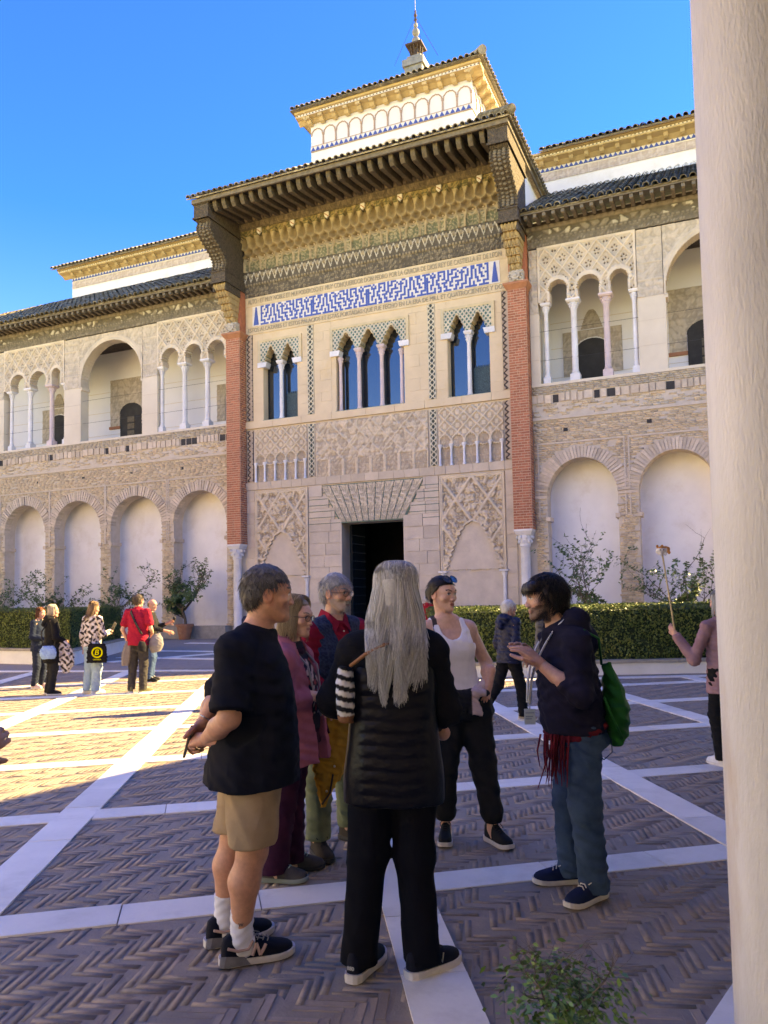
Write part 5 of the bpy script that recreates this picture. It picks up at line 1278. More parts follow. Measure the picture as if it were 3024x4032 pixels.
def strands(paths, r0, r1, cols, name, m, parent):
    """paths (n,s,3) -> three-sided hair tubes"""
    n, sg, _ = paths.shape; t = np.gradient(paths,axis=1); t /= np.linalg.norm(t,axis=2,keepdims=True)+1e-9
    ref = np.where(np.abs(t[...,2:3]) > .9, np.array([1.,0,0]), np.array([0,0,1.])); a = np.cross(t,ref); a /= np.linalg.norm(a,axis=2,keepdims=True)+1e-9; b = np.cross(t,a)
    rr = np.linspace(r0,r1,sg)[None,:,None,None]
    q = np.array([(math.cos(x),math.sin(x)) for x in (0,2.094,4.189)])
    V = paths[:,:,None,:]+rr*(a[:,:,None,:]*q[None,None,:,0:1]+b[:,:,None,:]*q[None,None,:,1:2])
    base = (np.arange(n)[:,None,None]*sg+np.arange(sg-1)[None,:,None])*3; j = np.arange(3)[None,None,:]
    F = np.stack([base+j, base+(j+1)%3, base+3+(j+1)%3, base+3+j],-1).reshape(-1,4)
    return V.reshape(-1,3), F, np.repeat(cols,sg*3,0)

M_skin = mat('skin', (1,1,1), attr='Col', amt=.20, rough=.5, scale=38, bump=.0012, bscale=220, spec=.35)
M_skin.node_tree.nodes['Principled BSDF'].inputs['Subsurface Weight'].default_value = .12
M_skin.node_tree.nodes['Principled BSDF'].inputs['Subsurface Radius'].default_value = (.012,.005,.003)
M_hair = mat('hair', (1,1,1), attr='Col', amt=.22, rough=.5, scale=60, spec=.25, stretch=(1,1,.25))
M_lens = bpy.data.materials.new('spectacle lens'); M_lens.use_nodes = True
_b = M_lens.node_tree.nodes['Principled BSDF']; _b.inputs['Transmission Weight'].default_value = 1.; _b.inputs['Roughness'].default_value = .02; _b.inputs['IOR'].default_value = 1.08
M_frame = mat('spectacle frame', (.05,.045,.045), rough=.3, metal=.6)
M_dlens = mat('dark sunglass lens', (.012,.013,.018), rough=.22, spec=.4)
def cloth(name, c, c2=None, rough=.9, bump=.0012, bscale=260, scale=12, sheen=0., amt=.22, spec=.12, **kw): return mat(name, c, c2, rough=rough, scale=scale, bump=bump, bscale=bscale, sheen=sheen, amt=amt, spec=spec, **kw)

def frame(f, up=(0,0,1)):
    f = unit(f); r = unit(np.cross(f, up)); u = np.cross(r, f); return np.array([r, f, u])   # rows: right, forward, up
def head_prims(F, c, R, sc=1., fem=0., jaw=1.):
    P = lambda x,y,z: c+(R[0]*x+R[1]*y+R[2]*z)*sc
    S = lambda *r: np.array(r)*sc
    F.ell(P(0,-.014,.036), R, S(.075,.096,.086), .0)
    F.cone(P(0,.034,.012), P(0,.058,-.080), .060*sc, .030*sc*jaw, .035*sc)
    for s in (-1,1):
        F.cone(P(s*.046,.0,-.035), P(s*.022,.055,-.086), .030*sc, .018*sc*jaw, .025*sc)
        F.ell(P(s*.042,.058,-.020), R, S(.024,.022,.020), .022*sc)
    F.cone(P(-.034,.076,.030), P(.034,.076,.030), .0125*sc, .0125*sc, .016*sc)
    for s in (-1,1): F.ell(P(s*.031,.099,.010), R, S(.017,.014,.011), .012*sc, 's')
    for s in (-1,1): F.ell(P(s*.031,.0725,.010), R, S(.0135,.0135,.0135), .003*sc)
    F.cone(P(0,.080,.016), P(0,.1005,-.026), .0085*sc, (.0120-.002*fem)*sc, .012*sc)
    for s in (-1,1): F.ell(P(s*.012,.096,-.030), R, S(.0085,.012,.008), .006*sc)
    F.cone(P(-.017,.084,-.054), P(.017,.084,-.054), .0075*sc, .0075*sc, .006*sc)
    F.cone(P(-.014,.084,-.066), P(.014,.084,-.066), .0085*sc, .0085*sc, .006*sc)
    F.cone(P(-.020,.0965,-.0600), P(.020,.0965,-.0600), .0032*sc, .0032*sc, .004*sc, 's')
    F.ell(P(0,.076,-.094), R, S(.020,.017,.016), .016*sc)
    for s in (-1,1):
        F.ell(P(s*.078,-.010,.0), R, S(.010,.023,.034), .008*sc); F.ell(P(s*.088,-.006,.002), R, S(.006,.014,.022), .004*sc, 's')
def paint_head(V, c, R, sc, skin, lip, brow, iris, beard=None, fem=0., aged=0.):
    q = (V-c)@R.T/sc; x, y, z = q[:,0], q[:,1], q[:,2]; C = np.tile(np.array(skin), (len(V),1)); ax = np.abs(x)
    fr = y > .03
    ch = np.exp(-(((ax-.042)/.022)**2+((z+.02)/.022)**2))*fr; C = C*(1-.16*ch[:,None]*np.array([0,.6,.6])[None])
    ns = np.exp(-((x/.016)**2+((z+.026)/.018)**2))*(y > .08); C *= 1-.18*ns[:,None]*np.array([0,.5,.5])[None]
    er = (ax > .072) & (np.abs(z) < .045); C[er] *= np.array([1,.86,.84])
    lp = (y > .078) & (ax < .0215-.5*np.abs(z+.060)) & (np.abs(z+.060) < .0098); C[lp] = lip
    C[(y > .078) & (ax < .020) & (np.abs(z+.0600) < .0022)] = np.array(lip)*.6
    bw = (y > .055) & (ax > .013) & (ax < .052) & (np.abs(z-(.0335+.010*np.sin((ax-.013)/.039*2.4)-.004)) < .0042); C[bw] = brow
    ey = (y > .06) & (((ax-.031)/.0145)**2+((z-.010)/.0062)**2 < 1); C[ey] = (.62,.58,.55)
    ir = (y > .06) & (((ax-.031)/.0058)**2+((z-.0105)/.0060)**2 < 1); C[ir] = iris
    ld = (y > .06) & (((ax-.031)/.0165)**2+((z-.012)/.0085)**2 < 1) & (z > .0148); C[ld] = np.array(brow)*.6+np.array(skin)*.15
    if beard is not None:
        bc, dens = beard[0], beard[1]
        bz = (z < -.028-.30*np.clip(.07-ax,0,.1)*(ax > .03)) & (y > -.005) & (z > -.14) & ~lp & ~((ax < .012) & (z > -.040)) & ~((z > -.040) & (ax < .05) & (y > .06)); C[bz] = C[bz]*(1-dens)+np.array(bc)*dens
    return C
def hand_prims(F, w, d, n, side, curl=(.3,.35,.4,.45), sc=1., thumb=(.7,.6,-.35), spread=1.):
    d = unit(d); n = unit(n-d*(n@d)); x = np.cross(d,n)*side      # x points to the thumb side
    P = lambda a,b,c: w+(x*a+d*b+n*c)*sc
    F.cone(P(0,-.03,0), P(0,.02,0), .027*sc, .026*sc, .012)
    for xo, yo in ((.028,.080),(.009,.086),(-.010,.083),(-.028,.074)): F.cone(P(xo*.55,.012,0), P(xo,yo*.96,.0), .0165*sc, .0115*sc, .012*sc)
    L = ((.041,.026,.021),(.046,.030,.022),(.042,.028,.021),(.033,.021,.018))
    for i, (xo, yo) in enumerate(((.029,.082),(.0095,.089),(-.0105,.085),(-.029,.076))):
        p = P(xo,yo,.002); a = curl[i]; r = (.0092,.0094,.009,.0078)[i]*sc; dd = d*math.cos(.0)+x*xo*2.2*spread; dd = unit(dd); ang = 0
        for j in range(3):
            ang += a*(1,1.15,.75)[j]; v = dd*math.cos(ang)-n*math.sin(ang); q = p+v*L[i][j]*sc; F.cone(p,q,r*(1-.07*j),r*(.93-.07*j),.0035*sc); p = q
    v = unit(x*thumb[0]+d*thumb[1]+n*thumb[2]); p = P(.024,.022,-.004); F.cone(P(.006,.004,0),p,.015*sc,.0145*sc,.012*sc)
    for j, l in enumerate((.042,.031,.026)):
        q = p+v*l*sc; F.cone(p,q,(.0135-.0015*j)*sc,(.012-.0016*j)*sc,.005*sc); p = q; v = unit(v+d*.30)
def shoe(parent, pos, fwd, L=.285, up=None, m_up=None, m_sole=None, m_lace=None, hi=.0, sole=.024, wide=1., flare=1., name='shoe', laces=True):
    """lofted shoe: upper, separate sole, laces; pos = point on the ground under the ankle"""
    f = unit([fwd[0],fwd[1],0]); r = np.array([f[1],-f[0],0]); k = L/.285
    def G(x,y,z): return tuple(np.array(pos)+(r*x*wide+f*y)*k+np.array([0,0,z]))
    ys = np.array([-.078,-.070,-.050,-.02,.02,.06,.10,.14,.17,.192,.204,.207]); hw = np.array([.010,.026,.034,.035,.036,.040,.0455,.047,.0435,.033,.019,.006]); ht = np.array([.070,.102,.112,.112,.106,.094,.078,.067,.059,.051,.041,.024])
    ht = ht+hi*np.exp(-((ys+.02)/.055)**2)
    b = MB(); n = 14
    for y, w_, h_ in zip(ys,hw,ht):
        for i in range(n+1): a = math.pi*i/n; b.v.append(G(-w_*np.sign(math.cos(a))*abs(math.cos(a))**.75, y, sole*.8+(h_-sole*.5)*math.sin(a)**.72))
    for j in range(len(ys)-1):
        for i in range(n): q = j*(n+1)+i; b.f.append((q,q+n+1,q+n+2,q+1)); b.mi.append(0)
    b.f.append(tuple(range(n+1))); b.f.append(tuple((len(ys)-1)*(n+1)+i for i in range(n,-1,-1))); b.mi += [0,0]
    o = b.build(name, m_up, parent, smooth=True)
    s = MB(); ys2 = np.array([-.088,-.080,-.055,-.02,.02,.06,.10,.14,.175,.200,.213,.216]); hw2 = np.array([.012,.029,.040,.040,.040,.044,.050,.051,.047,.036,.022,.008])*flare
    for y, w_ in zip(ys2,hw2):
        rise = .010*max(0,(y-.13)/.08)**2; th = sole+.006*max(0,-y/.08)
        s.v += [G(-w_*.96,y,rise), G(w_*.96,y,rise), G(w_,y,rise+th*.55), G(w_*.97,y,rise+th), G(-w_*.97,y,rise+th), G(-w_,y,rise+th*.55)]
    for j in range(len(ys2)-1):
        for i in range(6): q = j*6; s.f.append((q+i,q+(i+1)%6,q+6+(i+1)%6,q+6+i)); s.mi.append(0)
    s.f += [(5,4,3,2,1,0), tuple((len(ys2)-1)*6+i for i in range(6))]; s.mi += [0,0]; s.build('sole', m_sole, o, smooth=False)
    if laces and m_lace:
        l = MB()
        for j, y in enumerate((.025,.045,.065,.085,.103)):
            z = np.interp(y,ys,ht)+sole*.3+.006; l.tube([G(-.024,y+.006,z-.014),G(-.010,y,z),G(.012,y+.004,z),G(.024,y-.006,z-.014)], .0034, 5)
        for e in (-1,1): z = np.interp(.03,ys,ht)+sole*.3+.006; l.tube([G(0,.03,z),G(e*.022,.045,z+.010),G(e*.036,.055,z-.012),G(e*.03,.08,z-.022)], .0028, 5)
        l.build('lace', m_lace, o, smooth=True)
    return o, G
def stand(Hh, fwd, lean=0., **ov):
    """joint set in metres for a standing adult of height Hh; +x right, facing fwd (unit 2-vector), origin between the feet. Overrides: name=(right,fwd,up)"""
    s = Hh/1.75; J = dict(head=(0,.035,1.625),neck=(0,0,1.485),chest=(0,.0,1.27),pelvis=(0,0,.96),shR=(.185,0,1.43),shL=(-.185,0,1.43),elR=(.235,-.02,1.12),elL=(-.235,-.02,1.12),wrR=(.235,.08,.88),wrL=(-.235,.08,.88),
        hipR=(.09,0,.93),hipL=(-.09,0,.93),knR=(.10,.03,.51),knL=(-.10,.03,.51),anR=(.11,-.03,.085),anL=(-.11,-.03,.085))
    J.update(ov); f = unit([fwd[0],fwd[1],0]); r = np.array([f[1],-f[0],0]); out = {}
    for k, v in J.items(): out[k] = (r*v[0]+f*(v[1]+lean*v[2])+np.array([0,0,1.])*v[2])*s
    return out
def body(name, label, base, J, hf, tf, skin, Hs=1., h=.009, hh=.0035, lip=(.36,.13,.11), brow=(.10,.07,.05), iris=(.06,.045,.03), beard=None, fem=0., bulk=1., hands=None, hsc=1., jaw=1., hup=(0,0,1), torso=None, legs=1., head=True, group=None, headless_neck=False):
    """one continuous skin mesh (head, neck, trunk, limbs, fingers) -> top-level person object"""
    lo = np.min(list(J.values()),0)-.22; hi = np.max(list(J.values()),0)+.20; lo[2] = max(lo[2],.02)
    A = Field(lo,hi,h); R = frame(hf,hup); c = J['head']; b = bulk
    TR = frame([tf[0],tf[1],0]); ax = unit(J['neck']-J['pelvis']); TR = np.array([unit(np.cross(TR[1],ax)), unit(np.cross(ax,np.cross(TR[1],ax))), ax])
    L = np.linalg.norm(J['neck']-J['pelvis'])
    kn = torso if torso is not None else [(-.10,.13,.085,0,0),(0,.155,.10,0,-.01),(.16,.135,.092,0,0),(.30,.15,.105,0,.005),(.42,.155,.10,0,0),(.50,.10,.07,0,-.01)]
    kn = [(t*L/.52,rx*b,ry*b,cx,cy) for t,rx,ry,cx,cy in kn]
    A.loft(J['pelvis'],TR,kn,.03)
    for s in 'RL':
        A.cone(J['sh'+s],J['neck']-ax*.02,.055*b,.05*b,.05); A.cone(J['sh'+s],J['el'+s],.052*b,.040*b,.03); A.cone(J['el'+s],J['el'+s]*.55+J['wr'+s]*.45,.040*b,.039*b,.02); A.cone(J['el'+s]*.55+J['wr'+s]*.45,J['wr'+s],.039*b,.027*b**.5,.02)
        if legs:
            g_ = b*legs; A.cone(J['hip'+s],J['kn'+s],.088*g_,.056*g_,.03); m = J['kn'+s]*.65+J['an'+s]*.35; back = -TR[1]*.018*legs; A.cone(J['kn'+s],m+back,.052*g_,.056*g_,.03); A.cone(m+back,J['an'+s],.056*g_,.035*min(1,legs+.1),.03); A.cone(J['an'+s],J['an'+s]-V3(0,0,.05)+TR[1]*.03,.036,.03,.02)
    A.cone(J['neck']-ax*.03, c-R[2]*.045-R[1]*.022, .062*b**.5*(1-.12*fem), .055*b**.5*(1-.10*fem), .03)
    V1,F1 = A.mesh(); parts = [(V1,F1,np.tile(np.array(skin),(len(V1),1)))]
    if head:
        B = Field(c-.17*Hs,c+.17*Hs,hh); B.cone(J['neck']-ax*.03, c-R[2]*.045-R[1]*.022, .062*b**.5*(1-.12*fem), .055*b**.5*(1-.10*fem), .0); head_prims(B,c,R,Hs,fem,jaw); B.D = B.D-.0008
        V2,F2 = B.mesh(); parts.append((V2,F2,paint_head(V2,c,R,Hs,skin,lip,brow,iris,beard,fem)))
    for hd in (hands or []):
        w, d, n, side, curl = hd[:5]; th = hd[5] if len(hd) > 5 else (.7,.6,-.35); w = np.asarray(w,float); e = .135*hsc
        Hh_ = Field(w-e-.08,w+e+.08,max(.0042,hh*1.1)); Hh_.cone(w-unit(d)*.10,w-unit(d)*.0,.036*b,.0275,.0); hand_prims(Hh_,w,np.asarray(d,float),np.asarray(n,float),side,curl,hsc,th); V3_,F3 = Hh_.mesh()
        parts.append((V3_,F3,np.tile(np.array(skin)*np.array([1.0,.93,.92]),(len(V3_),1))))
    o = 0; VV, FF, CC = [], [], []
    for v,f,cc in parts: VV.append(v); FF.append(f+o); CC.append(cc); o += len(v)
    ob = link(name, npmesh(name, np.concatenate(VV), np.concatenate(FF), M_skin, np.concatenate(CC), smooth=True), loc=(base[0],base[1],base[2] if len(base) > 2 else 0)); tag(ob, label, 'person', group)
    return ob, R, TR, L
def garment(name, parent, F, m, cols=None, colfun=None, smooth=True):
    V,Fc = F.mesh(); C = colfun(V) if colfun else None
    return link(name, npmesh(name, V, Fc, m, C, smooth=smooth), parent)
def short_hair(parent, c, R, sc, col, n=900, length=.03, cap=1.07, fringe=.035, back=-.055, seed=0, mess=.5, top=1., side=-.01, extra=None, name='hair', r0=.0011, upz=.35, fwd=.2, bald=None, thick=1.0, hs=.006, frontlen=1.):
    """scalp-hugging volume plus loose strands"""
    r = np.random.default_rng(seed); F = Field(c-.19*sc,c+.20*sc,hs); P = lambda x,y,z: c+(R[0]*x+R[1]*y+R[2]*z)*sc
    F.ell(P(0,-.020,.042), R, np.array((.079*cap,.099*cap,.088*cap*top))*sc, 0)
    F.ell(P(0,-.055,-.010), R, np.array((.066,.060,.060))*sc*cap, .03)
    if extra: extra(F,P)
    X = F.ax[0][:,None,None]-c[0]; Y = F.ax[1][None,:,None]-c[1]; Z = F.ax[2][None,None,:]-c[2]
    x = (X*R[0,0]+Y*R[0,1]+Z*R[0,2])/sc; y = (X*R[1,0]+Y*R[1,1]+Z*R[1,2])/sc; z = (X*R[2,0]+Y*R[2,1]+Z*R[2,2])/sc
    line = np.where(y > .03, fringe+.10*np.clip(y-.075,-1,0)*.6, np.where(y > -.035, side+(y+.035)/.065*(fringe-side)*.8, back+(side-back)*np.clip((y+.085)/.05,0,1)))
    F.D = np.maximum(F.D, (line-z)*sc).astype(np.float32)
    if bald is not None: F.D = np.maximum(F.D, ((z-bald[0])*sc)*np.where(np.abs(x) < bald[1],1,1)).astype(np.float32)
    F.disp(lambda X,Y,Z: .0035*mess*np.sin(150*X+3*np.sin(60*Z))*np.sin(140*Y+2*np.sin(70*X)))
    V,Fc = F.mesh(); cc = np.array(col)
    C0 = cc.mean(0)[None]*r.uniform(.75,1.05,(len(V),1))
    if not len(V): return None
    out = V-(c-R[1]*.02*sc); out /= np.linalg.norm(out,axis=1)[:,None]; sel = r.integers(0,len(V),n); p = V[sel]; o_ = out[sel]
    d = o_*upz+R[1][None]*fwd*r.normal(.7,.4*mess+.1,(n,1))-R[2][None]*.45+r.normal(0,.16*mess,(n,3)); tg = d-o_*np.sum(d*o_,1)[:,None]*(1-.30*upz); tg /= np.linalg.norm(tg,axis=1)[:,None]
    ln = length*r.uniform(.5,1.3,(n,1))*np.where(((p-c)@R[1] > .045*sc)[:,None],frontlen,1.); s_ = np.linspace(0,1,4); paths = p[:,None,:]-o_[:,None,:]*.003+tg[:,None,:]*ln[:,None,:]*s_[None,:,None]+(-o_*.003-R[2][None]*.12*ln)[:,None,:]*(s_**2)[None,:,None]
    Vs,Fs,Cs = strands(paths, r0*thick, r0*.35, cc[r.integers(0,len(cc),n)]*r.uniform(.75,1.2,(n,1)), name, M_hair, parent)
    VV = np.concatenate([V,Vs]); FF = np.concatenate([Fc,Fs+len(V)]); CC = np.concatenate([C0,Cs])
    return link(name, npmesh(name, VV, FF, M_hair, CC, smooth=True), parent)
def glasses(parent, c, R, sc, rim=True, up=0., fwd=0., m=None, lens=None, w=.024, hgt=.018, name='glasses', tilt=0.):
    P = lambda x,y,z: tuple(c+(R[0]*x+R[1]*(y+fwd-z*0)+R[2]*(z+up))*sc)
    b = MB()
    for s in (-1,1):
        b.tube([P(s*.032+w*math.cos(a),.103-tilt*math.sin(a)*hgt-.010*(s*(s*.032+w*math.cos(a)))/.06,.006+hgt*math.sin(a)) for a in np.linspace(0,2*math.pi,17)], .0016*sc if rim else .0012, 5)
        b.tube([P(s*.058,.095,.012),P(s*.079,.055,.012),P(s*.083,-.005,.010)], .0017, 5)
    b.tube([P(-.009,.105,.010),P(0,.108,.012),P(.009,.105,.010)], .0015, 5); o = b.build(name, m or M_frame, parent, smooth=True)
    for s in (-1,1):
        l = MB(); k = 14; pts = [P(s*.032+w*.95*math.cos(a),.102-tilt*math.sin(a)*hgt-.010*(s*(s*.032+w*math.cos(a)))/.06,.006+hgt*.95*math.sin(a)) for a in np.linspace(0,2*math.pi,k+1)[:-1]]; l.add(pts,[tuple(range(k))]); l.build('lens', lens or M_lens, o)
    return o
def tee_field(J, TR, L, kn, h=.009, sleeve=None, sl_r=(.075,.085), pad=.2, k=.04, fold=None, ex=2.3):
    lo = np.min(list(J.values()),0)-pad-.15; hi = np.max(list(J.values()),0)+pad; F = Field(lo,hi,h); F.loft(J['pelvis'],TR,[(t*L/.52,rx,ry,cx,cy) for t,rx,ry,cx,cy in kn],k,ex,fold); return F
def arr(d): return {k: np.array(v,float) for k,v in d.items()}
def fin(J): J['pelvis'] = J.get('pelvis',(J['hipR']+J['hipL'])/2+V3(0,0,.03)); J['chest'] = J['neck']*.6+J['pelvis']*.4; return J
def tube_obj(name, pts, r, m, parent, n=7): b = MB(); b.tube(pts, r, n); return b.build(name, m, parent, smooth=True)
def letters(parent, s, O, ex, ez, h, m, th=.0015, name='logo'):
    """flat lettering laid on a surface at O along ex/ez"""
    cu = bpy.data.curves.new('t','FONT'); cu.body = s; cu.size = h*1.4; cu.extrude = th; cu.align_x = 'CENTER'; cu.align_y = 'CENTER'
    o = bpy.data.objects.new('t',cu); COL.objects.link(o); bpy.context.view_layer.update()
    me = bpy.data.meshes.new_from_object(o.evaluated_get(bpy.context.evaluated_depsgraph_get())); bpy.data.objects.remove(o)
    n = len(me.vertices); co = np.empty(n*3,np.float32); me.vertices.foreach_get('co',co); co = co.reshape(-1,3); ex = unit(ex); ez = unit(ez); ey = np.cross(ex,ez)
    out = np.asarray(O)+co[:,:1]*ex+co[:,1:2]*ez+co[:,2:3]*ey; me.vertices.foreach_set('co',out.astype(np.float32).ravel()); me.materials.clear(); me.materials.append(m); me.update()
    return link(name, me, parent)
C_black = cloth('black jersey', (.012,.013,.020), (.007,.008,.012)); C_khaki = cloth('khaki twill', (.40,.285,.175), (.33,.23,.14))
C_sock = cloth('white sock', (.72,.72,.76), (.62,.62,.67), bscale=400); C_plum = cloth('plum trousers', (.045,.010,.028), (.03,.007,.02))
C_pink = cloth('dusty pink jacket', (.36,.115,.155), (.28,.085,.12)); C_dk = cloth('charcoal knit', (.02,.02,.024), (.012,.012,.014)); C_red = cloth('crimson shirt', (.27,.014,.035), (.20,.01,.026))
C_green = cloth('sage trousers', (.16,.18,.105), (.11,.125,.07)); C_jean = cloth('blue denim', (.045,.085,.15), (.022,.045,.085), scale=7, amt=.4); C_hood = cloth('navy hoodie', (.016,.015,.032), (.010,.010,.02))
C_tank = cloth('white rib tank', (.78,.75,.77), (.70,.68,.70)); C_trk = cloth('black track pants', (.018,.018,.018), (.012,.012,.012), rough=.75); C_puf = mat('black quilted nylon', (.007,.007,.011), (.004,.004,.007), rough=.38, scale=9, bump=.003, bscale=30, spec=.16)
C_blkp = cloth('black trousers', (.006,.0065,.010), (.004,.004,.007)); C_fleece = cloth('black fleece', (.010,.010,.013), (.006,.006,.008), bump=.004, bscale=160)
M_rub = mat('white rubber sole', (.62,.58,.55), (.50,.47,.45), rough=.7, scale=20); M_rubg = mat('grey rubber sole', (.20,.20,.22), rough=.7, scale=20); M_rubk = mat('black rubber sole', (.03,.03,.032), rough=.7)
S_navy = cloth('navy mesh shoe', (.010,.012,.022), (.006,.007,.014), bscale=300, rough=.7); S_grey = cloth('grey walking shoe', (.07,.065,.07), (.04,.038,.04), rough=.8); S_blue = cloth('dark blue knit shoe', (.012,.022,.06), (.008,.014,.04)); S_blk = cloth('black running shoe', (.014,.014,.016), rough=.7)
L_grey = mat('grey lace', (.30,.30,.31), rough=.9); L_mint = mat('mint lace', (.45,.62,.56), rough=.9); L_wht = mat('pale lace', (.6,.58,.55), rough=.9); L_blk = mat('black lace', (.03,.03,.03), rough=.9)
M_ros = mat('rose reflective trim', (.60,.40,.34), rough=.5); M_leath = mat('tan leather', (.30,.13,.06), (.22,.09,.04), rough=.6, scale=14); M_brnl = mat('brown leather strap', (.07,.05,.045), rough=.6); M_steel = mat('steel buckle', (.5,.5,.5), rough=.3, metal=1.)
M_phone = mat('phone glass', (.02,.02,.024), rough=.12, spec=.6); M_case = mat('grey phone case', (.14,.135,.12), rough=.5)

# ------------------------------------------------ man in the black tee, hands behind his back
def man_black():
    base = (-.731,3.722); J = fin(arr(dict(head=(.186,-.040,1.640),neck=(.128,-.030,1.485),shR=(.055,-.215,1.400),shL=(.105,.165,1.395),elR=(.050,-.315,1.115),wrR=(-.105,-.075,.985),elL=(-.115,.225,1.15),wrL=(-.145,.045,1.045),
        hipR=(.120,-.115,.90),hipL=(.075,.085,.90),knR=(.115,-.135,.50),knL=(-.005,.099,.50),anR=(.055,-.103,.10),anL=(-.060,.099,.10))))
    J['pelvis'] = V3(.10,-.01,.93); hf = (.96,.22,-.06); tf = (.96,.25)
    sk = (.62,.31,.20)
    hands = [(J['wrR'],(-.70,.50,-.10),(-.35,-.55,.75),1,(.45,.5,.55,.6)),(J['wrL'],(-.45,-.25,-.80),(-.75,.55,.2),-1,(.65,.7,.75,.8))]
    o,R,TR,L = body('person','man in black tee and khaki shorts with hands clasped behind his back',base,J,hf,tf,sk,Hs=1.06,bulk=1.22,hands=hands,hsc=1.08,brow=(.13,.10,.085),jaw=1.12,h=.008)
    # tee
    F = Field((-.26,-.50,.60),(.50,.40,1.62),.008)
    fold = lambda a,t: .016*np.sin(5*a+1.2*np.sin(6*t))*np.clip((.30-t)/.35,0,1)+.010*np.sin(9*a+7*t)*np.clip((.25-t)/.3,0,1)
    F.loft(J['pelvis'],TR,[(-.30,.272,.228,0,.0),(-.15,.268,.222,0,.0),(0,.258,.208,0,.005),(.14,.245,.188,0,.012),(.30,.238,.165,0,.010),(.42,.225,.140,0,.0),(.50,.170,.11,0,-.01),(.545,.10,.08,0,-.012)],.03,2.25,fold)
    for s in 'RL':
        q = J['sh'+s]*.10+J['el'+s]*.90; F.cone(J['sh'+s]+V3(0,0,-.006),q,.078,.088,.05); F.cone(J['sh'+s]-V3(0,0,.002),J['neck']-TR[2]*.030,.080,.076,.04)
    F.disp(wrinkle(.005,14,1)); 
    for s in 'RL':
        d = unit(J['el'+s]-J['sh'+s]); e = J['sh'+s]+d*.275
        X = F.ax[0][:,None,None]; Y = F.ax[1][None,:,None]; Z = F.ax[2][None,None,:]
        dd = (X-e[0])*d[0]+(Y-e[1])*d[1]+(Z-e[2])*d[2]; lat = (X-J['sh'+s][0])*unit(J['sh'+s]-J['neck'])[0]*0
        rr = np.sqrt((X-e[0])**2+(Y-e[1])**2+(Z-e[2])**2); F.D = np.where((dd > 0) & (rr < .17) & (((Y < -.235) & (s == 'R')) | ((s == 'L') & (Y > .20))), np.maximum(F.D, dd), F.D)
    F.clip((0,0,.778),(.03,.0,-1),.008,14)
    nk = J['neck']+TR[2]*.035+TR[1]*.03; F.ell(nk,TR,np.array((.074,.080,.034)),.008,'s')
    sh = garment('tee_shirt',o,F,C_black)
    # light bar on the sleeve seam and chest mark
    pz = J['shR']+V3(.135,-.012,-.02); m = MB(); m.add([tuple(pz+V3(-.006,-.0,.03)),tuple(pz+V3(.004,0,.0)),tuple(pz+V3(.002,0,-.035)),tuple(pz+V3(-.010,0,-.004))],[(0,1,2,3)])
    # shorts
    F = Field((-.22,-.36,.40),(.42,.34,1.0),.008); F.loft(J['pelvis'],TR,[(-.12,.205,.175,0,-.01),(0,.20,.165,0,0),(.05,.19,.16,0,0)],.03)
    for s in 'RL': F.cone(J['hip'+s]+V3(0,0,-.02),J['kn'+s]+V3(0,0,-.03),.130,.112,.05)
    F.disp(wrinkle(.006,13,5,.35)); F.clip((0,0,.532),(0,0,-1),.006,16); garment('shorts',o,F,C_khaki)
    for s in 'RL':
        F = Field(J['an'+s]-.16,J['an'+s]+V3(.13,.13,.22),.007); F.cone(J['an'+s]-V3(0,0,.05),J['an'+s]+V3(.008,0,.175),.046,.056,.0); F.cone(J['an'+s],J['an'+s]+V3(.06,.025,-.06),.045,.04,.03); F.disp(lambda X,Y,Z: .0022*np.sin(Z*150+3*np.sin(X*40))); F.clip(J['an'+s]+V3(0,0,.128),(0,0,1)); F.clip((0,0,.03),(0,0,-1)); garment('sock',o,F,C_sock)
        f = (.93,.36) if s == 'R' else (.86,.5)
        so_,G = shoe(o,(J['an'+s][0]-.0,J['an'+s][1],.0),f,.325,m_up=S_navy,m_sole=M_rub,m_lace=L_grey,hi=.012,sole=.028,flare=1.05)
        # heel counter, rose trim and the N on the outer side
        hc = MB()
        for y0,z0,w0 in ((-.09,.012,.043),):
            hc.add([G(.0432,-.075,.004),G(.0445,.03,.003),G(.0440,.005,.040),G(.041,-.065,.052),G(.030,-.086,.05),G(.030,-.092,.006)],[(0,1,2,3),(0,3,4,5)])
        hc.build('heel_stabiliser',M_rubg,so_)
        N = MB(); zf = lambda z: .0
        for (a,b) in (((.035,.042),(.052,.088)),((.052,.088),(.066,.040)),((.066,.040),(.090,.080))):
            (ya,za),(yb,zb) = a,b
            xa = .0455*(1-.25*((za-.03)/.06)**2)+.004; xb = .0455*(1-.25*((zb-.03)/.06)**2)+.004; N.tube([G(xa,ya,za),G((xa+xb)/2+.003,(ya+yb)/2,(za+zb)/2),G(xb+.001,yb,zb)], .0075, 6)
        N.tube([G(.041,-.06,.085),G(.046,-.02,.070),G(.046,.02,.072),G(.036,.04,.102)], .007, 5); N.build('logo',M_ros,so_)
    letters(o,'w',J['anR']+V3(.010,-.056,.085),(1,.1,0),(0,0,1),.022,mat('grey sock print',(.12,.11,.12)))
    cc = [(.085,.072,.064),(.13,.115,.10),(.18,.165,.15),(.065,.055,.05),(.23,.215,.20)]
    short_hair(o,J['head'],R,1.06,cc,n=3000,length=.030,cap=1.075,fringe=.060,back=-.080,side=-.008,seed=3,mess=1.0,top=1.05,upz=.35,fwd=.15,thick=1.3)
    # wrist watch, phone
    tube_obj('bracelet',[J['wrL']+unit((-.45,-.25,-.8))*-.02+.034*(math.cos(a)*unit((.5,-.86,0))+math.sin(a)*unit((-.6,-.35,.5))) for a in np.linspace(0,2*math.pi,13)],.004,M_steel,o,5)
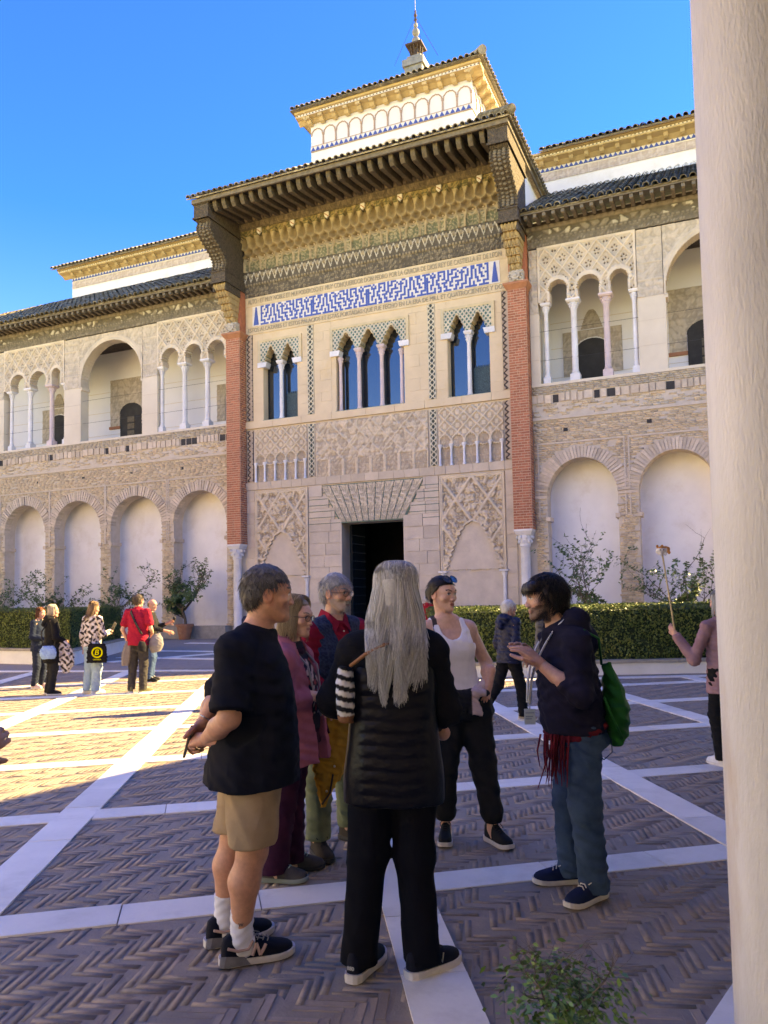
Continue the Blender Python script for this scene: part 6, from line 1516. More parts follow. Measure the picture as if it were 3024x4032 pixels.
    ph = MB(); ph.box(-.037,-.005,-.074,.037,.005,.074); p = ph.build('phone',M_case); p.location = (base[0]-.205,base[1]-.005,.965); p.rotation_euler = (.25,.10,1.75); tag(p,'grey cased phone held behind the back of the man in black','phone')
    l = MB(); l.box(-.028,-.0085,.02,.0,-.004,.062); l.build('camera_bump',M_phone,p)
man_black()

# ------------------------------------------------ woman in the pink jacket with glasses
def woman_pink():
    base = (-.631,4.719); J = fin(arr(dict(head=(.100,-.015,1.512),neck=(.045,.005,1.358),shR=(.040,-.165,1.272),shL=(.105,.165,1.268),elR=(.045,-.225,1.04),wrR=(.205,-.105,1.055),elL=(.115,.205,1.03),wrL=(.225,-.020,1.035),hipR=(.075,-.085,.83),hipL=(.095,.085,.83),knR=(.015,-.10,.45),knL=(.045,.093,.45),anR=(-.045,-.093,.075),anL=(.035,.093,.075))))
    hf = (.90,-.40,-.12); tf = (.93,-.36); sk = (.62,.36,.27)
    o,R,TR,L = body('person','woman with glasses, blonde bob and dusty pink jacket behind the man in black',base,J,hf,tf,sk,Hs=.97,fem=1,hands=[(J['wrR'],(.75,.35,-.15),(.2,-.6,.75),1,(.6,.65,.7,.75)),(J['wrL'],(.55,-.55,-.3),(.6,.2,.7),-1,(.5,.55,.6,.65))],hsc=.92,brow=(.20,.14,.09),legs=.75,lip=(.42,.17,.15))
    F = tee_field(J,TR,L,[(-.02,.165,.14,0,0),(.12,.165,.135,0,.01),(.30,.16,.135,0,.015),(.42,.155,.10,0,0),(.52,.09,.075,0,0)],.009); F.cone(J['neck']-TR[2]*.06,J['neck']+TR[2]*.035,.08,.066,.02)
    def cf(V):
        q = (V-J['pelvis'])@TR.T; n_ = np.sin(q[:,0]*55+2*np.sin(q[:,2]*38))*np.sin(q[:,2]*47+2*np.sin(q[:,0]*40)); C = np.tile((.018,.012,.02),(len(V),1)); C[(n_ > .35) & (q[:,2] < .40) & (q[:,2] > .08)] = (.30,.05,.06); C[(n_ < -.45) & (q[:,2] < .40) & (q[:,2] > .08)] = (.45,.32,.30); return C
    garment('printed_top',o,F,mat('printed top',(1,1,1),attr='Col',amt=.2,rough=.9,scale=20),colfun=cf)
    # open jacket: shell cut away in front
    F = Field((-.25,-.42,.55),(.40,.38,1.45),.009); F.loft(J['pelvis'],TR,[(-.20,.215,.185,0,-.005),(0,.200,.170,0,0),(.15,.188,.158,0,0),(.32,.185,.150,0,0),(.43,.175,.120,0,-.01),(.50,.11,.09,0,-.012),(.54,.085,.08,0,-.012)],.03,2.3,lambda a,t:.02*np.sin(6*a+2*t)*np.clip((.2-t)/.3,0,1))
    for s in 'RL': F.cone(J['sh'+s],J['el'+s],.072,.062,.04); F.cone(J['el'+s],J['el'+s]*.35+J['wr'+s]*.65,.062,.052,.03); F.cone(J['sh'+s],J['neck']-TR[2]*.02,.06,.06,.04)
    F.cone(J['neck']-TR[1]*.02+TR[2]*.02,J['neck']+TR[1]*.03-TR[2]*.03,.078,.075,.03)
    F.disp(wrinkle(.006,16,2)); X = F.ax[0][:,None,None]; Y = F.ax[1][None,:,None]; Z = F.ax[2][None,None,:]; p = J['pelvis']
    lat = (X-p[0])*TR[0,0]+(Y-p[1])*TR[0,1]+(Z-p[2])*TR[0,2]; fw_ = (X-p[0])*TR[1,0]+(Y-p[1])*TR[1,1]+(Z-p[2])*TR[1,2]; up_ = (X-p[0])*TR[2,0]+(Y-p[1])*TR[2,1]+(Z-p[2])*TR[2,2]
    F.D = np.maximum(F.D, np.minimum(.065-np.abs(lat)*1.0, fw_-.05)*1.0).astype(np.float32); F.clip((0,0,.635),(0,0,-1),.004); garment('jacket',o,F,C_pink)
    F = Field((-.25,-.30,.02),(.35,.32,.95),.009); F.loft(p,TR,[(-.10,.165,.135,0,0),(.06,.15,.125,0,0)],.03)
    for s in 'RL': F.cone(J['hip'+s],J['kn'+s],.098,.075,.04); F.cone(J['kn'+s],J['an'+s]-V3(0,0,.03),.075,.085,.04)
    F.disp(wrinkle(.006,14,3)); F.clip((0,0,.05),(0,0,-1)); garment('trousers',o,F,C_plum)
    for s,f in (('R',(.96,-.12)),('L',(.93,.05))): shoe(o,J['an'+s]*np.array([1,1,0]),f,.275,m_up=S_grey,m_sole=M_rubk if s == 'L' else mat('mint edged sole',(.20,.24,.23),rough=.7),m_lace=L_mint,hi=.02,sole=.024)
    # blonde bob
    def ex(F,P): F.cone(P(0,-.055,.02),P(0,-.075,-.115),.078,.070,.03); F.cone(P(.062,-.02,.0),P(.066,-.030,-.10),.030,.026,.03); F.cone(P(-.062,-.02,.0),P(-.066,-.03,-.10),.030,.026,.03)
    cc = [(.46,.34,.20),(.38,.27,.155),(.54,.42,.27),(.30,.21,.12),(.40,.32,.23)]
    h_ = long_hair(o,J['head'],R,.97,cc,length=.20,n=3200,seed=5,r0=.0014,fringe=.078,spread=.12,front=.03)
    glasses(o,J['head'],R,.97)
    # straps over the chest
    for s_ in (-1,1): tube_obj('strap',[J['neck']+TR[0]*s_*.055+TR[1]*.05-TR[2]*.02, J['neck']+TR[0]*s_*.06+TR[1]*.15-TR[2]*.14, J['pelvis']+TR[0]*s_*.045+TR[1]*.165+TR[2]*.20, J['pelvis']+TR[1]*.175+TR[2]*.06],.006,mat('grey strap',(.30,.27,.27)),o,5)
    scf = Field(J['neck']-.17,J['neck']+.15,.008)
    for a in np.linspace(0,2*math.pi,14)[:-1]:
        q0 = J['neck']+.075*(TR[0]*math.cos(a)+TR[1]*math.sin(a))-TR[2]*(.015+.04*max(0,math.sin(a))); a2 = a+.5; q1 = J['neck']+.075*(TR[0]*math.cos(a2)+TR[1]*math.sin(a2))-TR[2]*(.015+.04*max(0,math.sin(a2))); scf.cone(q0,q1,.024,.024,.012)
    garment('scarf',o,scf,cloth('dark plum scarf',(.035,.012,.025)))
def hair_paths(c, R, sc, n, length, r, fringe, spread, seed, front=.02, wave=.006, part=0., back_only=False, clump=5):
    """guide curves that leave the crown, hug the skull and then fall"""
    g = np.random.default_rng(seed); az = g.uniform(-math.pi,math.pi,n); az = np.where(g.random(n) < .42, np.sign(az)*(math.pi-np.abs(g.normal(0,.45,n))), az); az = np.where(np.abs(az) < .75, np.sign(az+1e-9)*g.uniform(.75,2.6,n), az)   # az=0 is forward
    s = 16; P = np.zeros((n,s,3)); lat = np.sin(az); fw_ = np.cos(az); sgn = np.sign(lat)
    rootx = g.normal(0,.012,n)+part; rooty = g.uniform(-.05,.06,n)
    li = length*g.uniform(.62,1.10,n)*(1-.22*np.abs(lat)**2)
    for i in range(s):
        t = i/(s-1)
        th_ = np.clip(t*(li+.20)/.135,0,1.55)       # angle over the skull
        over = np.maximum(0,t*(li+.20)-.205)
        rx = .088; ry = .106; rz = .098
        x = rx*np.sin(th_)*lat+rootx*np.cos(th_); y = -.016+ry*np.sin(th_)*fw_*.9+rooty*np.cos(th_)*.6; z = .042+rz*np.cos(th_)
        z = np.where(over > 0, .044-over, z); fan = 1+spread*np.minimum(over/.15,1)*(1-.55*np.clip((over-.18)/.27,0,1))
        x = x*np.where(over > 0, fan*.97, 1); y = np.where(over > 0, np.minimum(y,front+.02*t)-.10*np.clip(over,0,.12)*0, y)
        P[:,i] = np.stack([x,y,z],-1)
    ph = g.uniform(0,6.28,n); cl = np.floor(az*clump)
    w_ = np.linspace(0,1,s)[None]**1.5
    pz_ = 2.6*np.sin(az*2.3)+ph*.10; P[:,:,0] += wave*np.sin(6.5*w_+pz_[:,None])*w_**1.6; P[:,:,1] += wave*np.cos(5.3*w_+1.7*pz_[:,None])*w_**1.6
    P += np.cumsum(g.normal(0,.0007,P.shape),1)*np.linspace(0,1,s)[None,:,None]; P *= g.uniform(.97,1.035,(n,1,1))
    return c+(P[...,:1]*R[0]+P[...,1:2]*R[1]+P[...,2:3]*R[2])*sc
def length_scale(l): return 1.0
def long_hair(parent, c, R, sc, cols, length=.4, n=2500, seed=1, fringe=.05, spread=.08, front=.02, wave=.006, r0=.0021, name='hair', under=True, part=0., fold=None):
    g = np.random.default_rng(seed); cols = np.array(cols)
    VV, FF, CC = [], [], []; o = 0
    F = Field(c-.17*sc-np.abs(R[2])*0,c+.19*sc,.007); P = lambda x,y,z: c+(R[0]*x+R[1]*y+R[2]*z)*sc
    F.ell(P(0,-.018,.042),R,np.array((.083,.102,.092))*sc,0); F.ell(P(0,-.055,-.03),R,np.array((.076,.062,.07))*sc,.03)
    X = F.ax[0][:,None,None]-c[0]; Y = F.ax[1][None,:,None]-c[1]; Z = F.ax[2][None,None,:]-c[2]
    y = (X*R[1,0]+Y*R[1,1]+Z*R[1,2])/sc; z = (X*R[2,0]+Y*R[2,1]+Z*R[2,2])/sc
    F.D = np.maximum(F.D, (np.where(y > .03, fringe, np.where(y > -.02, fringe-.12*(.03-y)/.05, -.2))-z)*sc).astype(np.float32)
    V,Fc = F.mesh(); VV.append(V); FF.append(Fc); CC.append(cols.mean(0)[None]*g.uniform(.7,.9,(len(V),1))); o += len(V)
    pa = hair_paths(c,R,sc,n,length,0,fringe,spread,seed,front,wave,part)
    if fold is not None: pa = fold(pa)
    k = np.clip((g.normal(0,1,n)*.9+np.sin(np.arange(n)*.37)+len(cols)/2),0,len(cols)-1).astype(int)
    Vs,Fs,Cs = strands(pa,r0,r0*.45,cols[k]*g.uniform(.8,1.15,(n,1)),name,M_hair,parent); VV.append(Vs); FF.append(Fs+o); CC.append(Cs)
    return link(name, npmesh(name,np.concatenate(VV),np.concatenate(FF),M_hair,np.concatenate(CC),smooth=True), parent)
woman_pink()

# ------------------------------------------------ man with the navy waistcoat over a crimson shirt
def man_vest():
    base = (-.357,5.217); J = fin(arr(dict(head=(.045,-.075,1.650),neck=(.015,-.045,1.485),shR=(-.125,-.140,1.395),shL=(.170,.060,1.405),elR=(-.150,-.150,1.12),wrR=(-.005,-.33,1.005),elL=(.215,.080,1.12),wrL=(.155,-.19,.99),hipR=(-.060,-.085,.89),hipL=(.080,.045,.89),knR=(-.085,-.14,.47),knL=(.08,.10,.47),anR=(-.095,-.140,.085),anL=(.090,.155,.085))))
    hf = (.80,-.58,-.05); tf = (.62,-.78); sk = (.60,.33,.24)
    o,R,TR,L = body('person','grey haired man with glasses, goatee and navy patterned waistcoat over a crimson shirt',base,J,hf,tf,sk,Hs=1.0,hands=[(J['wrR'],(.6,-.4,-.4),(-.2,-.8,.5),1,(.5,.5,.55,.6)),(J['wrL'],(-.5,-.6,-.3),(.2,-.5,.8),-1,(.5,.5,.55,.6))],brow=(.20,.19,.18),beard=((.36,.34,.31),.55),legs=.75)
    F = tee_field(J,TR,L,[(-.05,.18,.145,0,0),(.12,.175,.14,0,.01),(.30,.18,.135,0,.008),(.42,.17,.105,0,0),(.50,.10,.08,0,0)],.009)
    for s in 'RL': F.cone(J['sh'+s],J['el'+s],.076,.062,.05); F.cone(J['el'+s],J['wr'+s],.060,.045,.03); F.cone(J['sh'+s],J['neck']-TR[2]*.025,.066,.06,.05)
    F.disp(wrinkle(.006,17,6)); nk = J['neck']+TR[2]*.05+TR[1]*.03; F.ell(nk,TR,np.array((.062,.075,.06)),.01,'s'); garment('shirt',o,F,C_red)
    # turned-down collar
    cl = MB()
    for s in (-1,1):
        a = [J['neck']+TR[0]*s*.066-TR[1]*.04+TR[2]*.070, J['neck']+TR[0]*s*.062+TR[1]*.045+TR[2]*.045, J['neck']+TR[0]*s*.012+TR[1]*.092-TR[2]*.012]
        b = [J['neck']+TR[0]*s*.085-TR[1]*.05+TR[2]*.020, J['neck']+TR[0]*s*.092+TR[1]*.055-TR[2]*.012, J['neck']+TR[0]*s*.060+TR[1]*.115-TR[2]*.075]
        p_ = [tuple(q) for q in a+b]; cl.add(p_+[tuple(np.array(q)-TR[1]*.006) for q in p_],[(0,1,4,3),(1,2,5,4),(6,9,10,7),(7,10,11,8),(3,4,10,9),(4,5,11,10),(5,2,8,11)])
    cl.build('collar',C_red,o)
    F = tee_field(J,TR,L,[(-.10,.192,.165,0,.003),(.0,.19,.158,0,.003),(.12,.187,.153,0,.012),(.30,.190,.148,0,.010),(.42,.178,.118,0,0),(.50,.13,.095,0,-.005)],.009)
    for s in 'RL': F.cone(J['sh'+s]*.72+J['neck']*.28,J['neck']-TR[2]*.025,.080,.074,.04)
    X = F.ax[0][:,None,None]; Y = F.ax[1][None,:,None]; Z = F.ax[2][None,None,:]; p = J['pelvis']
    lat = (X-p[0])*TR[0,0]+(Y-p[1])*TR[0,1]+(Z-p[2])*TR[0,2]; fw_ = (X-p[0])*TR[1,0]+(Y-p[1])*TR[1,1]+(Z-p[2])*TR[1,2]; up_ = (X-p[0])*TR[2,0]+(Y-p[1])*TR[2,1]+(Z-p[2])*TR[2,2]
    s_ = L/.52; vee = np.minimum((up_-.22*s_)*.22-np.abs(lat)*1.0, fw_-.02); F.D = np.maximum(F.D, vee).astype(np.float32); F.D = np.maximum(F.D, np.minimum(np.abs(lat)-.168, up_-.24*s_)).astype(np.float32)
    F.disp(wrinkle(.003,14,8))
    def cf(V):
        q = (V-p)@TR.T; g = (np.sin(q[:,0]*240)*np.sin(q[:,2]*240) > .1)|(np.abs(np.sin(q[:,2]*75)) < .2)|(np.abs(np.sin(q[:,0]*75)) < .2); C = np.tile((.014,.022,.05),(len(V),1)); C[g] = (.030,.048,.095); return C
    garment('waistcoat',o,F,mat('patterned waistcoat',(1,1,1),attr='Col',amt=.3,rough=.85,scale=60),colfun=cf)
    bt = MB()
    for k in range(2): bt.sphere(tuple(J['neck']+TR[1]*(.118+.012*k)-TR[2]*(.07+.07*k)),.006,6,4)
    bt.build('button',M_steel,o)
    F = Field((-.32,-.36,.03),(.34,.38,1.0),.009); F.loft(p,TR,[(-.08,.17,.135,0,0),(.05,.17,.135,0,0)],.03)
    for s in 'RL': F.cone(J['hip'+s],J['kn'+s],.105,.083,.04); F.cone(J['kn'+s],J['an'+s]-V3(0,0,.0),.083,.078,.04)
    F.disp(wrinkle(.008,15,4)); F.clip((0,0,.095),(0,0,-1),.004); garment('trousers',o,F,C_green)
    boot = cloth('brown suede boot',(.055,.045,.036),(.035,.028,.022))
    for s,f in (('R',(.40,-.92)),('L',(.75,-.66))): shoe(o,J['an'+s]*np.array([1,1,0]),f,.30,m_up=boot,m_sole=M_rubk,m_lace=L_blk,hi=.05,sole=.026)
    short_hair(o,J['head'],R,1.0,[(.38,.38,.39),(.28,.28,.29),(.48,.48,.49),(.20,.20,.21)],n=1800,length=.05,cap=1.08,fringe=.052,back=-.06,side=-.004,seed=8,mess=.8,top=1.06,upz=.3,fwd=.5)
    # goatee and moustache
    g = np.random.default_rng(4); n = 260; P = lambda x,y,z: J['head']+(R[0]*x[...,None]+R[1]*y[...,None]+R[2]*z[...,None])
    x = g.normal(0,.013,n); z = np.where(g.random(n) < .35,-.047+g.normal(0,.003,n),-.088+g.normal(0,.010,n)); y = np.where(z > -.06,.094,.090)-np.abs(x)*.35; p0 = P(x,y,z); d = R[1]*.012+R[2]*-.016; s4 = np.linspace(0,1,3); pa = p0[:,None,:]+d[None,None,:]*s4[None,:,None]+g.normal(0,.002,(n,3,3))
    Vs,Fs,Cs = strands(pa,.0014,.0006,np.tile((.34,.32,.29),(n,1))*g.uniform(.6,1.3,(n,1)),'goatee',M_hair,o); link('goatee',npmesh('goatee',Vs,Fs,M_hair,Cs,smooth=True),o)
    glasses(o,J['head'],R,1.0,m=mat('bronze frame',(.12,.08,.06),rough=.3,metal=.8))
    # mustard jacket folded over his forearm, its tail hanging to a point
    t = link('draped_jacket',None,loc=(base[0],base[1],0)); tag(t,'mustard yellow jacket hanging folded over the arm of the waistcoat man','jacket')
    Fj = Field((-.30,-.62,.32),(.36,-.02,1.18),.008)
    c = (J['wrR']+J['wrL'])/2; Rj = np.array([unit((1,.25,0)),unit((-.25,1,0)),V3(0,0,1)]); O = V3(.055,-.31,.42)
    Fj.loft(O,Rj,[(-.07,.012,.02,-.10,0),(.05,.055,.035,-.085,0),(.16,.105,.05,-.055,0),(.30,.125,.055,-.01,0),(.45,.115,.06,.02,0),(.58,.095,.065,.03,.02),(.66,.075,.06,.03,.05)],.02,2.4,lambda a,t:.10*np.sin(5*a+4*t)+.07*np.sin(9*a-5*t))
    Fj.disp(wrinkle(.007,20,9)); garment('jacket_cloth',t,Fj,cloth('mustard canvas',(.40,.215,.035),(.32,.165,.025)))
    pk = MB(); pk.tube([(.02,-.362,.55),(.0,-.372,.44),(-.05,-.365,.37)],.006,5); pk.build('zip',mat('dark zip',(.06,.04,.03)),t)
    for q in ((-.04,-.372,.66),(.03,-.375,.60),(-.02,-.37,.45)): s = MB(); s.sphere(q,.008,8,5); s.build('snap_button',M_steel,t)
    ln = MB(); ln.tube([(-.04,-.37,.99),(-.03,-.385,.90),(.0,-.375,.80)],.008,5); ln.build('lining_edge',C_plum,t)
man_vest()

# ------------------------------------------------ woman with very long silver hair, seen from behind
def woman_silver():
    base = (-.009,3.451); J = fin(arr(dict(head=(.060,.055,1.628),neck=(.040,.045,1.475),shL=(-.125,.055,1.385),shR=(.205,.060,1.385),elL=(-.225,.095,1.165),elR=(.262,.095,1.115),wrL=(-.165,.33,1.12),wrR=(.20,.33,1.01),hipL=(-.055,.055,.90),hipR=(.125,.055,.90),knL=(-.090,.05,.49),knR=(.118,.06,.49),anL=(-.130,.03,.075),anR=(.140,.03,.075))))
    hf = (.18,.98,-.08); tf = (.06,1.0); sk = (.50,.29,.22)
    o,R,TR,L = body('person','woman seen from behind with very long silver hair and black quilted jacket',base,J,hf,tf,sk,Hs=1.0,fem=1,hands=[(J['wrL'],(.4,.5,.2),(-.5,.5,.5),-1,(.6,.6,.6,.6)),(J['wrR'],(-.5,.5,.2),(.5,.5,.5),1,(.6,.6,.6,.6))],hh=.005,legs=.72)
    F = Field((-.36,-.22,.60),(.42,.46,1.50),.008); p = J['pelvis']
    F.loft(p,TR,[(-.20,.222,.150,0,0),(-.08,.222,.152,0,-.005),(.04,.205,.145,0,-.005),(.18,.192,.135,0,-.005),(.34,.195,.13,0,-.002),(.44,.175,.105,0,-.005),(.52,.09,.08,0,-.005),(.545,.075,.07,0,0)],.03,2.5)
    X = F.ax[0][:,None,None]; Y = F.ax[1][None,:,None]; Z = F.ax[2][None,None,:]
    pan = np.clip((.155-np.abs(X-p[0]))/.02,0,1)*(Z < 1.30); zz = (Z+.004*np.sin(X*25))/.052; b_ = np.abs(np.sin(math.pi*zz)); F.D = (F.D-pan*(0.0085*b_**.40-.004)+pan*.0018*np.sin(X*70+9*np.sin(Z*60))*b_).astype(np.float32); F.clip((0,0,.728),(0,0,-1),.003)
    garment('quilted_jacket',o,F,C_puf)
    F = Field((-.40,-.16,.92),(.46,.50,1.52),.008)
    for s in 'RL': F.cone(J['sh'+s]+V3(0,0,-.012),J['el'+s],.078,.074,.04); F.cone(J['el'+s],J['wr'+s],.072,.052,.04); F.cone(J['sh'+s],J['neck']-V3(0,0,.02),.078,.07,.05)
    F.loft(p,TR,[(.36,.18,.128,0,-.003),(.44,.18,.112,0,-.005),(.51,.10,.085,0,-.005)],.03); F.disp(wrinkle(.006,15,2)); F.cone(J['neck']-V3(0,0,.02),J['neck']+V3(0,0,.05),.072,.062,.02); garment('fleece_sleeves',o,F,C_fleece)
    F = Field((-.34,-.16,.02),(.38,.30,1.0),.008); F.loft(p,TR,[(-.12,.195,.135,0,-.01),(0,.185,.13,0,0)],.03)
    for s in 'RL': F.cone(J['hip'+s],J['kn'+s],.118,.082,.04); F.cone(J['kn'+s],J['an'+s]+V3(0,0,-.02),.080,.079,.05)
    F.disp(wrinkle(.005,10,7,.35)); F.clip((0,0,.052),(0,0,-1),.004); garment('trousers',o,F,C_blkp)
    for s,f in (('L',(.42,.9)),('R',(.78,.62))):
        so_,G = shoe(o,J['an'+s]*np.array([1,1,0])+V3(-.0,-.01,0),f,.285,m_up=S_navy,m_sole=M_rub,m_lace=L_blk,hi=.012,sole=.031,flare=1.06)
        if s == 'L': letters(so_,'880',np.array(G(0,-.083,.062)),np.array(G(.01,-.083,.062))-np.array(G(0,-.083,.062)),(0,0,1),.016,L_wht)
        else:
            k = MB(); k.tube([G(.048,.05,.045),G(.043,.062,.08),G(.048,.075,.045),G(.040,.09,.078)],.0032,5); k.build('logo',mat('silver shoe trim',(.5,.47,.42),rough=.5),so_)
    cols = [(.28,.265,.24),(.44,.42,.39),(.60,.58,.545),(.74,.72,.685),(.85,.835,.80),(.52,.47,.41)]
    def drape(pa):
        x, y, z = pa[...,0], pa[...,1], pa[...,2]; q = np.clip(1-((x-p[0])/.235)**2,0,1); yb = .05-.150*np.sqrt(q)-.012+np.random.default_rng(2).normal(0,.006,(len(pa),1))
        w_ = np.clip((1.50-z)/.10,0,1); pa[...,1] = y*(1-w_)+np.minimum(y,yb)*w_; return pa
    long_hair(o,J['head'],R,1.06,cols,length=.45,n=9000,seed=22,fringe=.05,spread=.34,front=-.03,wave=.022,r0=.0014,fold=drape)
    # striped bag with tan leather trim at her left elbow
    t = link('striped_bag',None,loc=(base[0],base[1],0)); tag(t,'black and white striped bag with tan leather trim under her left arm','bag')
    Fb = Field((-.34,-.22,1.02),(-.02,.14,1.40),.007); Fb.loft(V3(-.168,-.040,1.12),np.array([unit((.35,.93,0)),unit((-.93,.35,0)),unit((.22,0,1))]),[(-.03,.045,.025,0,0),(.03,.06,.034,0,0),(.12,.06,.036,0,0),(.20,.045,.025,0,0)],.01)
    Fb.disp(wrinkle(.005,24,3))
    def cf(V): s = np.sin((V[:,2]*.95+V[:,0]*.30)*2*math.pi/.042); C = np.where((s > 0)[:,None],(.72,.69,.65),(.012,.012,.014)); C[V[:,2] < 1.118] = (.28,.12,.055); return C
    garment('bag_body',t,Fb,mat('striped canvas',(1,1,1),attr='Col',amt=.12,rough=.9,scale=30),colfun=cf)
    tube_obj('strap',[(-.145,-.07,1.33),(-.08,-.10,1.38),(.0,-.11,1.42),(.12,-.06,1.44)],.009,M_leath,t,6)
woman_silver()
# ------------------------------------------------ young woman in the white tank top
def woman_tank():
    base = (.529,5.304); J = fin(arr(dict(head=(-.135,.005,1.632),neck=(-.125,.021,1.470),shR=(-.285,.000,1.395),shL=(.030,.035,1.400),elR=(-.345,.052,1.15),wrR=(-.285,-.09,.99),elL=(.155,.085,1.165),wrL=(.150,-.045,1.030),hipR=(-.085,.021,.90),hipL=(.055,.021,.90),knR=(-.155,-.025,.50),knL=(.105,-.025,.50),anR=(-.150,.042,.085),anL=(.155,-.042,.085))))
    J['pelvis'] = V3(-.02,.02,.93); hf = (.66,-.74,-.07); tf = (.28,-.96); sk = (.66,.39,.295)
    o,R,TR,L = body('person','young dark haired woman in white tank top and black track pants, hand on hip',base,J,hf,tf,sk,Hs=.98,fem=1,h=.0075,hands=[(J['wrR'],(.3,-.4,-.8),(-.6,-.6,.1),1,(.4,.4,.4,.4)),(J['wrL'],(-.18,-.22,-.9),(.75,-.6,.1),-1,(.25,.28,.32,.36),(.2,.8,-.3))],hsc=.95,lip=(.42,.12,.12),brow=(.035,.022,.018),iris=(.04,.03,.025),bulk=1.02,legs=.8,
        torso=[(-.10,.165,.11,0,0),(0,.16,.105,0,-.01),(.16,.118,.085,0,0),(.30,.135,.105,0,.012),(.40,.145,.10,0,.005),(.47,.11,.07,0,-.005),(.52,.06,.055,0,-.01)])
    p = J['pelvis']; F = tee_field(J,TR,L,[(-.10,.172,.118,0,0),(.02,.158,.112,0,0),(.12,.132,.098,0,.004),(.20,.132,.102,0,.008),(.29,.146,.118,0,.016),(.36,.156,.120,0,.010),(.45,.150,.100,0,.002),(.50,.122,.082,0,-.003)],.0075)
    for s in (-1,1): F.ell(p+TR[0]*s*.068+TR[1]*.075+TR[2]*(.325*L/.52),TR,np.array((.064,.052,.062)),.05)
    F.cone(J['shR']*.55+J['neck']*.45-TR[2]*.0+TR[1]*.0,J['shR']*.55+J['neck']*.45+TR[2]*.012,.045,.040,.02); F.cone(J['shL']*.55+J['neck']*.45,J['shL']*.55+J['neck']*.45+TR[2]*.012,.045,.040,.02)
    X = F.ax[0][:,None,None]; Y = F.ax[1][None,:,None]; Z = F.ax[2][None,None,:]
    lat = (X-p[0])*TR[0,0]+(Y-p[1])*TR[0,1]+(Z-p[2])*TR[0,2]; fw_ = (X-p[0])*TR[1,0]+(Y-p[1])*TR[1,1]+(Z-p[2])*TR[1,2]; up_ = ((X-p[0])*TR[2,0]+(Y-p[1])*TR[2,1]+(Z-p[2])*TR[2,2])*.52/L
    a_ = np.abs(lat); scoop = .074-np.sqrt((a_*1.0)**2+(np.maximum(.462-up_,0)*.92)**2); scoop = np.where(fw_ > -.02, scoop, .075-np.sqrt(a_**2+np.maximum(.50-up_,0)**2))
    F.D = np.maximum(F.D, scoop).astype(np.float32); F.D = np.maximum(F.D, np.minimum(a_-.112-.10*np.maximum(.40-up_,0), up_-.335)).astype(np.float32)
    for sx in (-1,1):
        sp = [(.098,.118,.36),(.096,.098,.44),(.092,.058,.505),(.088,.0,.528),(.088,-.055,.49),(.09,-.085,.42),(.09,-.10,.36)]; pts_ = [p+TR[0]*sx*a+TR[1]*b+TR[2]*c for a,b,c in sp]
        for q0,q1 in zip(pts_[:-1],pts_[1:]):
            for w_ in (-.010,.010): F.cone(q0+TR[0]*w_,q1+TR[0]*w_,.0115,.0115,.006)
    F.disp(lambda X,Y,Z: .0012*np.sin(220*((X-p[0])*TR[0,0]+(Y-p[1])*TR[0,1]))+wrinkle(.0025,17,3)(X,Y,Z)); F.clip(p+V3(0,0,.06),(0,0,-1),.003); garment('tank_top',o,F,C_tank)
    F = Field((-.36,-.26,.05),(.36,.28,1.05),.0085); F.loft(p,TR,[(-.12,.195,.145,0,-.005),(-.02,.18,.135,0,-.005),(.07,.155,.118,0,0)],.03)
    for s in 'RL': F.cone(J['hip'+s]-V3(0,0,.02),J['kn'+s],.122,.085,.04); F.cone(J['kn'+s],J['an'+s]+V3(0,0,.10),.084,.072,.04); F.cone(J['an'+s]+V3(0,0,.10),J['an'+s]+V3(0,0,.045),.070,.050,.02)
    F.disp(wrinkle(.0065,12,5,.8)); F.clip((0,0,.128),(0,0,-1),.003); garment('track_pants',o,F,C_trk)
    for s,f in (('R',(-.12,-.99)),('L',(.45,-.89))):
        so_,G = shoe(o,J['an'+s]*np.array([1,1,0]),f,.27,m_up=S_blk,m_sole=M_rub,m_lace=L_blk,hi=.02,sole=.027,flare=1.05)
        q = MB(); q.tube([G(.03,.16,.032),G(.0,.195,.034),G(-.03,.16,.032)],.004,5); q.build('toe_trim',M_rub,so_)
    # jumper knotted round the waist
    kn_ = Field((-.34,-.34,.66),(.34,.32,1.14),.008)
    N = 16; ring = [p+TR[0]*.172*math.cos(a)+TR[1]*.128*math.sin(a)+V3(0,0,.055+.02*math.sin(a*3)) for a in np.linspace(0,2*math.pi,N+1)]
    for a,b in zip(ring[:-1],ring[1:]): kn_.cone(a,b,.030,.030,.02)
    kc = p+TR[1]*.155+V3(0.015,0,.045); kn_.ell(kc,None,np.array((.045,.028,.036)),.015); [kn_.cone(kc+V3(w_*.3,0,0),kc+V3(.012+w_,-.012,-.115-abs(w_)*.4),.014,.016,.008) for w_ in (-.03,-.01,.012,.034)]; [kn_.cone(kc+V3(-.02,0,0),kc+V3(-.085+w_,-.005,-.075-w_),.015,.017,.008) for w_ in (-.015,.01,.03)]; kn_.cone(kc,kc+V3(.09,.02,.0),.026,.024,.02); kn_.disp(wrinkle(.006,30,4))
    def cf(V): q = V-kc; d = (q[:,0] < -.012)|((q[:,0] > .085)&(q[:,2] < .04)); return np.where(d[:,None],(.012,.012,.013),(.56,.42,.40))
    garment('knotted_jumper',o,kn_,mat('two tone jumper',(1,1,1),attr='Col',amt=.2,rough=.9,scale=15),colfun=cf)
    dark = [(.014,.010,.009),(.022,.016,.013),(.030,.021,.017)]
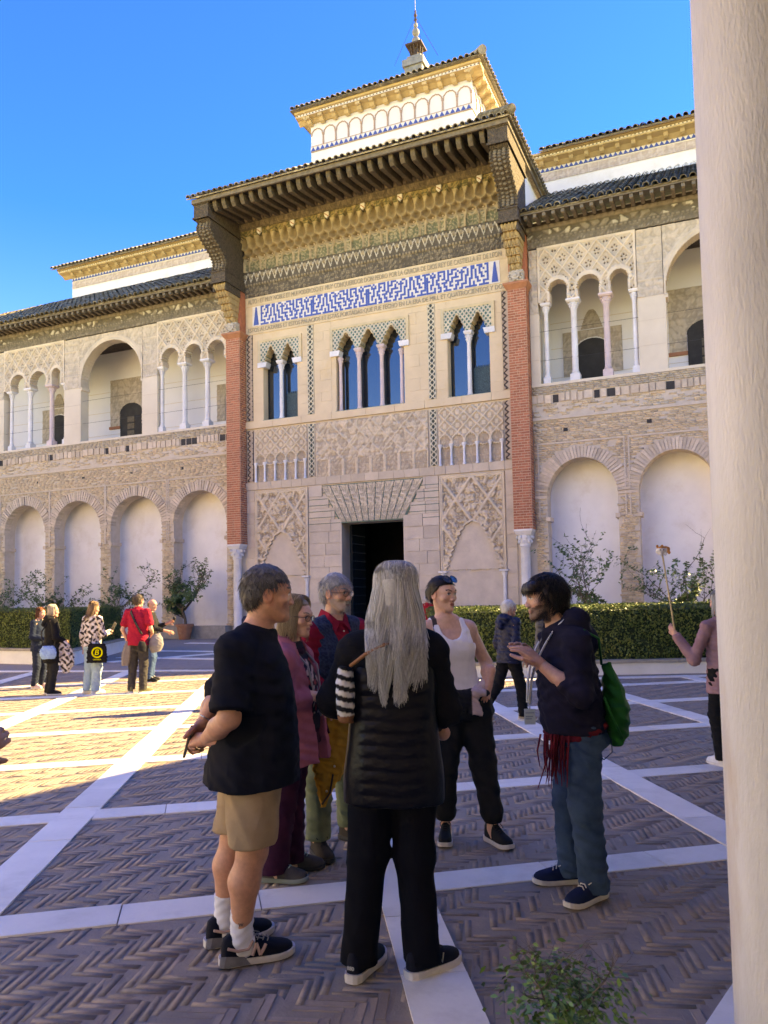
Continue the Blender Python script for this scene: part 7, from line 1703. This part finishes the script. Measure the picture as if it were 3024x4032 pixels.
    short_hair(o,J['head'],R,.98,dark,n=900,length=.045,cap=1.05,fringe=.068,back=-.07,side=-.022,seed=14,mess=.12,top=1.02,upz=.0,fwd=-.9,extra=lambda F,P: (F.cone(P(.066,.03,.045),P(.074,-.01,.005),.022,.018,.02), F.cone(P(-.066,.03,.045),P(-.074,-.01,.005),.022,.018,.02), F.ell(P(0,-.12,.01),None,np.array((.04,.035,.04)),.02)))
    glasses(o,J['head'],R,.98,m=mat('black sunglass frame',(.01,.01,.011),rough=.2),lens=M_dlens,up=.106,fwd=-.032,w=.036,hgt=.024,tilt=.9,name='sunglasses')
    st = MB(); a = J['neck']*.45+J['shR']*.55; st.tube([a+TR[1]*.085-V3(.01,0,.10),a+TR[1]*.065-V3(.01,0,.02),a+V3(-.01,0,.062),a-TR[1]*.07-V3(.01,0,.02)],.0,3) if False else None
    for k,w_ in enumerate((-.012,-.004,.004,.012)): st.tube([a+TR[0]*w_+TR[1]*.10-V3(0,0,.13),a+TR[0]*w_+TR[1]*.082-V3(0,0,.04),a+TR[0]*w_+TR[1]*.045+V3(0,0,.038),a+TR[0]*w_+V3(0,0,.058),a+TR[0]*w_-TR[1]*.05+V3(0,0,.02)],.0052,5)
    s_ = st.build('bag_strap',M_brnl); s_.location = (base[0],base[1],0); tag(s_,'brown leather bag strap with buckle over the bare shoulder of the tank top woman','strap')
    bk = MB(); c = a+TR[1]*.094-V3(0,0,.055); bk.tube([c+TR[0]*.02+V3(0,0,.016),c+TR[0]*-.02+V3(0,0,.016),c-TR[0]*.02-V3(0,0,.016),c+TR[0]*.02-V3(0,0,.016),c+TR[0]*.02+V3(0,0,.016)],.003,5); bk.build('buckle',M_steel,s_)
woman_tank()

# ------------------------------------------------ the guide: dark hair and beard, hoodie, lanyard
def guide():
    base = (1.047,4.393); J = fin(arr(dict(head=(-.160,-.035,1.600),neck=(-.085,-.035,1.445),shL=(-.030,-.205,1.365),shR=(-.010,.150,1.36),elL=(-.035,-.285,1.095),wrL=(-.215,-.155,1.250),elR=(-.075,.190,1.110),wrR=(-.215,.030,1.255),hipL=(.005,-.090,.90),hipR=(-.005,.090,.90),knL=(.010,-.115,.48),knR=(-.030,.105,.48),anL=(.040,-.124,.085),anR=(-.020,.124,.085))))
    J['pelvis'] = V3(.0,.0,.93); hf = (-.985,-.10,-.10); tf = (-.97,-.10); sk = (.60,.34,.25)
    hl = [(J['wrL'],(-.62,.10,.62),(.55,-.65,.5),-1,(.30,.34,.38,.42),(.75,.5,.2)),(J['wrR'],(-.60,-.12,.66),(.3,.75,.5),1,(.30,.34,.38,.42),(.75,.5,.2))]
    o,R,TR,L = body('person','bearded dark haired guide in navy hoodie and jeans gesturing with both hands',base,J,hf,tf,sk,Hs=1.02,hands=hl,hsc=1.05,h=.008,brow=(.03,.02,.016),beard=((.045,.028,.02),.72),legs=.75)
    p = J['pelvis']; F = Field((-.34,-.46,.70),(.38,.42,1.56),.008)
    fold = lambda a,t: .015*np.sin(7*a+9*t)*np.clip((.35-t)/.3,0,1)
    F.loft(p,TR,[(-.10,.198,.148,0,.015),(-.02,.215,.165,0,.02),(.12,.210,.165,0,.015),(.30,.205,.155,0,.0),(.42,.185,.125,0,-.015),(.50,.12,.10,0,-.02),(.54,.09,.085,0,-.015)],.03,2.3,fold)
    for s in 'RL': F.cone(J['sh'+s],J['el'+s],.072,.064,.05); F.cone(J['el'+s],J['el'+s]*.70+J['wr'+s]*.30,.066,.056,.03); F.cone(J['sh'+s],J['neck']-V3(0,0,.03),.066,.066,.05)
    F.cone(J['neck']+V3(.075,-.07,.03),J['neck']+V3(.10,.07,.03),.058,.058,.04); F.cone(J['neck']+V3(.085,-.06,.035),J['neck']+V3(.16,0,-.09),.06,.055,.04); F.cone(J['neck']+V3(.095,.06,.035),J['neck']+V3(.16,0,-.09),.06,.055,.04); F.cone(J['neck']+V3(.07,-.07,.02),J['neck']+V3(-.08,-.045,-.06),.045,.03,.03); F.cone(J['neck']+V3(.07,.07,.02),J['neck']+V3(-.08,.045,-.06),.045,.03,.03)
    F.disp(wrinkle(.0075,13,2)); F.disp(lambda X,Y,Z: .003*np.sin(90*Z+4*np.sin(20*Y))*(np.abs(Z-1.12) < .10)*(X > -.2)); F.clip((0,0,.868),(.05,0,-1),.003); F.ell(J['neck']+V3(-.055,0,.06),TR,np.array((.068,.075,.07)),.015,'s'); garment('hoodie',o,F,C_hood)
    for s_ in (-1,1): tube_obj('drawstring',[J['neck']+V3(-.098,s_*.035,-.055),J['neck']+V3(-.135,s_*.04,-.12),J['neck']+V3(-.150,s_*.035,-.20)],.004,mat('grey cord',(.25,.24,.24)),o,5)
    F = Field((-.30,-.34,.02),(.32,.34,1.0),.008); F.loft(p,TR,[(-.14,.178,.150,0,-.01),(0,.172,.140,0,0),(.06,.165,.13,0,0)],.03)
    for s in 'RL': F.cone(J['hip'+s],J['kn'+s],.112,.085,.04); F.cone(J['kn'+s],J['an'+s]-V3(.0,0,.03),.083,.079,.04)
    F.disp(wrinkle(.0075,14,9)); F.disp(lambda X,Y,Z: .004*np.sin(75*Z+3*np.sin(30*X))*np.clip((.24-Z)/.15,0,1)); F.clip((0,0,.045),(0,0,-1),.006); garment('jeans',o,F,C_jean)
    pk = MB(); c = p+V3(.115,-.128,-.115)
    pk.tube([c+V3(-.05,-.01,.06),c+V3(.045,.012,.06),c+V3(.050,.018,-.05),c+V3(0,.0,-.085),c+V3(-.05,-.01,-.05),c+V3(-.05,-.01,.06)],.0035,4); pk.build('pocket_seam',mat('dark denim seam',(.015,.03,.06)),o)
    for s,f in (('L',(-.80,-.60)),('R',(-.98,-.05))):
        shoe(o,J['an'+s]*np.array([1,1,0]),f,.30,m_up=S_blue,m_sole=M_rub,m_lace=L_wht,hi=.012,sole=.026)
    # shaggy hair over ears and nape, fringe, beard
    def ex(F,P): F.cone(P(0,-.06,.01),P(0,-.085,-.105),.078,.050,.03); F.cone(P(-.070,.008,.02),P(-.072,-.022,-.065),.030,.026,.025); F.cone(P(.070,.008,.02),P(.072,-.022,-.065),.030,.026,.025); F.cone(P(-.045,.075,.068),P(.045,.075,.068),.030,.030,.02); F.cone(P(-.055,.088,.052),P(.050,.092,.050),.018,.018,.02)
    dark = [(.012,.009,.0085),(.02,.015,.013),(.032,.022,.018),(.045,.030,.024)]
    short_hair(o,J['head'],R,1.02,dark,n=4200,length=.055,cap=1.10,fringe=.044,back=-.135,side=-.070,seed=31,mess=.8,top=1.05,upz=.05,fwd=.3,extra=ex,thick=1.4,frontlen=.35)
    g = np.random.default_rng(9); n = 1100; a = g.uniform(-1.35,1.35,n); zz = g.uniform(-.108,-.045,n); rr = .072-.0*zz; x = .052*np.sin(a)*1.15; y = .018+.066*np.cos(a)-.02*np.abs(np.sin(a)); keep = ~((zz > -.075) & (np.abs(a) < .42)); x, y, zz = x[keep], y[keep], zz[keep]; n = len(x)
    p0 = J['head']+(R[0]*x[:,None]+R[1]*y[:,None]+R[2]*zz[:,None])*1.02; out = R[0]*np.sin(a[keep])[:,None]*.4+R[1]*.35*np.cos(a[keep])[:,None]-R[2]*.8; pa = p0[:,None,:]+out[:,None,:]*(.020*np.linspace(0,1,3))[None,:,None]+g.normal(0,.002,(n,3,3))
    Vs,Fs,Cs = strands(pa,.0013,.0006,np.array(dark)[g.integers(0,4,n)]*1.3,'beard',M_hair,o); link('beard',npmesh('beard',Vs,Fs,M_hair,Cs,smooth=True),o)
    # fringed crimson sash, lanyard with badge, green drawstring bag
    t = link('sash',None,loc=(base[0],base[1],0)); tag(t,'fringed crimson scarf tied round the waist of the guide','scarf')
    fs = Field((-.30,-.34,.55),(.32,.34,1.0),.008); N = 18; ring = [p+TR[0]*.192*math.cos(a)+TR[1]*.160*math.sin(a)+V3(0,0,-.045+.012*math.sin(2*a)) for a in np.linspace(0,2*math.pi,N+1)]
    for a,b in zip(ring[:-1],ring[1:]): fs.cone(a,b,.018,.018,.012)
    fs.disp(wrinkle(.005,30,2)); garment('sash_band',t,fs,cloth('crimson sash',(.14,.014,.024),(.09,.010,.016)))
    tl = MB(); g = np.random.default_rng(3)
    for k in range(38):
        q0 = p+V3(-.14+g.normal(0,.028),-.135+g.normal(0,.02),-.06); ln = g.uniform(.14,.30); tl.tube([q0,q0+V3(g.normal(-.01,.008),-.012,-ln*.5),q0+V3(g.normal(-.012,.016),g.normal(0,.012),-ln)],[.006,.0045,.002],4)
    tl.build('fringe',cloth('crimson sash',(.2,.02,.03)),t)
    ly = link('lanyard',None,loc=(base[0],base[1],0)); tag(ly,'white lettered lanyard with an identity badge hanging on the guide','lanyard')
    wht = mat('white ribbon',(.72,.72,.74),rough=.7)
    path = [J['neck']+V3(.02,-.085,.045),J['neck']+V3(-.045,-.098,-.01),J['neck']+V3(-.095,-.090,-.09),J['neck']+V3(-.150,-.070,-.20),J['neck']+V3(-.172,-.05,-.30),J['neck']+V3(-.180,-.035,-.42)]
    rb = MB(); 
    for w_ in (-.008,-.003,.003,.008): rb.tube([q+V3(w_*.7,-abs(w_)*.0,w_*.8) for q in path],.0042,5)
    rb.build('ribbon',wht,ly,smooth=True)
    rb = MB(); rb.tube([np.array([1,-1,1])*(q-J['neck'])+J['neck']+V3(0,.0,0) for q in path],.008,5); rb.build('ribbon',wht,ly,smooth=True)
    d = unit(path[2]-path[1]); letters(ly,'SEVILLE',(path[1]+path[2])/2+V3(-.006,-.0135,0),d,np.cross(V3(0,-1,0),d)*1,.013,mat('navy print',(.03,.03,.07)))
    d = unit(path[4]-path[3]); letters(ly,'SEVILLE',(path[3]+path[4])/2+V3(-.006,-.0135,0),d,np.cross(V3(0,-1,0),d),.013,mat('navy print',(.03,.03,.07)))
    bd = MB(); c = J['neck']+V3(-.185,-.055,-.485); bd.box(c[0]-.030,c[1]-.003,c[2]-.042,c[0]+.030,c[1]+.003,c[2]+.042); b_ = bd.build('badge',mat('badge card',(.55,.63,.60),rough=.3),ly)
    q = MB(); q.box(c[0]-.024,c[1]-.0045,c[2]+.018,c[0]+.024,c[1]-.003,c[2]+.024); q.box(c[0]-.024,c[1]-.0045,c[2]-.002,c[0]+.016,c[1]-.003,c[2]+.004); q.box(c[0]-.024,c[1]-.0045,c[2]-.014,c[0]+.010,c[1]-.003,c[2]-.008); q.build('badge_print',mat('badge print',(.30,.35,.40)),b_)
    tube_obj('clip',[path[-1],c+V3(0,0,.042)],.004,M_steel,ly,5)
    gb_ = link('drawstring_bag',None,loc=(base[0],base[1],0)); tag(gb_,'green drawstring bag on the back of the guide','bag')
    C_gb = cloth('kelly green nylon',(.006,.105,.022),(.004,.07,.015),rough=.6)
    fb = Field((.02,-.32,.74),(.40,.22,1.36),.008); Rb = np.array([V3(0,1,0),V3(1,0,0),unit((-.18,0,1))]); fb.loft(V3(.205,-.055,.84),Rb,[(-.04,.06,.03,0,0),(.02,.13,.055,0,.0),(.14,.14,.065,0,.0),(.26,.10,.048,0,-.01),(.35,.045,.028,0,-.03),(.40,.02,.02,0,-.04)],.02,2.3,lambda a,t:.05*np.sin(7*a)*np.clip((t-.1)/.25,0,1)); fb.disp(wrinkle(.007,14,7)); garment('bag_body',gb_,fb,C_gb)
    tube_obj('cord',[(.145,-.03,1.23),(.10,-.16,1.38),(.0,-.245,1.43),(-.065,-.265,1.33),(-.035,-.31,1.18)],.007,C_gb,gb_,6); tube_obj('cord',[(.09,-.265,1.08),(.13,-.25,.98),(.20,-.20,.85)],.007,C_gb,gb_,6)
guide()
# ------------------------------------------------ people further off
def passer(label, base, Hh, f, top, trs, shoe_m, sole_m, hair, sk=(.50,.28,.21), hf=None, fem=0., sleeves=1., hemz=.80, ov=None, hairkind='short', hands=None, hl=.2, topkn=None, leg_r=1., h=.014, fold=.006, group=None, colfun=None, puff=0., hoodie=False, foot=None, hcol=None, legov=None):
    ov = ov or {}; J = stand(Hh, f, **ov); s = Hh/1.75; fv = unit([f[0],f[1],0]); hf = hf or (f[0],f[1],-.05)
    for k in ('R','L'):
        J['an'+k][2] = max(J['an'+k][2],.075)
    hd = []
    for k,sd in (('R',1),('L',-1)):
        d = unit(J['wr'+k]-J['el'+k]); n_ = unit(np.cross(d,np.cross(V3(fv[1],-fv[0],0)*sd,d))); hd.append((J['wr'+k],d,n_,sd,(.4,.45,.5,.55)))
    o,R,TR,L = body('person',label,base,J,hf,f,sk,Hs=s*.98,fem=fem,hands=hd,h=h,hh=.006,hsc=.95*s,legs=.8,bulk=.86,group=group)
    F = tee_field(J,TR,L,topkn or [((hemz-.96)*1.0,.20*s,.15*s,0,0),(.0,.185*s,.142*s,0,0),(.14,.175*s,.132*s,0,.008),(.30,.178*s,.130*s,0,.008),(.42,.165*s,.105*s,0,0),(.51,.09*s,.075*s,0,0)],h*.85)
    for k in 'RL':
        e = J['el'+k]; q = J['wr'+k]; sh = J['sh'+k]
        if sleeves > .5: F.cone(sh,e,.060*s,.056*s,.03); F.cone(e,e+(q-e)*(sleeves-.5)*2*.95,.060*s,.048*s,.03)
        elif sleeves > 0: F.cone(sh,sh+(e-sh)*sleeves*2,.060*s,.068*s,.03)
        F.cone(sh,J['neck']-V3(0,0,.02),.054*s,.056*s,.03)
    if hoodie: F.cone(J['neck']-TR[1]*.07+TR[0]*.05,J['neck']-TR[1]*.07-TR[0]*.05,.055,.055,.03); F.cone(J['neck']-TR[1]*.08,J['neck']-TR[1]*.13-V3(0,0,.10),.05,.045,.03)
    F.cone(J['neck']-TR[2]*.02,J['neck']+TR[2]*.012,.068*s,.060*s,.02)
    if puff:
        Z = F.ax[2][None,None,:]; F.D = (F.D-puff*(np.abs(np.sin(math.pi*Z/.065))**.5-.5)).astype(np.float32)
    F.disp(wrinkle(fold,17,int(abs(base[0])*10))); F.clip((0,0,hemz*s),(0,0,-1),.006); garment('top',o,F,top,colfun=colfun)
    F = Field(np.min([J[k] for k in J],0)-.2*np.array([1,1,0])-V3(0,0,.03),np.max([J[k] for k in J],0)*np.array([1,1,0])+V3(.2,.2,1.05*s),h*.85); F.loft(J['pelvis'],TR,[(-.10,.165*s,.13*s,0,0),(.06,.155*s,.12*s,0,0)],.03)
    for k in 'RL': F.cone(J['hip'+k],J['kn'+k],.102*s,.078*s*leg_r,.04); F.cone(J['kn'+k],J['an'+k]-V3(0,0,.02),.076*s*leg_r,.068*s*leg_r,.04)
    F.disp(wrinkle(.007,16,2)); F.clip((0,0,.055),(0,0,-1)); garment('trousers',o,F,trs)
    for i,k in enumerate('RL'):
        ff = foot[i] if foot else f; shoe(o,J['an'+k]*np.array([1,1,0]),ff,.27*s,m_up=shoe_m,m_sole=sole_m,m_lace=L_wht,hi=.015)
    if hairkind == 'short': short_hair(o,J['head'],R,s*.98,hair,n=700,length=.05,cap=1.08,fringe=.05,back=-.07,side=-.02,seed=int(Hh*100),mess=.8,thick=2.2,hs=.009)
    elif hairkind == 'long': long_hair(o,J['head'],R,s*.98,hair,length=hl,n=700,seed=int(Hh*100),fringe=.055,spread=.15,front=.0,r0=.0045,fold=lambda pa: pa-fv*np.clip((J['neck'][2]+.02-pa[...,2:3])/.10,0,1)*.055)
    elif hairkind == 'bald': short_hair(o,J['head'],R,s*.98,hair,n=200,length=.012,cap=1.02,fringe=.05,back=-.06,side=-.03,seed=4,mess=.3,bald=(.035,.2),hs=.009)
    return o,J,R,TR
def top_thing(name, label, cat, base): t = link(name,None,loc=(base[0],base[1],0)); return tag(t,label,cat)
def phone_in_hand(base, pos, rot, label):
    b = MB(); b.box(-.036,-.004,-.073,.036,.004,.073); p = b.build('phone',M_case); p.location = (base[0]+pos[0],base[1]+pos[1],pos[2]); p.rotation_euler = rot; tag(p,label,'phone')
    s = MB(); s.box(-.032,-.0056,-.067,.032,-.004,.067); s.build('screen',M_phone,p); return p
T_nav = cloth('navy rain jacket',(.016,.024,.045)); T_blk = cloth('black rain coat',(.012,.012,.013)); T_dgr = cloth('dark grey walking trousers',(.050,.046,.045)); T_lj = cloth('light washed jeans',(.30,.40,.47),(.22,.31,.38)); T_redt = cloth('red sports tee',(.36,.016,.04),(.29,.012,.03)); T_mid = cloth('mid blue jeans',(.05,.09,.17)); T_wh = cloth('white trainer',(.70,.68,.68)); T_pk = cloth('pink trainer',(.62,.45,.46)); T_npuf = mat('navy quilted nylon',(.012,.017,.048),rough=.5,scale=9,bump=.003,bscale=40,spec=.15); T_gpuf = mat('grey quilted nylon',(.075,.072,.075),rough=.5,scale=9,bump=.004,bscale=40); T_beige = cloth('rose beige cardigan',(.30,.175,.19),(.23,.13,.145))
blond = [(.62,.53,.38),(.50,.40,.26),(.70,.62,.48)]; auburn = [(.16,.06,.03),(.22,.085,.04)]; lbrn = [(.30,.19,.10),(.40,.27,.15),(.22,.13,.07)]; dkb = [(.06,.04,.03),(.09,.065,.05)]; greyh = [(.30,.30,.30),(.42,.42,.42),(.52,.52,.52)]; whiteh = [(.62,.61,.59),(.72,.71,.69)]
# left group in the sun
b1 = (-6.72,15.25); o,J,R,TR = passer('auburn haired woman in navy jacket half hidden behind the blonde woman',b1,1.55,(.9,-.3),T_nav,cloth('dark jeans',(.022,.03,.05)),T_pk,M_rub,auburn,fem=1,hairkind='long',hl=.16,ov=dict(elR=(.22,.0,1.12),wrR=(.10,.24,1.08),elL=(-.22,0,1.12),wrL=(-.10,.24,1.08)))
b2 = (-6.02,14.15); o,J,R,TR = passer('blonde woman in long black hooded raincoat with a pale blue bag',b2,1.60,(.75,.55),T_blk,cloth('black walking trousers',(.022,.022,.022)),S_blk,M_rub,blond,fem=1,hairkind='long',hl=.14,hf=(.9,.3,-.05),hemz=.62,hoodie=True,ov=dict(elR=(.24,.02,1.12),wrR=(.10,.22,1.04),elL=(-.24,.02,1.12),wrL=(-.08,.24,1.04)),foot=((.9,.2),(.98,-.1)))
t = top_thing('shoulder_bag','pale blue quilted shoulder bag on the hip of the blonde woman','bag',b2); F = Field((-.30,-.40,.58),(.30,.12,1.0),.012); F.loft(V3(.04,-.22,.72),np.array([unit((1,.2,0)),unit((-.2,1,0)),V3(0,0,1)]),[(-.07,.10,.05,0,0),(.0,.14,.07,0,0),(.10,.13,.065,0,0),(.16,.09,.04,0,0)],.02); F.disp(wrinkle(.008,26,1)); garment('bag_body',t,F,cloth('pale blue quilt',(.24,.38,.62))); tube_obj('strap',[(.12,-.20,.86),(.16,-.02,1.15),(.10,.0,1.36)],.012,L_blk,t,6); tube_obj('strap',[(-.06,-.22,.88),(-.12,-.14,1.12),(.0,-.08,1.35)],.012,L_blk,t,6)
M_leo = mat('leopard print chiffon',(1,1,1),attr='Col',amt=.15,rough=.9,scale=20)
def leo(V):
    n_ = np.sin(V[:,0]*62+2.2*np.sin(V[:,2]*41))+np.sin(V[:,2]*58+2.2*np.sin(V[:,1]*47+V[:,0]*30)); C = np.tile((.50,.42,.36),(len(V),1)); C[n_ > .35] = (.025,.022,.025); C[(n_ < -.9)] = (.62,.58,.60); return C
t = top_thing('leopard_cardigan','leopard print cardigan hanging over the arm of the blonde woman','cardigan',b2); F = Field((.02,-.22,.30),(.52,.30,1.05),.012); F.loft(V3(.25,.02,.42),np.array([unit((1,.1,0)),unit((-.1,1,0)),V3(0,0,1)]),[(-.04,.05,.04,0.0,0),(.10,.11,.06,.02,0),(.25,.13,.065,.01,0),(.42,.10,.06,-.02,0),(.55,.06,.05,-.06,0)],.02,2.2,lambda a,t:.14*np.sin(5*a+5*t)); F.disp(wrinkle(.012,22,3)); garment('cardigan_cloth',t,F,M_leo,colfun=leo)
b3 = (-5.30,14.2); o,J,R,TR = passer('woman in black and white patterned blouse and light jeans looking at her phone',b3,1.64,(.45,.85),M_leo,T_lj,T_wh,M_rub,lbrn,fem=1,hairkind='long',hl=.26,hf=(.8,.5,-.2),hemz=.90,leg_r=1.22,sleeves=.95,colfun=leo,ov=dict(elR=(.24,.05,1.12),wrR=(.16,.30,1.18),elL=(-.24,-.03,1.12),wrL=(-.26,.03,.86)),foot=((.7,.6),(.9,.3)))
q = J['wrR']+V3(.05,.04,.09); phone_in_hand(b3,q,(-.3,.4,-.6),'white phone held up by the woman in the patterned blouse')
t = top_thing('tote_bag','black tote bag with a yellow round emblem on the shoulder of the blouse woman','bag',b3)
F = Field((-.12,-.34,.50),(.42,.02,1.0),.012); F.loft(V3(.145,-.165,.66),np.array([unit((1,.12,0)),unit((-.12,1,0)),V3(0,0,1)]),[(-.10,.165,.035,0,0),(.0,.17,.045,0,0),(.15,.16,.04,0,0),(.24,.14,.03,0,0)],.01,3.5); F.disp(wrinkle(.006,20,4)); garment('bag_body',t,F,cloth('black tote cotton',(.012,.012,.013)))
tube_obj('handle',[(.03,-.165,.90),(.05,-.10,1.15),(.09,.0,1.36),(.12,.03,1.30)],.010,L_blk,t,6); tube_obj('handle',[(.24,-.15,.90),(.20,-.07,1.15),(.15,.0,1.36)],.010,L_blk,t,6)
M_yl = mat('yellow print',(.72,.66,.02),rough=.8); e = MB(); O = V3(.165,-.212,.745); ex_ = unit((1,.12,0))
e.tube([O+ex_*.085*math.cos(a)+V3(0,0,.085*math.sin(a)) for a in np.linspace(0,2*math.pi,25)],.014,5); e.build('emblem',M_yl,t); letters(t,'B',O+V3(0,-.012,0),ex_,(.2,0,1),.10,M_yl,.004,'emblem'); letters(t,'LIBRERIA',O+V3(.0,-.002,-.125),ex_,(0,0,1),.026,M_yl,.003,'emblem')
b4 = (-4.48,14.2); o,J,R,TR = passer('man in red tee seen from behind with a black cross body strap',b4,1.77,(.15,.98),T_redt,T_dgr,cloth('grey yellow trainer',(.16,.15,.08)),M_rub,dkb,hf=(.35,.93,0),hemz=.84,sleeves=.33,sk=(.55,.33,.25),ov=dict(elL=(-.26,-.06,1.12),wrL=(-.22,.05,.92),elR=(.26,-.02,1.13),wrR=(.20,.16,1.06)),foot=((.7,.6),(-.4,.9)))
t = top_thing('waist_bag','small black cross body pouch and strap on the man in the red tee','bag',b4); tube_obj('strap',[J['shL']+V3(.09,.02,.075),J['shL']+V3(.09,-.125,.0),J['pelvis']+V3(.02,-.155,.26),J['pelvis']+V3(.12,-.145,.08)],.018,L_blk,t,6)
F = Field((-.05,-.36,.66),(.40,.10,1.06),.012); F.loft(V3(.14,-.185,.82),np.array([unit((.8,.5,0)),unit((-.5,.8,0)),unit((.25,0,1))]),[(-.07,.06,.04,0,0),(.03,.075,.05,0,0),(.10,.05,.035,0,0)],.02); garment('pouch',t,F,cloth('black pouch nylon',(.02,.02,.022)))
t = top_thing('tied_jacket','grey jacket hanging from the waist of the man in the red tee','jacket',b4); F = Field((-.40,-.28,.42),(.06,.20,1.0),.012); F.loft(V3(-.185,-.06,.55),np.array([unit((.9,.3,0)),unit((-.3,.9,0)),V3(0,0,1)]),[(-.06,.06,.035,-.02,0),(.12,.085,.05,0,0),(.30,.07,.05,.03,0),(.38,.05,.05,.05,0)],.02,2.2,lambda a,t:.12*np.sin(5*a+3*t)); garment('jacket_cloth',t,F,cloth('grey check cloth',(.22,.19,.175)))
t = top_thing('grey_daypack','grey daypack between the red tee man and the bald man','bag',b4); F = Field((.12,-.24,.66),(.56,.30,1.12),.012); F.loft(V3(.33,.02,.80),np.array([unit((1,.3,0)),unit((-.3,1,0)),unit((-.2,0,1))]),[(-.08,.08,.07,0,0),(.03,.13,.10,0,0),(.15,.11,.09,0,0),(.24,.06,.05,0,0)],.02); F.disp(wrinkle(.007,22,2)); garment('bag_body',t,F,cloth('grey pack nylon',(.23,.21,.21)))
b5 = (-4.84,16.2); o,J,R,TR = passer('bald man with glasses in black top and jeans checking his phone',b5,1.68,(.95,.1),cloth('black polo',(.02,.02,.022)),T_mid,S_blk,M_rubk,dkb,hairkind='bald',hemz=.86,sleeves=.8,sk=(.56,.30,.22),hf=(.9,-.25,-.15),ov=dict(elR=(.22,.10,1.14),wrR=(.16,.38,1.06),elL=(-.2,.12,1.15),wrL=(-.12,.36,1.24)),foot=((.98,-.1),(.95,.1)))
glasses(o,J['head'],R,.95); phone_in_hand(b5,J['wrL']+V3(.10,.0,.05),(.2,.6,-.4),'dark phone held by the bald man')
# navy puffer woman walking
b6 = (1.60,10.25); o,J,R,TR = passer('grey haired woman in navy quilted jacket walking away behind the tank top woman',b6,1.56,(.85,.50),T_npuf,cloth('black slacks',(.010,.010,.012)),cloth('beige walking shoe',(.42,.33,.25)),M_rub,whiteh,fem=1,hemz=.84,puff=.011,hoodie=True,hf=(.95,.2,0),h=.012,ov=dict(anL=(-.09,-.42,.20),knL=(-.09,-.14,.52),anR=(.10,.16,.085),knR=(.10,.12,.52),elR=(.24,-.06,1.13),wrR=(.24,.10,.90)),foot=((.9,-.2),(.8,.5)))
# person half hidden by the guide
b7 = (1.93,8.9); passer('person in grey quilted jacket almost hidden behind the guide',b7,1.58,(-.3,-.95),T_gpuf,cloth('black slacks',(.01,.01,.012)),S_blk,M_rubk,dkb,fem=1,hemz=.80,puff=.010,h=.015,ov=dict(elR=(.21,0,1.12),wrR=(.10,.14,1.0),elL=(-.21,0,1.12),wrL=(-.10,.14,1.0)))
# woman with a plush toy on a stick
b8 = (3.20,7.45); o,J,R,TR = passer('grey haired woman in rose cardigan raising a stick beside the near column',b8,1.62,(-.35,.92),T_beige,cloth('black cotton trousers',(.012,.012,.013)),T_wh,M_rub,greyh,fem=1,hairkind='long',hl=.20,hemz=.72,h=.011,hf=(-.4,.9,0),ov=dict(elL=(-.30,.10,1.06),wrL=(-.38,.25,1.30),shL=(-.19,.02,1.40)))
t = top_thing('guide_stick','thin wooden pointer stick held up by the woman in the rose cardigan','stick',b8); w_ = J['wrL']; tp = w_+V3(-.11,-.02,.78)
tube_obj('stick_shaft',[w_+V3(.01,.0,-.03),w_+V3(-.015,.0,.06),tp],.0085,mat('pale wood',(.55,.42,.22),rough=.7),t,7)
t2 = top_thing('plush_toy','small white and ginger plush animal on top of the stick','plush toy',b8); F = Field(tp-.13,tp+.14,.008); F.ell(tp+V3(-.015,0,.04),None,np.array((.048,.042,.040)),0); F.ell(tp+V3(.035,.01,.05),None,np.array((.045,.035,.035)),.02)
for e_ in (-.045,.0): F.ell(tp+V3(e_-.005,-.01,.082),None,np.array((.014,.010,.016)),.006)
for e_,z_ in ((-.02,.0),(.02,.005),(.055,.02)): F.ell(tp+V3(e_,-.025,z_),None,np.array((.014,.014,.018)),.008)
F.disp(lambda X,Y,Z:.0025*np.sin(130*X)*np.sin(120*Z)); garment('plush_body',t2,F,mat('plush fur',(1,1,1),attr='Col',amt=.2,rough=1.,scale=60),colfun=lambda V: np.where(((V[:,2]-tp[2] > .062)|(V[:,0]-tp[0] > .035))[:,None],(.50,.20,.05),(.62,.58,.55)))
ey = MB(); ey.sphere(tuple(tp+V3(-.03,-.040,.045)),.006,6,4); ey.sphere(tuple(tp+V3(.0,-.042,.045)),.006,6,4); ey.build('eye',L_blk,t2)
# visitors by the portal and one behind the man in black
b9 = (1.32,24.6); passer('white haired visitor in red top standing near the palace door',b9,1.66,(-.2,.95),cloth('scarlet fleece',(.42,.012,.02)),cloth('navy slacks',(.03,.04,.08)),S_blk,M_rubk,whiteh,h=.020)
b10 = (1.02,25.6); passer('visitor in blue shirt partly hidden near the palace door',b10,1.68,(.3,.9),cloth('blue shirt',(.10,.18,.42)),cloth('navy slacks',(.03,.04,.08)),S_blk,M_rubk,greyh,h=.020)
b11 = (-1.98,12.0); passer('visitor in navy shirt mostly hidden behind the man in black',b11,1.62,(.3,.95),cloth('navy cotton shirt',(.014,.020,.05)),cloth('navy slacks',(.03,.04,.08)),S_blk,M_rubk,dkb,h=.016)
# somebody at the left edge, only a hand and a dark coat tail in the picture
b12 = (-1.435,2.30); passer('person in dark coat cut off by the left edge, one hand in view',b12,1.74,(.9,.45),cloth('dark navy coat',(.016,.019,.034)),cloth('navy slacks',(.03,.04,.08)),S_blk,M_rubk,dkb,hemz=.36,h=.010,topkn=[(-.60,.27,.22,0,0),(-.2,.22,.17,0,0),(.0,.19,.15,0,0),(.14,.18,.14,0,0),(.30,.18,.135,0,0),(.42,.17,.11,0,0),(.51,.09,.08,0,0)],ov=dict(elR=(.22,.05,1.12),wrR=(.08,.215,1.20),elL=(-.22,0,1.12)))
